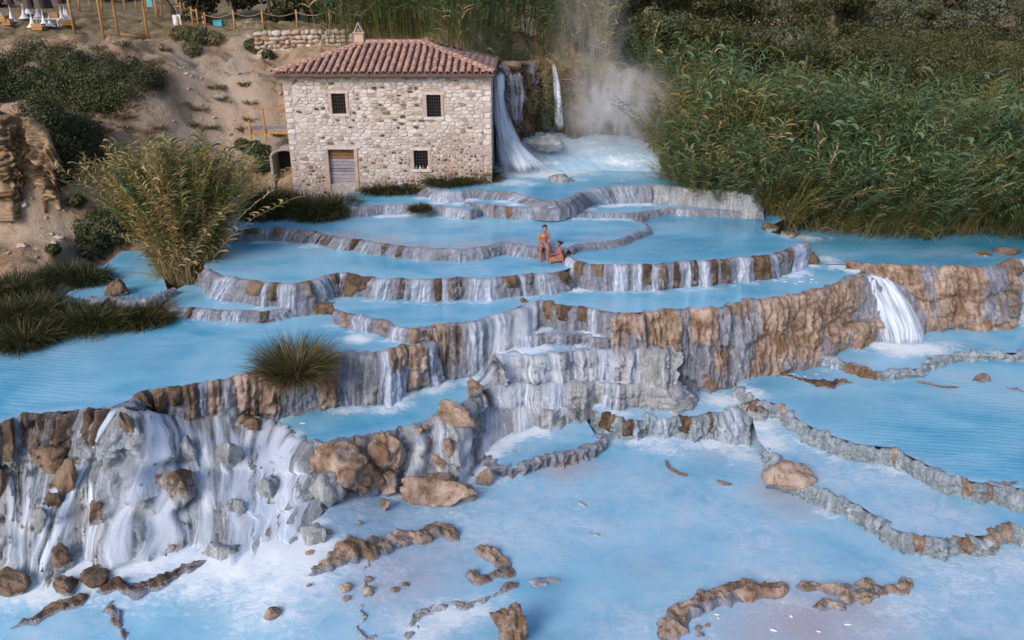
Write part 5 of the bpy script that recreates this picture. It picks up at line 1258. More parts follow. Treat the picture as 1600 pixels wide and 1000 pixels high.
# rubble stones: relaxed Voronoi cells, each one its own rounded block
r = np.random.default_rng(12)
sites = []
z = HZ0 - .25
while z < HZ1 - .05:
    hrow = r.uniform(.11, .23)
    x = HX0 + .42 + r.uniform(0, .2)
    while x < HX1 - .4:
        lowr = (x > HX0 + 5.6) and z < HZ0 + 2.9
        w = r.uniform(.13, .30) if lowr else r.uniform(.16, .48)
        if z < HZ0 + 2.0: w *= .8
        sites.append((x + w / 2, z + hrow / 2 + r.normal() * .025)); x += w
    z += hrow
sites = np.array(sites); AN = 1.6
def cell(i):
    p = sites[i] * [1, AN]
    q = sites * [1, AN]
    d = np.linalg.norm(q - p, axis=1)
    near = np.argsort(d)[1:24]
    poly = [np.array([p[0] - 1, p[1] - 1]), np.array([p[0] + 1, p[1] - 1]), np.array([p[0] + 1, p[1] + 1]), np.array([p[0] - 1, p[1] + 1])]
    for k in near:
        m_, n_ = (p + q[k]) / 2, (q[k] - p)
        out = []
        for a, b in zip(poly, poly[1:] + poly[:1]):
            da, db = (a - m_) @ n_, (b - m_) @ n_
            if da <= 0: out.append(a)
            if (da < 0) != (db < 0) and da != db: out.append(a + (b - a) * (da / (da - db)))
        poly = out
        if len(poly) < 3: return None
    return np.array(poly) / [1, AN]
TRIM = [(R_UL[0]-.17,R_UL[1]+.17,R_UL[2]-.14,R_UL[3]+.30),(R_UR[0]-.17,R_UR[1]+.17,R_UR[2]-.14,R_UR[3]+.30),(R_LR[0]-.17,R_LR[1]+.17,R_LR[2]-.14,R_LR[3]+.18),(R_D[0]-.17,R_D[1]+.2,R_D[2]-.5,R_D[3]+.18)]
stones = []
for i in range(len(sites)):
    c = cell(i)
    if c is None: continue
    c[:, 0] = np.clip(c[:, 0], HX0 + .40, HX1 - .38); c[:, 1] = np.clip(c[:, 1], HZ0 - .4, HZ1 - .06)
    for x0, x1, z0, z1 in TRIM:
        ins = (c[:, 0] > x0) & (c[:, 0] < x1) & (c[:, 1] > z0) & (c[:, 1] < z1)
        if ins.all(): c = None; break
        for k in np.nonzero(ins)[0]:
            dd = [c[k, 0] - x0, x1 - c[k, 0], c[k, 1] - z0, z1 - c[k, 1]]
            j = int(np.argmin(dd)); c[k, j // 2] = (x0, x1, z0, z1)[j]
    if c is None: continue
    ctr = c.mean(0)
    ar = abs(np.sum(c[:, 0] * np.roll(c[:, 1], -1) - np.roll(c[:, 0], -1) * c[:, 1])) / 2
    if ar < .006: continue
    stones.append((ar, ctr, c))
for k in range(24):                                   # squared quoins at both corners
    z0 = HZ0 - .35 + k * .247; z1 = z0 + .225
    if z1 > HZ1 - .03: break
    la = .40 if k % 2 else .28
    for xa, xb in ((HX0 + .012, HX0 + la), (HX1 - la, HX1 - .012)):
        c = np.array([(xa, z0), (xb, z0), (xb, z1), (xa, z1)]) + r.normal(size=(4, 2)) * .008
        stones.append((.5 + r.uniform(), c.mean(0), c))
stones.sort(key=lambda s: -s[0])
def stone_mesh(ctr, c, ar):
    rx, rz = (ctr[0] - HX0) / (HX1 - HX0), (ctr[1] - HZ0) / (HZ1 - HZ0)
    brown = sstep(.45, .8, rx) * sstep(.62, .35, rz) + .5 * sstep(.45, .2, rz)
    t = np.clip(r.normal(.80, .14), .45, 1.0) - .36 * brown * r.uniform(.3, 1.2)
    t = t + .16 * float(noise3(np.array([ctr[0] * .9, ctr[1] * .9, 5.0]))) - .30 * sstep(.14, .0, rz) * r.uniform(.4, 1)
    u_ = r.uniform()
    dk = .04 + .07 * brown + .07 * np.exp(-((rx - .5) ** 2 / .05 + (rz - .75) ** 2 / .05))
    if u_ < dk and ar < .4: t = r.uniform(0, .1); c = ctr + (c - ctr) * r.uniform(.5, .8)
    elif u_ < dk * 2.6 and ar < .4: t = r.uniform(.12, .4); c = ctr + (c - ctr) * r.uniform(.6, .95)
    for _ in range(1):                        # round the corners off
        c = np.stack([c * .78 + np.roll(c, -1, 0) * .22, c * .22 + np.roll(c, -1, 0) * .78], 1).reshape(-1, 2)
    n = len(c)
    dirc = c - ctr
    L = np.linalg.norm(dirc, axis=1)[:, None]
    gap = .008 + .014 * r.uniform()
    ring0 = ctr + dirc * np.maximum(1 - gap / L, .3)
    ring0 += r.normal(size=ring0.shape) * .006
    ring1 = ctr + (ring0 - ctr) * .80
    dep = r.uniform(.012, .045)
    V = np.vstack([np.c_[ring0[:, 0], np.full(n, HY + .01), ring0[:, 1]], np.c_[ring0[:, 0], np.full(n, HY - dep * .55), ring0[:, 1]], np.c_[ring1[:, 0], HY - dep - r.normal(size=n) * .006, ring1[:, 1]]])
    F = [[k, (k + 1) % n, n + (k + 1) % n, n + k] for k in range(n)] + [[n + k, n + (k + 1) % n, 2 * n + (k + 1) % n, 2 * n + k] for k in range(n)] + [[2 * n + k for k in range(n)]]
    return V, F, t
rest = MB(); rest_t = []
for i, (ar, ctr, c) in enumerate(stones):
    V, F, t = stone_mesh(ctr, c, ar)
    if i < 298:
        org = np.array([ctr[0], HY, ctr[1]])
        o = bpy.data.objects.new('stone', mesh('stone', V - org, F, MAT['wall_stone'], False, {'tone': np.full(len(V), t)}))
        COL.objects.link(o); o.parent = wall; o.location = tuple(org - WLOC[house.name])
    else:
        rest.add(V, F); rest_t.append(np.full(len(V), t))
o = obj('small_stones', np.vstack(rest.V), rest.F, MAT['wall_stone'], wall, smooth=False, attrs={'tone': np.concatenate(rest_t)}, kind='stuff')
# windows
def window(rc, arch, barc):
    x0, x1, z0, z1 = rc
    w = obj('window', [(x0,HY+.32,z0),(x1,HY+.32,z0),(x1,HY+.32,z1),(x0,HY+.32,z1)], [(0,1,2,3)], MAT['dark_glass'], house, smooth=False)
    MB().box((x0-.13,HY-.035,z0-.02),(x0+.004,HY+.14,z1+.0),.012).obj('jamb', MAT['plaster'], w)
    MB().box((x1-.004,HY-.035,z0-.02),(x1+.13,HY+.14,z1+.0),.012).obj('jamb', MAT['plaster'], w)
    MB().box((x0-.16,HY-.05,z1-.004),(x1+.16,HY+.14,z1+.13),.015).obj('lintel', MAT['lintel'], w)
    MB().box((x0-.15,HY-.07,z0-.12),(x1+.15,HY+.14,z0+.004),.015).obj('sill', MAT['lintel'], w)
    if arch:
        n = 9; V = []
        for k in range(n):
            t = k / (n - 1); x = x0 - .14 + (x1 - x0 + .28) * t; zz = z1 + .135 + .14 * math.sin(math.pi * t)
            V += [(x, HY - .03, z1 + .132), (x, HY - .03, zz), (x, HY + .02, zz)]
        F = [[3*k, 3*k+3, 3*k+4, 3*k+1] for k in range(n-1)] + [[3*k+1, 3*k+4, 3*k+5, 3*k+2] for k in range(n-1)]
        obj('relieving_arch', V, F, MAT['plaster'], w, smooth=False)
    nv, nh = barc
    for k in range(1, nv): 
        x = x0 + (x1 - x0) * k / nv
        MB().box((x-.011,HY+.05,z0),(x+.011,HY+.072,z1)).obj('bar', MAT['iron'], w)
    for k in range(1, nh):
        zz = z0 + (z1 - z0) * k / nh
        MB().box((x0,HY+.073,zz-.011),(x1,HY+.095,zz+.011)).obj('bar', MAT['iron'], w)
window(R_UL, True, (5, 6)); window(R_UR, True, (6, 7)); window(R_LR, False, (5, 6))
# boarded door
x0, x1, z0, z1 = R_D
door = obj('door', [(x0,HY+.3,z0-.2),(x1,HY+.3,z0-.2),(x1,HY+.3,z1),(x0,HY+.3,z1)], [(0,1,2,3)], MAT['iron'], house, smooth=False)
nb = 11
for k in range(nb):
    a = z0 - .05 + (z1 - z0 + .05) * k / nb; b = z0 - .05 + (z1 - z0 + .05) * (k + 1) / nb
    dy = r.uniform(-.012, .012)
    MB().box((x0+.02,HY+.16+dy,a+.012),(x1-.02,HY+.2+dy,b-.006),.006).obj('plank', MAT['wood_brown' if k >= nb - 3 else 'wood_grey'], door)
MB().box((x0-.15,HY-.05,z0-.3),(x0+.01,HY+.2,z1),.015).obj('jamb', MAT['plaster'], door)
MB().box((x1-.01,HY-.05,z0-.3),(x1+.15,HY+.2,z1),.015).obj('jamb', MAT['plaster'], door)
MB().box((x0-.2,HY-.07,z1-.003),(x1+.2,HY+.2,z1+.15),.02).obj('lintel', MAT['lintel'], door)
# roof: hipped, terracotta cover tiles over a bed
EX0, EX1, EY0, EY1 = HX0 - .30, HX1 + .18, HY - .35, HY + HD + .35
EZ = HZ1 + .02
RISE = 1.06; half = (EY1 - EY0) / 2; RY = (EY0 + EY1) / 2
RX0, RX1 = EX0 + 3.60, EX1 - 3.45; RZ = EZ + RISE
roof = obj('roof', [(EX0,EY0,EZ),(EX1,EY0,EZ),(EX1,EY1,EZ),(EX0,EY1,EZ),(RX0,RY,RZ),(RX1,RY,RZ),(EX0,EY0,EZ-.08),(EX1,EY0,EZ-.08),(EX1,EY1,EZ-.08),(EX0,EY1,EZ-.08)],
           [(0,1,5,4),(1,2,5),(2,3,4,5),(3,0,4),(0,6,7,1),(1,7,8,2),(2,8,9,3),(3,9,6,0),(9,8,7,6)], MAT['tile_bed'], house, smooth=False)
def tile_mesh(rad, ln):
    V, F = [], []
    for t, rr_ in ((0, rad), (1, rad * .80)):
        for k in range(7):
            a = math.pi * k / 6
            V.append((rr_ * math.cos(a), ln * t, rr_ * math.sin(a) * .95 + .014 * (1 - t)))
    for k in range(7):
        a = math.pi * k / 6
        V.append((rad * .82 * math.cos(a), 0, rad * .82 * math.sin(a) * .95 + .014))
    F = [[k, k + 1, 8 + k, 7 + k] for k in range(6)] + [[14 + k, 15 + k, k + 1, k] for k in range(6)]
    return mesh('tile', V, F, MAT['tile'], True)
TILE = tile_mesh(.118, .46); RTILE = tile_mesh(.16, .46)
def put_tile(me, name, p, up, nrm, parent, joined=None):
    up = up / np.linalg.norm(up); nrm = nrm / np.linalg.norm(nrm); sx = np.cross(up, nrm)
    M = Matrix(((sx[0], up[0], nrm[0]), (sx[1], up[1], nrm[1]), (sx[2], up[2], nrm[2])))
    if joined is not None:
        V = np.array([v.co[:] for v in me.vertices]) @ np.array(M).T + p
        joined.add(V, [list(f.vertices) for f in me.polygons]); return
    o = bpy.data.objects.new(name, me); COL.objects.link(o); o.parent = parent
    o.matrix_local = Matrix.Translation(Vector(p - WLOC[house.name])) @ M.to_4x4()
slope = np.array([0, RY - EY0, RISE]); sl = np.linalg.norm(slope); su = slope / sl; sn = np.cross([1, 0, 0], su)
CS, CE = .315, .325
ncol = int((EX1 - EX0) / CS)
cnt = 0
for c in range(ncol):
    x = EX0 + .2 + (EX1 - EX0 - .4) * c / (ncol - 1)
    for k in range(int(sl / CE) + 1):
        t = k * CE / sl
        if t > .99: break
        lo, hi = EX0 + (RX0 - EX0) * t, EX1 + (RX1 - EX1) * t
        if not (lo + .02 < x < hi - .02): continue
        p = np.array([x + r.normal() * .012, EY0 - .06, EZ + .03]) + su * (k * CE + r.normal() * .012) + sn * .012 * r.uniform(0, 1.5)
        dirv = su + np.array([r.normal() * .025, 0, 0])
        put_tile(TILE, 'tile', p, dirv, sn, roof); cnt += 1
rest = MB()
for side, (eax, rxx, sgn) in (('l', (EX0, RX0, 1)), ('r', (EX1, RX1, -1))):
    upv = np.array([rxx - eax, 0, RISE]); L2 = np.linalg.norm(upv); upn = upv / L2; nn = np.cross(upn, [0, 1, 0]) * sgn; nn = nn if nn[2] > 0 else -nn
    for c in range(int((EY1 - EY0) / CS)):
        y = EY0 + .2 + c * CS
        for k in range(int(L2 / CE)):
            t = k * CE / L2
            if EY0 + half * t + .02 < y < EY1 - half * t - .02:
                put_tile(TILE, 'tile', np.array([eax, y, EZ + .03]) + upn * k * CE, upn, nn, None, rest)
su2 = np.array([0, -(EY1 - RY), RISE]); su2 /= np.linalg.norm(su2); sn2 = np.array([0, RISE, EY1 - RY]); sn2 /= np.linalg.norm(sn2)
for c in range(ncol):
    x = EX0 + .2 + (EX1 - EX0 - .4) * c / (ncol - 1)
    for k in range(int(sl / CE)):
        t = k * CE / sl
        if EX0 + (RX0 - EX0) * t < x < EX1 + (RX1 - EX1) * t: put_tile(TILE, 'tile', np.array([x, EY1, EZ + .03]) + su2 * k * CE, su2, sn2, None, rest)
rest.obj('far_side_tiles', MAT['tile'], roof, smooth=True, kind='stuff')
for a, b in (((EX0, EY0, EZ), (RX0, RY, RZ)), ((EX1, EY0, EZ), (RX1, RY, RZ)), ((EX1, EY1, EZ), (RX1, RY, RZ)), ((RX0 - .1, RY, RZ), (RX1 + .2, RY, RZ))):
    a, b = np.array(a), np.array(b); d = b - a; L2 = np.linalg.norm(d); d = d / L2
    s_ = np.cross(d, [0, 0, 1]); nn = np.cross(s_, d)
    for k in range(int(L2 / .36)): put_tile(RTILE, 'ridge_tile', a + d * (k * .36) + nn * .075, d, nn, roof)
MB().box((EX0 + .05, EY0 - .12, EZ - .13), (EX1 - .05, EY0 - .003, EZ - .02), .03).obj('gutter', MAT['gutter'], house)
MB().box((HX0 + .02, HY - .18, HZ1 - .10), (HX1 - .02, HY - .002, HZ1 + .0), .02).obj('cornice', MAT['plaster'], house)
cx = wx(562, 60)[0]; cx = PY(561.5, 55, RY)[0]
ch = MB().box((cx - .24, RY - .24, RZ - .3), (cx + .24, RY + .24, RZ + .50), .02).obj('chimney', MAT['plaster'], roof)
MB().box((cx - .29, RY - .29, RZ + .50), (cx + .29, RY + .29, RZ + .56), .01).add([(cx-.22,RY-.2,RZ+.56),(cx-.17,RY-.2,RZ+.56),(cx+.025,RY-.2,RZ+1.0),(cx-.025,RY-.2,RZ+1.0),(cx-.22,RY+.2,RZ+.56),(cx-.17,RY+.2,RZ+.56),(cx+.025,RY+.2,RZ+1.0),(cx-.025,RY+.2,RZ+1.0)],
    [(0,1,2,3),(4,7,6,5),(0,3,7,4),(1,5,6,2),(3,2,6,7),(0,4,5,1)]).add([(cx+.22,RY-.19,RZ+.56),(cx+.17,RY-.19,RZ+.56),(cx-.02,RY-.19,RZ+.96),(cx+.03,RY-.19,RZ+.96),(cx+.22,RY+.19,RZ+.56),(cx+.17,RY+.19,RZ+.56),(cx-.02,RY+.19,RZ+.96),(cx+.03,RY+.19,RZ+.96)],
    [(3,2,1,0),(5,6,7,4),(4,7,3,0),(2,6,5,1),(7,6,2,3),(1,5,4,0)]).obj('chimney_cap', MAT['plaster'], roof)
# little bottles on the sill of the lower window
for i, (dx, mt, lb) in enumerate([(.04, 'turquoise', 'tiny turquoise bottle on the lower window sill'), (.22, 'white_paint', 'tiny white bottle on the lower window sill, left of the red one'), (.36, 'red_paint', 'tiny red bottle on the lower window sill'), (.58, 'foam_white', 'tiny clear-white bottle at the right end of the lower window sill')]):
    c = (R_LR[0] + .06 + dx, HY - .0, R_LR[2] + .004)
    tag(MB().lathe(c, [(.03, 0), (.034, .02), (.034, .09), (.014, .13), (.014, .17), (.006, .172)], 8).obj('bottle', MAT[mt], None, origin=c, smooth=True), lb, 'bottle', 'bottles on the window sill')

# wooden footbridge and culvert left of the mill
BY = 40.3
a, b = PY(386, 200, BY), PY(450, 196, BY)
br = thing('footbridge', 'short grey plank footbridge with orange railing against the mill wall', 'footbridge', a)
n = 15
for k in range(n):
    xa = a[0] + (HX0 - .02 - a[0]) * k / n; xb = a[0] + (HX0 - .02 - a[0]) * (k + 1) / n
    MB().box((xa + .008, BY - .45, a[2] - .04), (xb - .008, BY + .75, a[2]), .008).obj('plank', MAT['wood_grey'], br)
MB().box((a[0], BY - .46, a[2] - .20), (HX0 - .02, BY - .40, a[2] - .045)).obj('beam', MAT['wood_fresh'], br)
MB().box((a[0], BY + .65, a[2] - .20), (HX0 - .02, BY + .71, a[2] - .045)).obj('beam', MAT['wood_fresh'], br)
for px in (394, 417):
    x = PY(px, 190, BY)[0]
    MB().box((x - .045, BY - .54, a[2] - .5), (x + .045, BY - .462, a[2] + (.45 if px < 400 else 1.0)), .01).obj('post', MAT['wood_fresh'], br)
MB().box((PY(402, 180, BY)[0], BY - .56, a[2] + .98), (HX0 - .05, BY - .45, a[2] + 1.07), .012).obj('handrail', MAT['wood_fresh'], br)
cv = thing('culvert', 'grey concrete vault over a dark culvert left of the mill', 'culvert', PY(430, 285, 39.0))
V, F = [], []
x0, x1 = PY(424, 240, 38.9)[0], HX0 - .01
zt, zbm = PY(430, 236, 38.9)[2], PY(430, 292, 38.9)[2]
m_ = 13
for y in (38.9, 40.2):
    for k in range(m_):
        t = math.pi * k / (m_ - 1)
        cxm, hw = (x0 + x1) / 2, (x1 - x0) / 2
        V.append((cxm - hw * math.cos(t), y, zt - .35 + .35 * math.sin(t)))
    for k in range(m_):
        t = math.pi * k / (m_ - 1)
        V.append((cxm - (hw + .12) * math.cos(t), y, zt - .3 + .42 * math.sin(t)))
for k in range(m_ - 1):
    F += [[k, k + 1, m_ + k + 1, m_ + k], [m_ + k, m_ + k + 1, 3 * m_ + k + 1, 3 * m_ + k], [k + 1, k, 2 * m_ + k, 2 * m_ + k + 1]]
obj('vault', V, F, MAT['concrete'], cv)
MB().box((x0 - .14, 38.95, zbm - .4), (x0, 40.2, zt - .3), .02).obj('side_wall', MAT['concrete'], cv)
MB().box((x0, 40.1, zbm - .4), (x1, 40.2, zt), 0).obj('shade_back', MAT['iron'], cv)  # near-black panel closing the vault; the shade inside is put into its colour
# ------------------------------------------------------------------ plants
def blade(L, w, a0, a1, az, nseg, twist=0.0):
    """a drooping strip leaf: angle from upright goes a0 -> a1"""
    t = np.linspace(0, 1, nseg + 1)
    ang = a0 + (a1 - a0) * t ** 1.3
    st = L / nseg
    rr_ = np.r_[0, np.cumsum(np.sin((ang[:-1] + ang[1:]) / 2) * st)]
    zz = np.r_[0, np.cumsum(np.cos((ang[:-1] + ang[1:]) / 2) * st)]
    wd = w * np.interp(t, [0, .15, .45, .8, 1], [.45, .95, 1, .55, .04])
    ca, sa = math.cos(az), math.sin(az)
    px, py = -sa * wd / 2, ca * wd / 2
    c = np.stack([rr_ * ca, rr_ * sa, zz], -1)
    s_ = np.stack([px, py, twist * wd], -1)
    V = np.empty((2 * (nseg + 1), 3)); V[0::2] = c - s_; V[1::2] = c + s_
    F = np.array([[2*k, 2*k+1, 2*k+3, 2*k+2] for k in range(nseg)])
    return V, F
def cane(seed, h=5.0, nleaf=18, lean=.25, L=.62, w=.055, start=.25, bare=False):
    r = np.random.default_rng(seed)
    az = r.uniform(0, 6.28)
    t = np.linspace(0, 1, 6)
    off = lean * h * .35 * t ** 2.2
    stem = np.stack([off * math.cos(az), off * math.sin(az), h * t * (1 - .12 * lean * t)], -1)
    Vs, Fs, T, n = [], [], [], 0
    rad = np.interp(t, [0, .7, 1], [.016, .011, .004])
    V = np.concatenate([stem[:, None] + rad[:, None, None] * np.array([[math.cos(a), math.sin(a), 0] for a in (0, 2.09, 4.19)])[None]], 1).reshape(-1, 3)
    Vs.append(V); Fs.append(grid_faces(6, 3, True)); T.append(np.full(len(V), .25)); n += len(V)
    side = r.uniform(0, 6.28)
    for k in range(nleaf):
        f = start + (1 - start) * (k + .5) / nleaf
        p = np.array([np.interp(f, t, stem[:, c]) for c in range(3)])
        a = side + (math.pi if k % 2 else 0) + r.normal() * .28
        LL = L * (1.15 - .45 * f) * r.uniform(.75, 1.2)
        V, F = blade(LL, w * r.uniform(.8, 1.2), r.uniform(.25, .7), r.uniform(1.5, 2.7), a, 4, r.normal() * .35)
        Vs.append(V + p); Fs.append(F + n); n += len(V)
        T.append(np.full(len(V), np.clip(r.normal() * .07 + (.16 if f < .42 else 0), -.2, .5)))
    return np.vstack(Vs), np.vstack(Fs), np.concatenate(T)
def merge(templates, pos, rot, scl, tint, pick, lean=None):
    Vs, Fs, Ts, n = [], [], [], 0
    for i in range(len(pos)):
        V, F, T = templates[pick[i]]
        c, s = math.cos(rot[i]), math.sin(rot[i])
        v = V * scl[i]
        v = np.stack([v[:, 0] * c - v[:, 1] * s, v[:, 0] * s + v[:, 1] * c, v[:, 2]], -1)
        if lean is not None:
            hgt = v[:, 2:3] / 5.0
            v[:, :2] += lean[i][None] * hgt ** 1.6 * 5.0
            v[:, 2] -= np.linalg.norm(lean[i]) * .35 * (hgt[:, 0] ** 1.8) * 5.0
        Vs.append(v + pos[i]); Fs.append(F + n); n += len(V)
        Ts.append(T + tint[i])
    return np.vstack(Vs), np.vstack(Fs), np.clip(np.concatenate(Ts), 0, 1)
CANES = [cane(s, 5.0, 34, l, .52, .036, .28) for s, l in ((1, .2), (2, .5), (3, .3), (4, .8), (5, .4), (6, .15))]
TALLC = [cane(20 + s, 5.0, 15, .4, .95, .062, .5) for s in range(4)]
r = np.random.default_rng(31)
SHORE = np.array([P(1025,262,1.2), P(1040,280,1.2), P(1090,302,1.1), P(1150,318,.7), P(1175,335,.3), P(1250,359,-.6), P(1330,369,-.65), P(1440,373,-.65), P(1520,365,-.65), P(1600,373,-.65), P(1760,378,-.65), P(1900,380,-.65)])[:, :2]
def in_bed(x, y):
    return inside(np.vstack([SHORE, [(60, 40), (60, 47), (26, 48), (14, 50), (6, 54), (3, 54), (3.4, 50), (4.6, 46.5), (6.5, 44.0)]]), x, y)
# the bed grows in clumps that fan out and overhang the water
sS = np.r_[0, np.cumsum(np.linalg.norm(np.diff(SHORE, axis=0), axis=1))]
clumps = []
for off, sp, nc, sc_ in ((.75, 1.25, 80, 1.0), (2.3, 1.5, 64, 1.06), (4.2, 1.8, 60, 1.06), (6.4, 2.1, 56, 1.04), (8.8, 2.3, 52, 1.02), (11.3, 2.5, 48, 1.0), (13.5, 2.6, 44, .95)):
    u = r.uniform(0, sp)
    while u < sS[-1] * .97:
        x, y = np.interp(u, sS, SHORE[:, 0]), np.interp(u, sS, SHORE[:, 1])
        i = min(np.searchsorted(sS, u), len(sS) - 1); d = SHORE[i] - SHORE[i - 1]; d /= np.linalg.norm(d)
        c = np.array([x, y]) + np.array([-d[1], d[0]]) * (off + r.normal() * .25) 
        if in_bed(c[0], c[1]): clumps.append((c, nc if c[0] < 30 else nc // 2, sc_ * r.uniform(.70, 1.24), off, r.uniform()))
        u += sp * r.uniform(.75, 1.3)
pts, lean, tint, scl, tall = [], [], [], [], []
for c, nc, sc_, off, kind_ in clumps:
    base_t = .42 + r.normal() * .05 if kind_ < .5 else .18 + r.normal() * .06
    cl = r.normal(size=2) * .10 + (np.array([-.05, -.42]) if off < 1.2 else np.array([0, -.08]))
    for _ in range(nc):
        a_ = r.uniform(0, 6.28); q_ = math.sqrt(r.uniform()); dv_ = np.array([math.cos(a_), math.sin(a_)])
        pts.append((*(c + dv_ * q_ * .75), 0))
        lean.append(dv_ * q_ * r.uniform(.12, .62) + cl + r.normal(size=2) * .06)
        tl = r.uniform() < (.25 if kind_ < .5 else .6)
        t = r.normal() * .06 + (.10 if tl else base_t)
        if r.uniform() < .05 + .05 * (off < 1.2): t = r.uniform(.6, .95)
        if c[0] < 6.2: t = r.uniform(.4, .9)
        tint.append(t); scl.append(sc_ * r.uniform(.62, 1.12) * (1 - .12 * q_)); tall.append(tl)
pts = np.array(pts); nP = len(pts); lean, tint, scl, tall = np.array(lean), np.array(tint), np.array(scl), np.array(tall)
pts[:, 2] = ground_z(pts[:, 0], pts[:, 1], False) - .1
tmpl = CANES + TALLC
pick = np.where(tall, 6 + r.integers(0, 4, nP), r.integers(0, 6, nP))
V, F, T = merge(tmpl, pts, r.uniform(0, 6.28, nP), scl, tint, pick, lean)
tag(obj('reed_bed', V, F, MAT['reed'], origin=pts[0], attrs={'tint': T}, kind='stuff'), 'dense thicket of tall green giant reeds on the right bank', 'reeds')
print('reed bed', nP, len(F))
# dry thatch and broken stalks along the water's edge
Vs, Fs, Ts, n = [], [], [], 0
s_ = np.r_[0, np.cumsum(np.linalg.norm(np.diff(SHORE, axis=0), axis=1))]
for i in range(900):
    u = r.uniform(0, s_[-1] * .9)
    x, y = np.interp(u, s_, SHORE[:, 0]), np.interp(u, s_, SHORE[:, 1])
    y += abs(r.normal()) * .8 - .1
    V, F = blade(r.uniform(.5, 2.6), r.uniform(.012, .03), r.uniform(0, 1.2), r.uniform(.8, 2.8), r.uniform(3.4, 6.0) if r.uniform() < .8 else r.uniform(0, 6.28), 4, r.normal() * .3)
    Vs.append(V + [x, y, max(float(np.interp(u, s_, np.interp(np.arange(len(s_)), [0, 3, 5, 12], [1.2, .8, -.65, -.65]))), -.7)]); Fs.append(F + n); n += len(V); Ts.append(np.full(len(V), r.uniform(.42, .95)))
tag(obj('dry_reed_litter', np.vstack(Vs), np.vstack(Fs), MAT['reed'], origin=Vs[0][0], attrs={'tint': np.concatenate(Ts)}, kind='stuff'), 'dry brown reed stalks hanging along the waterline of the right bank', 'dry reeds')
# reeds behind the mill and over the falls
pts, tint = [], []
while len(pts) < 1500:
    x, y = r.uniform(-11, 6.0), r.uniform(44.9, 58)
    if x < -4.5 and y < 47.5: continue
    if x > 4.6 and y < 46.5: continue
    if y > 52 and r.uniform() < .5: continue
    pts.append((x, y, 0)); dry = sstep(2.0, 3.6, x) * sstep(7, 5.4, x)
    tint.append(np.clip(.14 + .1 * r.normal() + .55 * dry * (r.uniform() < .85), .0, 1) if r.uniform() > .05 else .7)
pts = np.array(pts); pts[:, 2] = ground_z(pts[:, 0], pts[:, 1], False) - .1
ln = np.stack([r.normal(size=len(pts)) * .12, -np.exp(-(pts[:, 1] - 44.9) / 1.5) * r.uniform(.2, .9, len(pts))], -1)
V, F, T = merge(tmpl, pts, r.uniform(0, 6.28, len(pts)), r.uniform(.7, 1.15, len(pts)), np.array(tint), np.where(r.uniform(size=len(pts)) < .6, r.integers(6, 10, len(pts)), r.integers(0, 6, len(pts))), ln)
tag(obj('reed_bed', V, F, MAT['reed'], origin=pts[0], attrs={'tint': T}, kind='stuff'), 'dark green reeds behind the mill, dry and straw coloured over the falls', 'reeds')
# dead hanging stems on the rock face between the falls and the steam
Vs, Fs, Ts, n = [], [], [], 0
for i in range(1100):
    px_, py_ = r.uniform(840, 1045), 0
    top = np.interp(px_, [815, 850, 900, 960, 1000, 1045], [98, 95, 100, 110, 120, 150])
    c = PY(px_, top + abs(r.normal()) * 32, r.uniform(43.4, 45.2) - .012 * max(px_ - 960, 0))
    V, F = blade(r.uniform(.6, 2.2), r.uniform(.012, .03), r.uniform(.2, 1.2), r.uniform(1.9, 3.1), r.uniform(3.3, 6.1), 4, r.normal() * .3)
    Vs.append(V + c); Fs.append(F + n); n += len(V); Ts.append(np.full(len(V), r.uniform(.5, 1.0)))
tag(obj('hanging_dry_reeds', np.vstack(Vs), np.vstack(Fs), MAT['reed'], origin=Vs[0][0], attrs={'tint': np.concatenate(Ts)}, kind='stuff'), 'tangle of dead straw-coloured stems hanging over the cliff by the slim waterfall', 'dry reeds')
# golden reed clump on the left
c0 = P(288, 445, -.95)
gr = thing('reed_clump', 'golden green clump of giant reeds standing in the left pools', 'reeds', c0)
N = 380
ang = r.uniform(0, 6.28, N); rad = np.sqrt(r.uniform(0, 1, N)) * .95
pts = np.stack([c0[0] + rad * np.cos(ang) * 1.15, c0[1] + rad * np.sin(ang) * .9 + .5, np.full(N, c0[2] - .1)], -1)
ln = np.stack([np.cos(ang) * rad * .40 + r.normal(size=N) * .09, np.sin(ang) * rad * .22 + r.normal(size=N) * .08], -1)
ln[:22, 0] += r.uniform(.25, .7, 22); ln[26:32, 0] -= r.uniform(.3, .6, 6)
tn = np.clip(.69 + r.normal(size=N) * .11, .2, .95); tn[::3] = r.uniform(.12, .48, len(tn[::3]))
SLIM = [cane(60 + s, 5.0, 50, .3, .52, .046, .2) for s in range(5)]
V, F, T = merge(SLIM, pts, r.uniform(0, 6.28, N), r.uniform(.80, 1.28, N), tn, r.integers(0, 5, N), ln)
obj('leafy_canes', V, F, MAT['reed'], gr, attrs={'tint': T})
mb_V, mb_F, n = [], [], 0
for i in range(420):
    a = r.uniform(0, 6.28); q = math.sqrt(r.uniform()) * .95
    V, F = blade(r.uniform(.7, 2.2), r.uniform(.018, .035), r.uniform(.0, .35) + q * .25, r.uniform(.3, 2.4), a, 4, r.normal() * .3)
    mb_V.append(V + [c0[0] + q * math.cos(a) * 1.15, c0[1] + .5 + q * math.sin(a) * .9, c0[2]]); mb_F.append(F + n); n += len(V)
V = np.vstack(mb_V)
obj('dry_stalks', V, np.vstack(mb_F), MAT['reed'], gr, attrs={'tint': np.clip(.86 + .1 * r.normal(size=len(V)), 0, 1)})
v, F = rock_shape((2.6, 2.2, .7), 55, 3, .3)
obj('root_mound', v + c0 + [0, .5, -.12], F, MAT['travertine'], gr, attrs={'dry': np.full(len(v), .9)}, vattrs={'uvw': v})

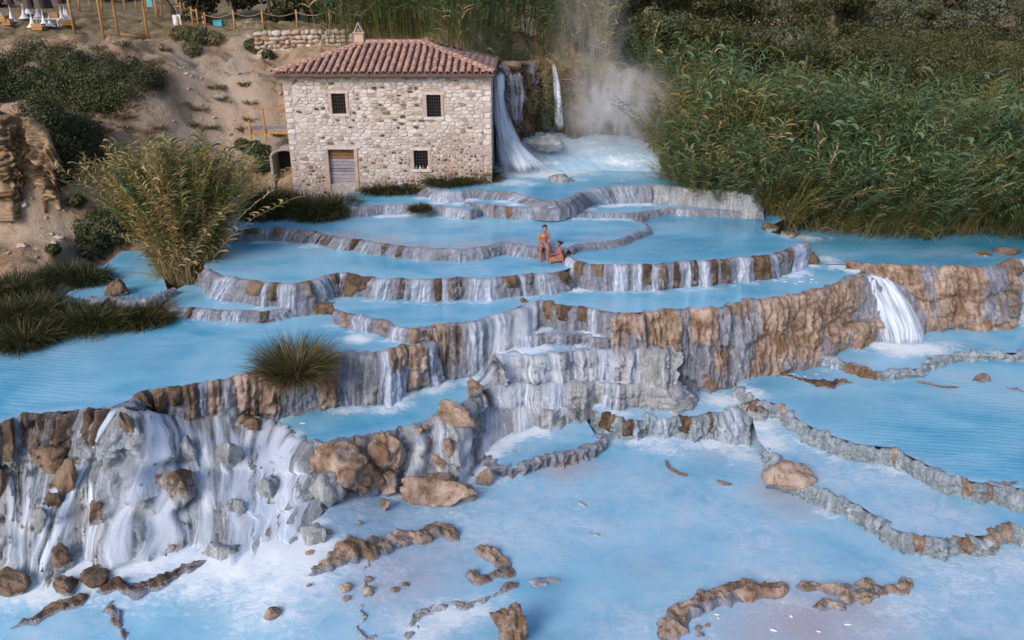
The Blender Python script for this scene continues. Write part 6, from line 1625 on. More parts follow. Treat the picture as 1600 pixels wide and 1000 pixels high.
def tussock(label, c, R, H, n, tint=.3, var=.15, name='grass_tussock', cat='grass', droop=1.9, w=.016, group=None, flat=1.0):
    Vs, Fs, Ts, k = [], [], [], 0
    for i in range(n):
        a = r.uniform(0, 6.28); q = math.sqrt(r.uniform()) * R
        L = H * r.uniform(.55, 1.15)
        a0 = .1 + .5 * q / R + abs(r.normal()) * .2
        V, F = blade(L, w * r.uniform(.8, 1.4), a0, a0 + r.uniform(.2, droop), a + r.normal() * .5, 4, r.normal() * .3)
        Vs.append(V + [c[0] + q * math.cos(a), c[1] + q * math.sin(a) * flat, c[2] - .05]); Fs.append(F + k); k += len(V)
        t = tint + var * r.normal()
        Ts.append(np.clip(t + np.linspace(.15, -.05, len(V)), 0, 1))
    o = obj(name, np.vstack(Vs), np.vstack(Fs), MAT['rush'], origin=c, attrs={'tint': np.concatenate(Ts)})
    return tag(o, label, cat, group)
tussock('spiky brown-green rush tussock on the rim of the big left pool', P(460, 592, -1.35) + [0, .1, 0], .5, 1.55, 2000, .5, .22, 'rush_tussock', 'rushes', 1.3, .015)
t0 = P(462, 612, -1.9)
tussock('dead hanging skirt of the rush tussock, draped over the tan block', t0 + [0, .05, .45], .46, 1.0, 1000, .85, .15, 'rush_skirt', 'rushes', 2.9, .018)
def bank(label, spots, n, H, tint, z=None, group=None, R=.55, droop=2.0):
    for i, (px, py, zz) in enumerate(spots):
        tussock(label[i] if isinstance(label, list) else label, P(px, py, zz), R, H, n, tint + r.normal() * .05, .20, 'grass_tussock', 'grass', droop + .5, .02, group)
bank(['grass hump at the far left edge of the left pool', 'dark grass hump, second from the left edge of the pool', 'grass hump between the dark one and the water at the left', 'low grass at the waterline, left foreground corner', 'grass hump in the middle of the left bank', 'low grass tuft on the tip of the left bank', 'small grass tuft beside the tip of the left bank', 'tall grass hump behind the left bank, near the sand'],
     [(10, 500, -1.0), (55, 490, -.95), (105, 505, -1.1), (40, 535, -1.2), (150, 508, -1.1), (200, 498, -1.2), (228, 500, -1.2), (30, 455, -.75)], 1500, 1.0, .24, R=.75)
bank(['dark grass mound beside the foaming step, left of the golden reeds', 'second dark grass mound, nearer the sand path'], [(135, 440, -.6), (105, 432, -.55)], 1300, .8, .14, R=.6)
bank(['large dark grass mound in front of the mill door, left part', 'large dark grass mound in front of the mill door, middle part', 'dark grass mound in front of the mill door, right part', 'dark grass between the golden reeds and the mill', 'front fringe of the dark mound before the mill door, hanging in water', 'low dark tuft at the left end of the mound by the mill'],
     [(440, 330, .5), (480, 332, .5), (525, 330, .5), (420, 318, .8), (500, 340, .4), (412, 338, .4)], 1500, 1.15, .22, R=.75)
bank(['green grass tuft at the foot of the mill wall, under the middle', 'green grass tuft at the foot of the mill wall, right of the first'], [(598, 298, .88), (634, 297, .88)], 1300, .95, .2, R=.75)
bank(['dark grass at the foot of the mill wall, below the lower window', 'dark grass at the lower right corner of the mill'], [(700, 288, 1.25), (744, 281, 1.3)], 1500, 1.0, .2, R=.8)
bank(['small square tuft of grass on the rim below the mill'], [(656, 328, .75)], 600, .45, .18, R=.36)
# ivy on the left bank and other leafy shrubs
def leafcloud(name, label, cat, blobs, n, size, tint, mat='ivy', group=None, trunk=None, origin=None, kind=None, parent=None, var=.16):
    Vs, T = [], []
    tot = sum(b[3] * b[3] for b in blobs)
    for (x, y, z, rad, *sq) in blobs:
        k = max(int(n * rad * rad / tot), 30)
        d = r.normal(size=(k, 3)); d /= np.linalg.norm(d, axis=1)[:, None]
        rr_ = rad * (1 - .45 * r.uniform(size=k) ** 2.2) * (1 + .28 * fbm(d * 2.1 + x, 3))
        c = d * rr_[:, None] * [1, 1, sq[0] if sq else .8] + [x, y, z]
        a = np.cross(d, r.normal(size=(k, 3))); a /= np.linalg.norm(a, axis=1)[:, None] + 1e-9
        nn = d + r.normal(size=(k, 3)) * .55; b = np.cross(nn, a); b /= np.linalg.norm(b, axis=1)[:, None] + 1e-9
        s = size * r.uniform(.6, 1.3, k)[:, None]
        q = np.stack([c - a * s * .5 - b * s * .12, c + b * s * -.4, c + a * s * .5, c + b * s * .4], 1)
        Vs.append(q.reshape(-1, 3)); T.append(np.repeat(np.clip(tint + var * r.normal(size=k) + .1 * d[:, 2] + .7 * var * r.normal(), 0, 1), 4))
    V = np.vstack(Vs); F = np.arange(len(V)).reshape(-1, 4)
    o = obj(name, V, F, MAT[mat], parent, origin=None if parent else (origin if origin is not None else V.mean(0)), attrs={'tint': np.concatenate(T)}, smooth=False, kind=kind)
    if label: tag(o, label, cat, group)
    return o
IVY = [(0,95),(50,74),(110,80),(150,82),(190,97),(230,115),(246,126),(225,145),(195,163),(165,176),(142,182),(150,220),(156,246),(110,256),(85,250),(64,215),(57,180),(35,165),(0,150),(-60,150),(-60,95)]
q = []
while len(q) < 260:
    x, y = r.uniform(-60, 250), r.uniform(72, 260)
    if inside(IVY, np.array(x), np.array(y)): q.append((x, y))
q = np.array(q); g = GP(q[:, 0], q[:, 1])
leafcloud('ivy_shrub', 'large dark green ivy thicket covering the left bank', 'shrub', [(*p, r.uniform(.45, .95), .8) for p in g], 130000, .09, .40, var=.22)
gy_ = GP([30, 90, 140, 75, 20], [118, 130, 110, 165, 130])
for nm, lb, spots, n, sz, tn in [
    ('shrub', 'dark shrub behind the golden reeds on the left', [(165, 385, 1.1), (190, 372, 1.0), (150, 400, .8)], 9000, .11, .25),
    ('shrub', 'small green shrub at the foot of the tufa outcrop', [(100, 285, .55), (115, 300, .4), (88, 270, .4)], 3000, .1, .45),
    ('shrub', 'dark bush on the slope beside the footbridge', [(395, 230, .5), (410, 245, .55), (378, 222, .4)], 3500, .1, .3),
    ('shrub', 'dark bush at the mouth of the culvert', [(425, 262, .5), (412, 275, .5)], 2600, .1, .25),
    ('shrub', 'dry brown scrub on the knoll below the fence', [(285, 60, .7), (310, 62, .8), (335, 62, .6), (300, 82, .6)], 5000, .11, .9),
    ('shrub', 'green weeds at the foot of the retaining wall', [(392, 68, .45), (405, 82, .5), (420, 92, .4)], 3000, .1, .5),
    ('shrub', 'small green shrub on the sand by the left stream', [(83, 393, .3)], 900, .08, .35),
    ('shrub', 'brown dry scrub at the top of the ivy, right end', [(225, 122, .5), (245, 132, .35), (205, 108, .5)], 2600, .1, .95)]:
    g = GP([s[0] for s in spots], [s[1] for s in spots])
    leafcloud(nm, lb, 'shrub', [(p[0], p[1], p[2] + s[2] * .3, s[2]) for p, s in zip(g, spots)], n, sz, tn)
# trees
def tree(name, label, base, H, R, tint, n=9000, size=.26, group=None, squash=.75, trunk_r=.16, lean=(0, 0), mat='tree_leaf', low=.45):
    t = thing(name, label, 'tree', base, group)
    base = np.asarray(base, float)
    top = base + np.array([lean[0], lean[1], H * .62])
    m = MB()
    pth = np.array([base + (top - base) * f + np.array([.12 * math.sin(f * 5), .08 * math.cos(f * 4), 0]) * H * .12 for f in np.linspace(0, 1, 6)])
    m.tube(pth, np.linspace(trunk_r, trunk_r * .45, 6), 8)
    blobs = []
    for k in range(9):
        a = r.uniform(0, 6.28); q = R * r.uniform(.25, .72)
        c = top + np.array([q * math.cos(a), q * math.sin(a), H * r.uniform(low - .62, .3)])
        blobs.append((*c, R * r.uniform(.34, .55), squash))
        m.tube([pth[3], (pth[3] + c) / 2 + [0, 0, .1], c], [trunk_r * .5, trunk_r * .3, .02], 6)
    blobs.append((*(top + [0, 0, H * .18]), R * .6, squash))
    m.obj('trunk', MAT['bark'], t, smooth=True)
    leafcloud('crown', None, None, blobs, n, size, tint, mat, parent=t)
    return t
def tb(px, Y):                                            # a foot on the ground at a distance
    x = (px - 800) / FPX * Y * 1.0
    return np.array([x, Y, float(ground_z(np.array([x]), np.array([Y]), False)[0]) - .1])
go = 'grey-green olive trees in the far field'
for i, (px, Y, H, R, lb) in enumerate([(1300, 95, 3.2, 2.0, 'grey olive tree in the far field, leftmost'), (1345, 98, 4.2, 2.3, 'grey olive tree, second from the left in the far field'), (1395, 96, 4.4, 2.4, 'grey olive tree, third from the left in the far field'), (1450, 92, 3.4, 2.0, 'low grey olive tree in the middle of the far row'), (1505, 94, 5.2, 2.9, 'biggest round olive tree in the far row'), (1570, 97, 4.6, 2.6, 'olive tree right of the biggest one'), (1610, 92, 4.8, 2.6, 'olive tree cut by the right edge of the frame')]):
    tree('olive_tree', lb, tb(px, Y - 6), H * .8, R, .97, 3600, .26, go, low=.1)
gy2 = 'yellow-green trees above the reeds'
for i, (px, Y, H, R, lb) in enumerate([(1020, 58, 4.5, 2.6, 'yellow-green tree right of the steam, above the reeds'), (1090, 58, 4.8, 2.8, 'yellow-green tree above the reeds, second from the steam'), (1160, 58, 4.8, 2.6, 'bushy tree in the middle above the reeds'), (1225, 57, 5.4, 2.6, 'brighter yellow-green tree at the left of the olive row'), (1285, 58, 4.6, 2.4, 'yellow-green tree just before the olive row'), (1345, 58, 4.0, 2.4, 'bushy tree below the olive row, left'), (1420, 58, 3.6, 2.4, 'bushy tree below the biggest olive'), (1540, 55, 3.0, 2.2, 'dark bushy tree by the sandy patch at the right'), (1600, 55, 3.4, 2.6, 'dark bushy tree at the right edge above the reeds')]):
    tree('leafy_tree', lb, tb(px, Y), H, R, [.62, .6, .5, .66, .62, .5, .55, .4, .35][i], 5200, .20, gy2, low=.05)
for i, (px, lb) in enumerate([(985, 'far leafy tree just right of the steam'), (1045, 'far leafy tree above the reeds, second right of the steam'), (1105, 'far leafy tree above the reeds, third right of the steam'), (1165, 'far leafy tree above the middle of the reeds'), (1225, 'far leafy tree left of the olives'), (1280, 'far leafy tree touching the first olive'), (1130, 'taller far tree behind the leafy row')]):
    tree('leafy_tree', lb, tb(px, 80 + 3 * (i % 3)), 5.6, 3.4, [.4, .55, .45, .6, .5, .35, .3][i], 5200, .26, gy2, low=-.1)
gd = 'dark trees along the back'
for i, (px, Y, H, R, lb) in enumerate([(20, 66, 6, 2.6, 'dark tree behind the parasols at the top left corner'), (185, 84, 6.5, 3.6, 'dark tree behind the pergola'), (350, 60, 5.0, 2.3, 'dark evergreen right of the leaning trunk'), (395, 62, 5.5, 2.5, 'dark evergreen, second right of the leaning trunk'), (445, 60, 5.0, 2.3, 'dark tree left of the chimney, behind the fence'), (500, 59, 5.2, 2.5, 'dark tree behind the rope fence, left of the reeds'), (545, 60, 5.6, 2.6, 'dark tree above the chimney'), (620, 64, 7, 3.0, 'dark tree behind the reeds over the roof'), (720, 66, 7, 3.0, 'dark tree behind the reeds, right of the roof ridge'), (960, 66, 5.5, 2.8, 'dark tree behind the steam'), (245, 88, 6, 3.2, 'dark tree behind the blue rail')]):
    tree('dark_tree', lb, tb(px, Y), H, R, .22, 5000, .26, gd, low=.0)
tree('leaning_tree', 'leaning dark tree with bare slanted trunk beside the path, top left', tb(310, 58), 6.5, 2.4, .3, 5000, .24, None, .6, .24, (-2.2, .3), low=.7)
# scrub between the reeds and the olive field
SX, SY = r.uniform(3, 75, 1300), 49 + 32 * r.uniform(0, 1, 1300)
ok_ = (SY > 49 + .05 * np.abs(SX - 20)) & ~((SX > 50) & (SX < 62) & (SY > 78) & (SY < 86)) & ~((SX < 8) & (SY < 55))
SX, SY = SX[ok_], SY[ok_]; SG = ground_z(SX, SY, False)
sb = [(a, b, c + r.uniform(.3, 1.6), r.uniform(.8, 1.7) * (1 + max(b - 70, 0) * .02), .9) for a, b, c in zip(SX, SY, SG)]
leafcloud('scrub', 'olive-green scrub filling the slope between the reeds and the olive field', 'scrub', sb, 240000, .19, .50, 'tree_leaf', kind='stuff', var=.12)
# far wooded hillside
HX_, HY_ = r.uniform(-110, 170, 520), r.uniform(104, 190, 520)
HG_ = ground_z(HX_, HY_, False)
hb = [(a, b, c + r.uniform(1.5, 4), r.uniform(3.0, 6.0), .9) for a, b, c in zip(HX_, HY_, HG_)]
leafcloud('far_wood', 'dark far-off wooded hillside along the top of the frame', 'wood', hb, 80000, 1.0, .15, 'tree_leaf', kind='stuff')
leafcloud('hedge', 'clipped dark green hedge in front of the olive trees', 'hedge', [(x, 86 + .02 * x, float(ground_z(np.array([x]), np.array([86.]), False)[0]) + .6, 1.1, .8) for x in np.arange(44, 76, 1.2)], 9000, .22, .28, 'tree_leaf')
# ------------------------------------------------------------------ left bank: tufa outcrop, retaining wall, things on the plateau
tufa = Terrace('layered tan tufa outcrop with a hollow at the left edge', [(-140,176,318),(-60,178,318),(0,182,314),(30,182,312),(55,192,310),(70,205,308),(82,225,306),(92,245,300)], [5.2,5.15,5.1,5.0,4.75,4.4,3.9,3.3], [1.35,1.35,1.4,1.4,1.45,1.5,1.6,1.7],
               amp=(.45,.0,.20), nprof=70, step=.07, mat='tufa', strata=.22, iso=True, inner=1.2, name='tufa_outcrop', cat='rock', lip=.05, crest=.2)
r = np.random.default_rng(77)
mat_s = 'wall_stone'
# rubble retaining wall behind the mill, every larger stone its own
A, B = GP(405, 78), GP(560, 72)
A, B = np.array([PY(398, 70, 49.2)[0], 49.2, 6.1]), np.array([PY(562, 70, 48.6)[0], 48.6, 6.3])
rw = thing('retaining_wall', 'long low rubble retaining wall behind the mill roof', 'wall', (A + B) / 2)
WH = 1.5
MB().add([A + [0, .25, -.6], B + [0, .25, -.6], B + [0, .25, WH - .1], A + [0, .25, WH - .2], A + [0, .9, -.6], B + [0, .9, -.6], B + [0, .9, WH - .1], A + [0, .9, WH - .2]], [(0,1,2,3),(5,4,7,6),(3,2,6,7),(0,3,7,4),(1,5,6,2)]).obj('core', MAT['mortar'], rw)
zz = -.5; cnt = 0
while zz < WH - .05:
    hr = r.uniform(.17, .3); u = 0.0
    L = np.linalg.norm(B - A)
    while u < L:
        w = r.uniform(.25, .65)
        c = A + (B - A) * ((u + w / 2) / L)
        v, F = rock_shape((w * 1.16, .4, hr * 1.22), int(r.integers(1e6)), 1, .12, 0, 6)
        t = r.uniform(.3, .7) if r.uniform() > .12 else r.uniform(.1, .3)
        o = bpy.data.objects.new('stone', mesh('stone', v, F, MAT['wall_stone'], False, {'tone': np.full(len(v), t)}))
        COL.objects.link(o); o.parent = rw; o.location = tuple(c + [0, .18 + r.normal() * .03, zz + hr / 2] - WLOC[rw.name]); cnt += 1
        u += w
    zz += hr
# parasols, all folded
def ground_at(px, py): return GP(px, py)
def parasol(label, px, py, s=1.0):
    c = GP(px, py)
    t = thing('folded_parasol', label, 'parasol', c, 'folded parasols on the plateau')
    MB().lathe(c, [(.34, 0), (.34, .05), (.26, .10), (.12, .30), (.06, .55), (.05, .60)], 14).obj('base', MAT['white_paint'], t, smooth=True)
    MB().tube([c + [0, 0, .5], c + [0, 0, 2.7 * s]], .03, 8).obj('pole', MAT['white_paint'], t)
    n = 20; prof = [(.30, 1.05), (.27, 1.15), (.22, 1.6), (.16, 2.1), (.08, 2.55), (.02, 2.75)]
    V = [c + [q * (1 + .25 * math.cos(k * math.pi)) * math.cos(2*math.pi*k/n), q * (1 + .25 * math.cos(k * math.pi)) * math.sin(2*math.pi*k/n), z * s] for q, z in prof for k in range(n)]
    obj('canopy', V, grid_faces(len(prof), n, True), MAT['canopy_cloth'], t, smooth=False)
for px, py, lb in [(3, 35, 'folded brown parasol cut by the left edge of the frame'), (20, 36, 'folded parasol standing alone at the left'), (39, 30, 'folded parasol with an orange cap, third from the left'), (52, 43, 'nearest folded parasol with a big white foot'), (46, 27, 'folded parasol behind the nearest one'), (60, 25, 'folded parasol at the back of the middle cluster'), (70, 41, 'folded parasol right of the nearest one, beside the box'), (79, 39, 'folded parasol leaning group, left of the white table'), (97, 31, 'folded parasol in the right cluster, left one'), (103, 28, 'folded parasol in the right cluster, back one'), (107, 33, 'folded parasol in the right cluster, front one by the pergola post')]:
    parasol(lb, px, py)
for px, py, w, lb in [(4, 40, .75, 'open wooden crate at the left edge by the parasols'), (13, 37, .5, 'pale wooden crate next to the one at the edge'), (60, 41, .62, 'wooden crate between the two nearest parasols'), (88, 31, .5, 'small orange crate at the right parasol cluster'), (107, 43, .7, 'orange crate in front of the right parasol cluster')]:
    c = GP(px, py)
    t = thing('wooden_crate', lb, 'crate', c, 'wooden crates among the parasols')
    h = .36
    for k in range(3):
        z0 = c[2] + .02 + k * h / 3; z1 = z0 + h / 3 - .02
        MB().box((c[0]-w/2,c[1]-.25,z0),(c[0]+w/2,c[1]-.23,z1)).obj('board', MAT['wood_fresh'], t)
        MB().box((c[0]-w/2,c[1]+.23,z0),(c[0]+w/2,c[1]+.25,z1)).obj('board', MAT['wood_fresh'], t)
        MB().box((c[0]-w/2,c[1]-.228,z0),(c[0]-w/2+.02,c[1]+.228,z1)).obj('board', MAT['wood_fresh'], t)
        MB().box((c[0]+w/2-.02,c[1]-.228,z0),(c[0]+w/2,c[1]+.228,z1)).obj('board', MAT['wood_fresh'], t)
    MB().box((c[0]-w/2+.02,c[1]-.228,c[2]+.0),(c[0]+w/2-.02,c[1]+.228,c[2]+.03)).obj('bottom', MAT['wood_fresh'], t)
c = GP(78, 40)
t = thing('white_bench', 'white bench with thin legs among the parasols', 'bench', c)
MB().box(c + [-.85, -.2, .42], c + [.75, .2, .47], .01).obj('seat', MAT['white_paint'], t)
for dx in (-.7, .6):
    for dy in (-.15, .15): MB().tube([c + [dx, dy, 0], c + [dx * .92, dy, .42]], .025, 6).obj('leg', MAT['white_paint'], t)
# pergola of round orange posts
pg = thing('pergola', 'orange timber pergola frame at the edge of the plateau', 'pergola', GP(163, 60))
posts = [GP(117, 55), GP(163, 61), GP(185, 55), GP(232, 62)]
zt = max(p[2] for p in posts) + 2.45
for p in posts:
    po = MB().tube([p + [0, 0, -.2], [p[0], p[1], zt]], [.075, .065], 8).obj('post', MAT['wood_fresh'], pg, smooth=True)
    for s in (-1, 1): MB().tube([[p[0], p[1], zt - .75], [p[0] + s * .6, p[1], zt - .05]], .045, 6).obj('brace', MAT['wood_fresh'], po)
for a, b in ((0, 1), (1, 3), (2, 3), (0, 2), (1, 2)):
    MB().tube([[*posts[a][:2], zt + .02], [*posts[b][:2], zt + .02]], .07, 8).obj('beam', MAT['wood_fresh'], pg, smooth=True)
MB().tube([posts[1] + [0, 0, .06], posts[3] + [0, 0, .06]], .06, 8).obj('ground_beam', MAT['wood_fresh'], pg, smooth=True)
MB().tube([posts[2] + [0, 0, .05], posts[3] + [-.02, .05, .08]], .06, 8).obj('ground_beam', MAT['wood_fresh'], pg, smooth=True)
rn = np.linspace(0, 1, 9)
a, b = posts[2], posts[3]
V = [[a[0] + (b[0] - a[0]) * u, a[1] + (b[1] - a[1]) * u - v * .9, zt + .12 - .10 * math.sin(math.pi * v) ] for u in rn for v in (0, .33, .66, 1)]
obj('sun_mat', V, grid_faces(9, 4), MAT['rope'], pg)
# rope fence along the path
def fence(label, spots, tops=1.1, rope=True, group=None):
    ps = [GP(*s) for s in spots]
    t = thing('rope_fence' if rope else 'rail_fence', label, 'fence', ps[0], group)
    for p in ps: MB().tube([p + [0, 0, -.15], p + [0, 0, tops]], [.065, .055], 7).obj('post', MAT['wood_fresh'], t, smooth=True)
    for a, b in zip(ps[:-1], ps[1:]):
        u = np.linspace(0, 1, 9)[:, None]
        q = a + (b - a) * u + np.array([0, 0, 1.0]) * (tops * .86 - (.22 * np.sin(np.pi * u) if rope else 0 * u))
        MB().tube(q, .022 if rope else .04, 5).obj('rope' if rope else 'rail', MAT['rope'] if rope else MAT['wood_fresh'], t, smooth=True)
fence('rope fence with orange posts along the path behind the mill', [(282, 54), (323, 50), (368, 50), (412, 45), (465, 43), (516, 44), (565, 46)])
fence('second rope fence beyond the path, by the notice box', [(246, 25), (254, 27), (271, 28), (285, 27), (297, 30), (302, 39), (310, 39)], 1.1, False)
fence('dark rail fence at the back of the plateau', [(108, 17), (125, 17), (142, 17), (160, 17), (178, 17), (196, 17), (214, 17), (232, 17)], 1.1, False)
# notice boards, bin, rail
c = GP(278, 43)
t = thing('notice_board', 'white double notice board behind the first rope fence post', 'sign', c)
MB().box(c + [-.25, -.02, .12], c + [-.02, .02, .78]).obj('panel', MAT['white_paint'], t); MB().box(c + [.02, .0, .12], c + [.25, .04, .80]).obj('panel', MAT['white_paint'], t)
MB().tube([c + [0, .06, 0], c + [0, .06, .9]], .03, 6).obj('post', MAT['wood_fresh'], t)
c = GP(342, 41)
t = thing('turquoise_box', 'turquoise plastic storage box on the path', 'box', c)
MB().box(c + [-.30, -.2, 0], c + [.30, .2, .34], .03).obj('body', MAT['turquoise'], t); MB().box(c + [-.32, -.22, .342], c + [.32, .22, .40], .02).obj('lid', MAT['turquoise'], t)
c = GP(319, 44)
t = thing('marker_pole', 'red and white striped marker pole by the fence', 'pole', c)
for k in range(6): MB().tube([c + [0, 0, k * .16], c + [0, 0, (k + 1) * .16 - .002]], .035, 8).obj('band', MAT['red_paint' if k % 2 else 'white_paint'], t, smooth=True)
c = GP(281, 25)
t = thing('notice_box', 'orange wooden notice box on posts beyond the path', 'sign', c)
MB().box(c + [-.16, -.08, .55], c + [.22, .08, 1.15], .01).obj('case', MAT['wood_fresh'], t); MB().box(c + [-.22, -.14, 1.152], c + [.28, .14, 1.22], .01).obj('top', MAT['iron'], t)
for dx in (-.1, .26): MB().tube([c + [dx, .1, -.1], c + [dx, .1, 1.1]], .03, 6).obj('post', MAT['iron'], t)
c = GP(236, 21)
t = thing('framed_sign', 'small turquoise framed sign at the far fence', 'sign', c)
MB().box(c + [-.2, 0, .5], c + [.2, .03, 1.0], .01).obj('panel', MAT['turquoise'], t)
for dx in (-.35, .35): MB().tube([c + [dx, .02, 0], c + [dx, .02, 1.3]], .05, 6).obj('post', MAT['wood_fresh'], t)
c = GP(276, 17)
t = thing('blue_rail', 'long blue metal rail across the far path', 'rail', c)
MB().box(c + [-1.7, 0, .9], c + [1.5, .08, 1.08], .01).obj('rail', MAT['blue_paint'], t)
for dx in (-1.5, -.1, 1.3): MB().box(c + [dx, .09, 0], c + [dx + .08, .15, 1.0]).obj('post', MAT['blue_paint'], t)
c = GP(417, 31)
c = PY(437, 43, 50.5)
# pale stones scattered on the sandy slope
gs = 'pale stones on the sandy slope'
for i in range(60):
    if i < 36: px, py = r.uniform(270, 440), r.uniform(70, 240)
    else: px, py = r.uniform(0, 130), r.uniform(320, 415)
    p = GP(px, py); s = r.uniform(.12, .42) * (1.3 if i % 9 == 0 else .8)
    v, F = rock_shape((s, s * .8, s * .6), 500 + i, 2, .3, r.uniform(0, 3))
    tag(obj('slope_stone', v + p + [0, 0, s * .12], F, MAT['pebble'], origin=p), 'pale loose stone lying on the sandy left slope', 'stone', gs)
gq = 'weeds on the slope left of the mill'
for i in range(30):
    px, py = r.uniform(150, 440), r.uniform(66, 215)
    if inside(IVY, np.array(px), np.array(py)): continue
    p = GP(px, py)
    tussock('dry grass tuft growing on the sandy slope left of the mill', p, r.uniform(.15, .4), r.uniform(.3, .55), 130, r.uniform(.35, .85), .15, 'dry_grass_tuft', 'grass', 2.2, .02, gq)
# stones in the foreground shallows ring and on the bottom right ridge
for i, (px, py, w) in enumerate([(1090, 981, 10), (1094, 991, 12), (1322, 938, 18), (1106, 978, 7)]):
    bld(['grey pebble inside the bottom right shallow pool, upper', 'grey pebble inside the bottom right shallow pool, lower', 'flat pale stone lying on the bottom right ridge', 'tiny grey pebble beside the bottom right ridge'][i], px, py, w, w * .7, ZL + (.2 if i == 2 else 0), 700 + i, dry=.5, mat='pale_travertine', name='pebble', level=2)

# ------------------------------------------------------------------ the two bathers
def body(name, parts_tube, parts_ball, mat, parent, voxel=.011, smooth=3):
    m = MB()
    for pts_, rad in parts_tube: m.tube(catmull(pts_, 5), np.interp(np.linspace(0, 1, (len(pts_) - 1) * 5 + 1), np.linspace(0, 1, len(rad)), rad), 10)
    V0, F0 = ICO[3]
    for c, s, *rest_ in parts_ball:
        m.add(V0 * np.asarray(s) + np.asarray(c), F0.tolist())
    V = np.vstack(m.V)
    me = bpy.data.meshes.new(name + '_raw'); me.from_pydata(V.tolist(), [], m.F); me.update()
    o = bpy.data.objects.new(name + '_raw', me); COL.objects.link(o)
    md = o.modifiers.new('r', 'REMESH'); md.mode = 'VOXEL'; md.voxel_size = voxel
    sm = o.modifiers.new('s', 'SMOOTH'); sm.factor = .5; sm.iterations = smooth
    dg = bpy.context.evaluated_depsgraph_get()
    me2 = bpy.data.meshes.new_from_object(o.evaluated_get(dg))
    bpy.data.objects.remove(o)
    me2.polygons.foreach_set('use_smooth', np.ones(len(me2.polygons), bool))
    me2.materials.clear(); me2.materials.append(mat)
    ob = bpy.data.objects.new(name, me2); COL.objects.link(ob); ob.parent = parent
    vv = np.empty(len(me2.vertices) * 3); me2.vertices.foreach_get('co', vv); vv = vv.reshape(-1, 3) - WLOC[parent.name]
    me2.vertices.foreach_set('co', vv.ravel()); me2.update()
    WLOC[ob.name] = WLOC[parent.name]
    return ob
def head_parts(c, f, s=1.0):
    """skull, jaw, nose, brow, ears; f = facing direction (x, y)"""
    f = np.array([f[0], f[1], 0.0]); f /= np.linalg.norm(f); sd = np.array([-f[1], f[0], 0]); c = np.asarray(c, float)
    a = .085 * s
    B = [(c + [0, 0, .02], (a * .95, a * .95, .115 * s)), (c + f * .018 + [0, 0, -.05 * s], (a * .80, a * .80, .075 * s)), (c + f * .092 * s + [0, 0, -.012], (.014, .014, .022)), (c + f * .072 * s + [0, 0, .032], (.03, .03, .016)), (c + f * .078 * s + [0, 0, -.062], (.022, .022, .012)), (c + f * .07 * s + [0, 0, -.098], (.026, .026, .022))]
    for q in (-1, 1): B.append((c + sd * q * .085 * s + [0, 0, -.008], (.016, .022, .032)))
    return B
def arm(sh, el, wr, r0=.05, r1=.042, r2=.028): return ([sh, (np.array(sh) + el) / 2, el, (np.array(el) + wr) / 2, wr], [r0, r0 * .95, r1, r1 * .92, r2])
def hand(wr, d, side, curl=.35):
    """palm, four bent fingers, thumb"""
    wr, d = np.array(wr, float), np.array(d, float); d /= np.linalg.norm(d)
    s = np.cross(d, [0, 0, 1.0]); s /= np.linalg.norm(s) + 1e-9; s *= side
    dn = np.cross(d, s) ; dn = -dn if dn[2] > 0 else dn
    T = [([wr, wr + d * .045, wr + d * .085], [.028, .038, .036])]
    for k, L in zip((-1.5, -.5, .5, 1.5), (.06, .075, .078, .068)):
        b = wr + d * .08 + s * k * .019
        T.append(([b, b + d * L * .5 + dn * L * curl * .3, b + d * L * .8 + dn * L * curl], [.0105, .010, .008]))
    b = wr + d * .03 - s * .035
    T.append(([b, b + d * .03 - s * .025, b + d * .06 - s * .022 + dn * .01], [.013, .012, .009]))
    return T
# man: sits on the rim, legs down into the lower pool, head turned to the woman
mc = np.array([*P(850, 387, ZA)[:2], ZA + .06])
man = thing('person', 'bare-chested man in patterned swim shorts sitting on the rim, facing the woman', 'person', mc - [0, 0, .04])
def M(x, y, z): return mc + np.array([x, y, z])
mt, mbl = [], []
mt.append(([M(0, .02, .06), M(0, .03, .18), M(0, .02, .32), M(0, .01, .44), M(.0, .0, .54)], [.15, .135, .135, .15, .09]))
mbl += [(M(-.07, .02, .40), (.11, .10, .13)), (M(.07, .02, .40), (.11, .10, .13)), (M(0, .03, .08), (.17, .13, .12)), (M(-.165, .01, .475), (.065, .065, .06)), (M(.165, .01, .475), (.065, .065, .06)), (M(-.07, -.07, .40), (.075, .035, .05)), (M(.07, -.07, .40), (.075, .035, .05))]
mt.append(([M(0, .01, .50), M(.01, -.01, .62)], [.062, .055]))
mbl += head_parts(M(.025, -.025, .72), (.45, -.9), 1.05)
for s in (-1, 1):
    hip, knee, ank = M(s * .09, -.02, .05), M(s * .15, -.42, .02), M(s * .13, -.40, -.46)
    mt.append(([hip, (hip + knee) / 2 + [0, 0, .015], knee], [.10, .092, .072]))
    mt.append(([knee, knee * .6 + ank * .4 + [0, .03, 0], ank], [.07, .068, .042]))
    mt.append(([ank + [0, .04, -.04], ank + [s * .02, -.10, -.07], ank + [s * .03, -.17, -.08]], [.038, .036, .025]))
    sh, el, wr = M(s * .185, .01, .475), M(s * .245, -.05, .21), M(s * .10, -.27, .13)
    mt.append(arm(sh, el, wr)); mt += hand(wr, (-s * .5, -.55, -.25), s)
body('body', mt, mbl, MAT['skin_tan'], man)
v, F = ICO[3]
hc = M(.025, -.025, .72)
hv = v.copy(); keep = (hv[:, 2] > .30) | (((hv @ np.array([-.45, .9, 0])) > -.15) & (hv[:, 2] > -.35))
Fk = F[keep[F].all(1)]
obj('hair', hc + [-.006, .008, .045] + hv * [.102, .102, .118] * (1 + .03 * fbm(hv * 4, 2))[:, None], Fk, MAT['hair'], man)
m = MB()
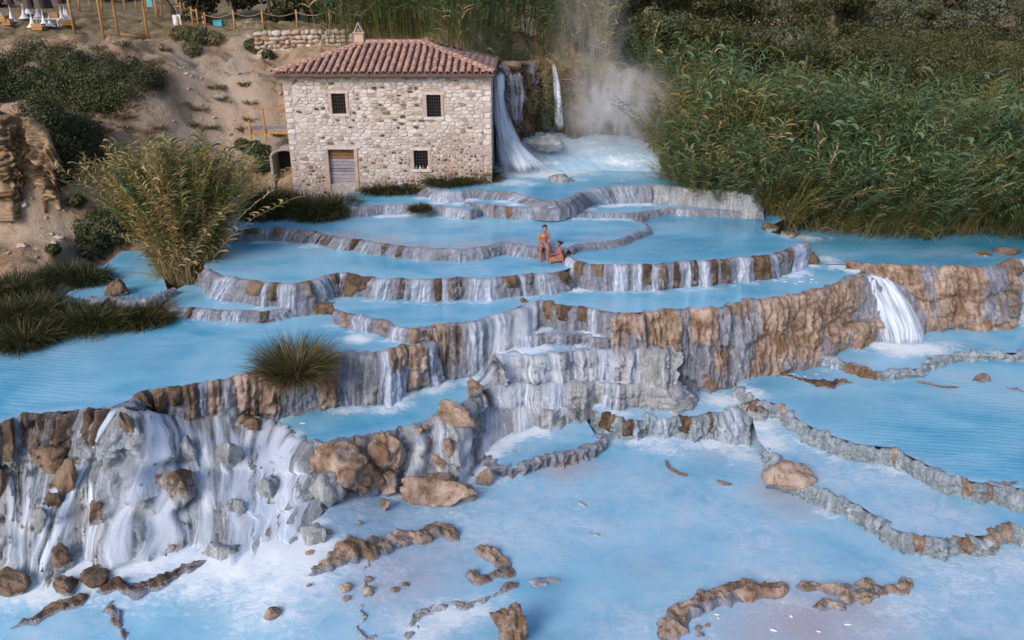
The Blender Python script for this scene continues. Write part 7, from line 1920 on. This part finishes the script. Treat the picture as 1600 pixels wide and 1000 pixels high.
for s in (-1, 1):
    hip, knee = M(s * .085, .0, .06), M(s * .135, -.33, .04)
    m.tube(catmull([hip, (hip + knee) / 2 + [0, 0, .015], knee], 5), np.linspace(.115, .095, 11), 14)
m.add(ICO[3][0] * [.185, .15, .125] + M(0, .02, .09), ICO[3][1].tolist())
m.obj('swim_shorts', MAT['trunks_cloth'], man, smooth=True)
# woman: in profile, low in the water on the apron of the rim, facing left
wc = np.array([P(873, 400, .08)[0], 29.48, .10])
wom = thing('person', 'woman in a red bikini with dark tied-up hair, seated low in the water facing left', 'person', wc)
def Wm(x, y, z): return wc + np.array([x, y, z])
wt, wb = [], []
wt.append(([Wm(.0, 0, .06), Wm(.03, 0, .17), Wm(.03, 0, .28), Wm(.01, 0, .40), Wm(.0, 0, .47)], [.145, .11, .105, .115, .07]))
wb += [(Wm(.01, -.075, .36), (.085, .07, .09)), (Wm(.01, .075, .36), (.085, .07, .09)), (Wm(-.075, -.065, .325), (.05, .05, .05)), (Wm(-.075, .065, .325), (.05, .05, .05)), (Wm(.02, 0, .07), (.15, .16, .11)), (Wm(0, -.15, .43), (.05, .05, .05)), (Wm(0, .15, .43), (.05, .05, .05))]
wt.append(([Wm(.0, 0, .44), Wm(-.02, 0, .56)], [.05, .045]))
wb += head_parts(Wm(-.035, 0, .655), (-1, .15), .97)
for s in (-1, 1):
    hip, knee, ank = Wm(-.02, s * .09, .06), Wm(-.40, s * .12 - .05, .0), Wm(-.30, s * .12 - .05, -.34)
    wt.append(([hip, (hip + knee) / 2 + [0, 0, .02], knee], [.095, .085, .058])); wt.append(([knee, (knee + ank) / 2, ank], [.055, .052, .032])); wt.append(([ank, ank + [-.12, 0, -.04], ank + [-.17, 0, -.05]], [.034, .032, .022]))
sh, el, wr = Wm(-.01, -.165, .42), Wm(.10, -.24, .22), Wm(.12, -.22, .02)
wt.append(arm(sh, el, wr, .04, .034, .024)); wt += hand(wr, (.15, -.1, -.6), 1)
sh, el, wr = Wm(-.01, .165, .42), Wm(-.10, .20, .20), Wm(-.33, .16, .19)
wt.append(arm(sh, el, wr, .04, .034, .024)); wt += hand(wr, (-1, -.1, .02), -1)
body('body', wt, wb, MAT['skin_rose'], wom)
hc = Wm(-.035, 0, .655); v, F = ICO[3]; fd = v @ np.array([1, -.15, 0])
keep = (v[:, 2] > .25) | ((fd > .0) & (v[:, 2] > -.55)); Fk = F[keep[F].all(1)]
hobj = obj('hair', hc + [.012, 0, .03] + v * [.092, .09, .112] * (1 + .03 * fbm(v * 4, 2))[:, None], Fk, MAT['hair'], wom)
obj('hair_bun', hc + [.125, 0, .06] + v * [.05, .048, .045] * (1 + .12 * fbm(v * 3, 3))[:, None], F, MAT['hair'], wom)
m = MB()
for s in (-1, 1): m.add(ICO[2][0] * [.045, .058, .055] + Wm(-.088, s * .067, .322), ICO[2][1].tolist())
th = np.linspace(0, 2 * np.pi, 25)
m.tube(np.stack([wc[0] + .015 + .125 * np.cos(th), wc[1] + .155 * np.sin(th), np.full(25, wc[2] + .315)], -1), .012, 6, cap=False)
m.obj('bikini_top', MAT['bikini_cloth'], wom, smooth=True)
m = MB().add(ICO[3][0] * [.155, .168, .075] + Wm(.02, 0, .05), ICO[3][1].tolist())
m.obj('bikini_bottom', MAT['bikini_cloth'], wom, smooth=True)

# ------------------------------------------------------------------ steam over the falls
st = NT('steam')
p = st.pos()
def blob(c, rad):
    d = st.n('ShaderNodeVectorMath', operation='SUBTRACT'); st.put(d.inputs[0], p); d.inputs[1].default_value = c
    e = st.n('ShaderNodeVectorMath', operation='DIVIDE'); st.put(e.inputs[0], d.outputs[0]); e.inputs[1].default_value = rad
    l = st.n('ShaderNodeVectorMath', operation='LENGTH'); st.put(l.inputs[0], e.outputs[0])
    return st.mr(l.outputs['Value'], 1.0, 0.0)
f = st.math('MAXIMUM', blob((5.4, 41.9, 4.3), (3.6, 2.7, 3.0)), st.math('MULTIPLY', blob((4.0, 43.0, 7.0), (2.8, 2.0, 5.4)), .24))
f = st.math('MAXIMUM', f, st.math('MULTIPLY', blob((3.2, 41.6, 2.4), (3.6, 2.2, .9)), .35))
f = st.math('MAXIMUM', f, st.math('MULTIPLY', blob((.2, 40.6, 2.0), (1.4, 1.2, 1.0)), .35))
n1 = st.noise(st.mapping(p, (1, 1, .55)), .85, 5, .62, 1.6)
dn = st.math('MULTIPLY', st.math('MULTIPLY', f, st.mr(n1, .36, .70)), 1.35)
for nd in [st.b]: st.t.nodes.remove(nd)
pv = st.n('ShaderNodeVolumePrincipled'); pv.inputs['Color'].default_value = (.97, .965, .98, 1); st.put(pv.inputs['Density'], dn)
st.t.links.new(pv.outputs[0], st.out.inputs['Volume'])
so = MB().box((-1.2, 39.4, 1.0), (9.1, 45.0, 12.4)).obj('steam', st.m, None, origin=(3.5, 42, 1.0), kind='stuff')
tag(so, 'pale steam rising where the hot falls meet the reeds', 'steam')
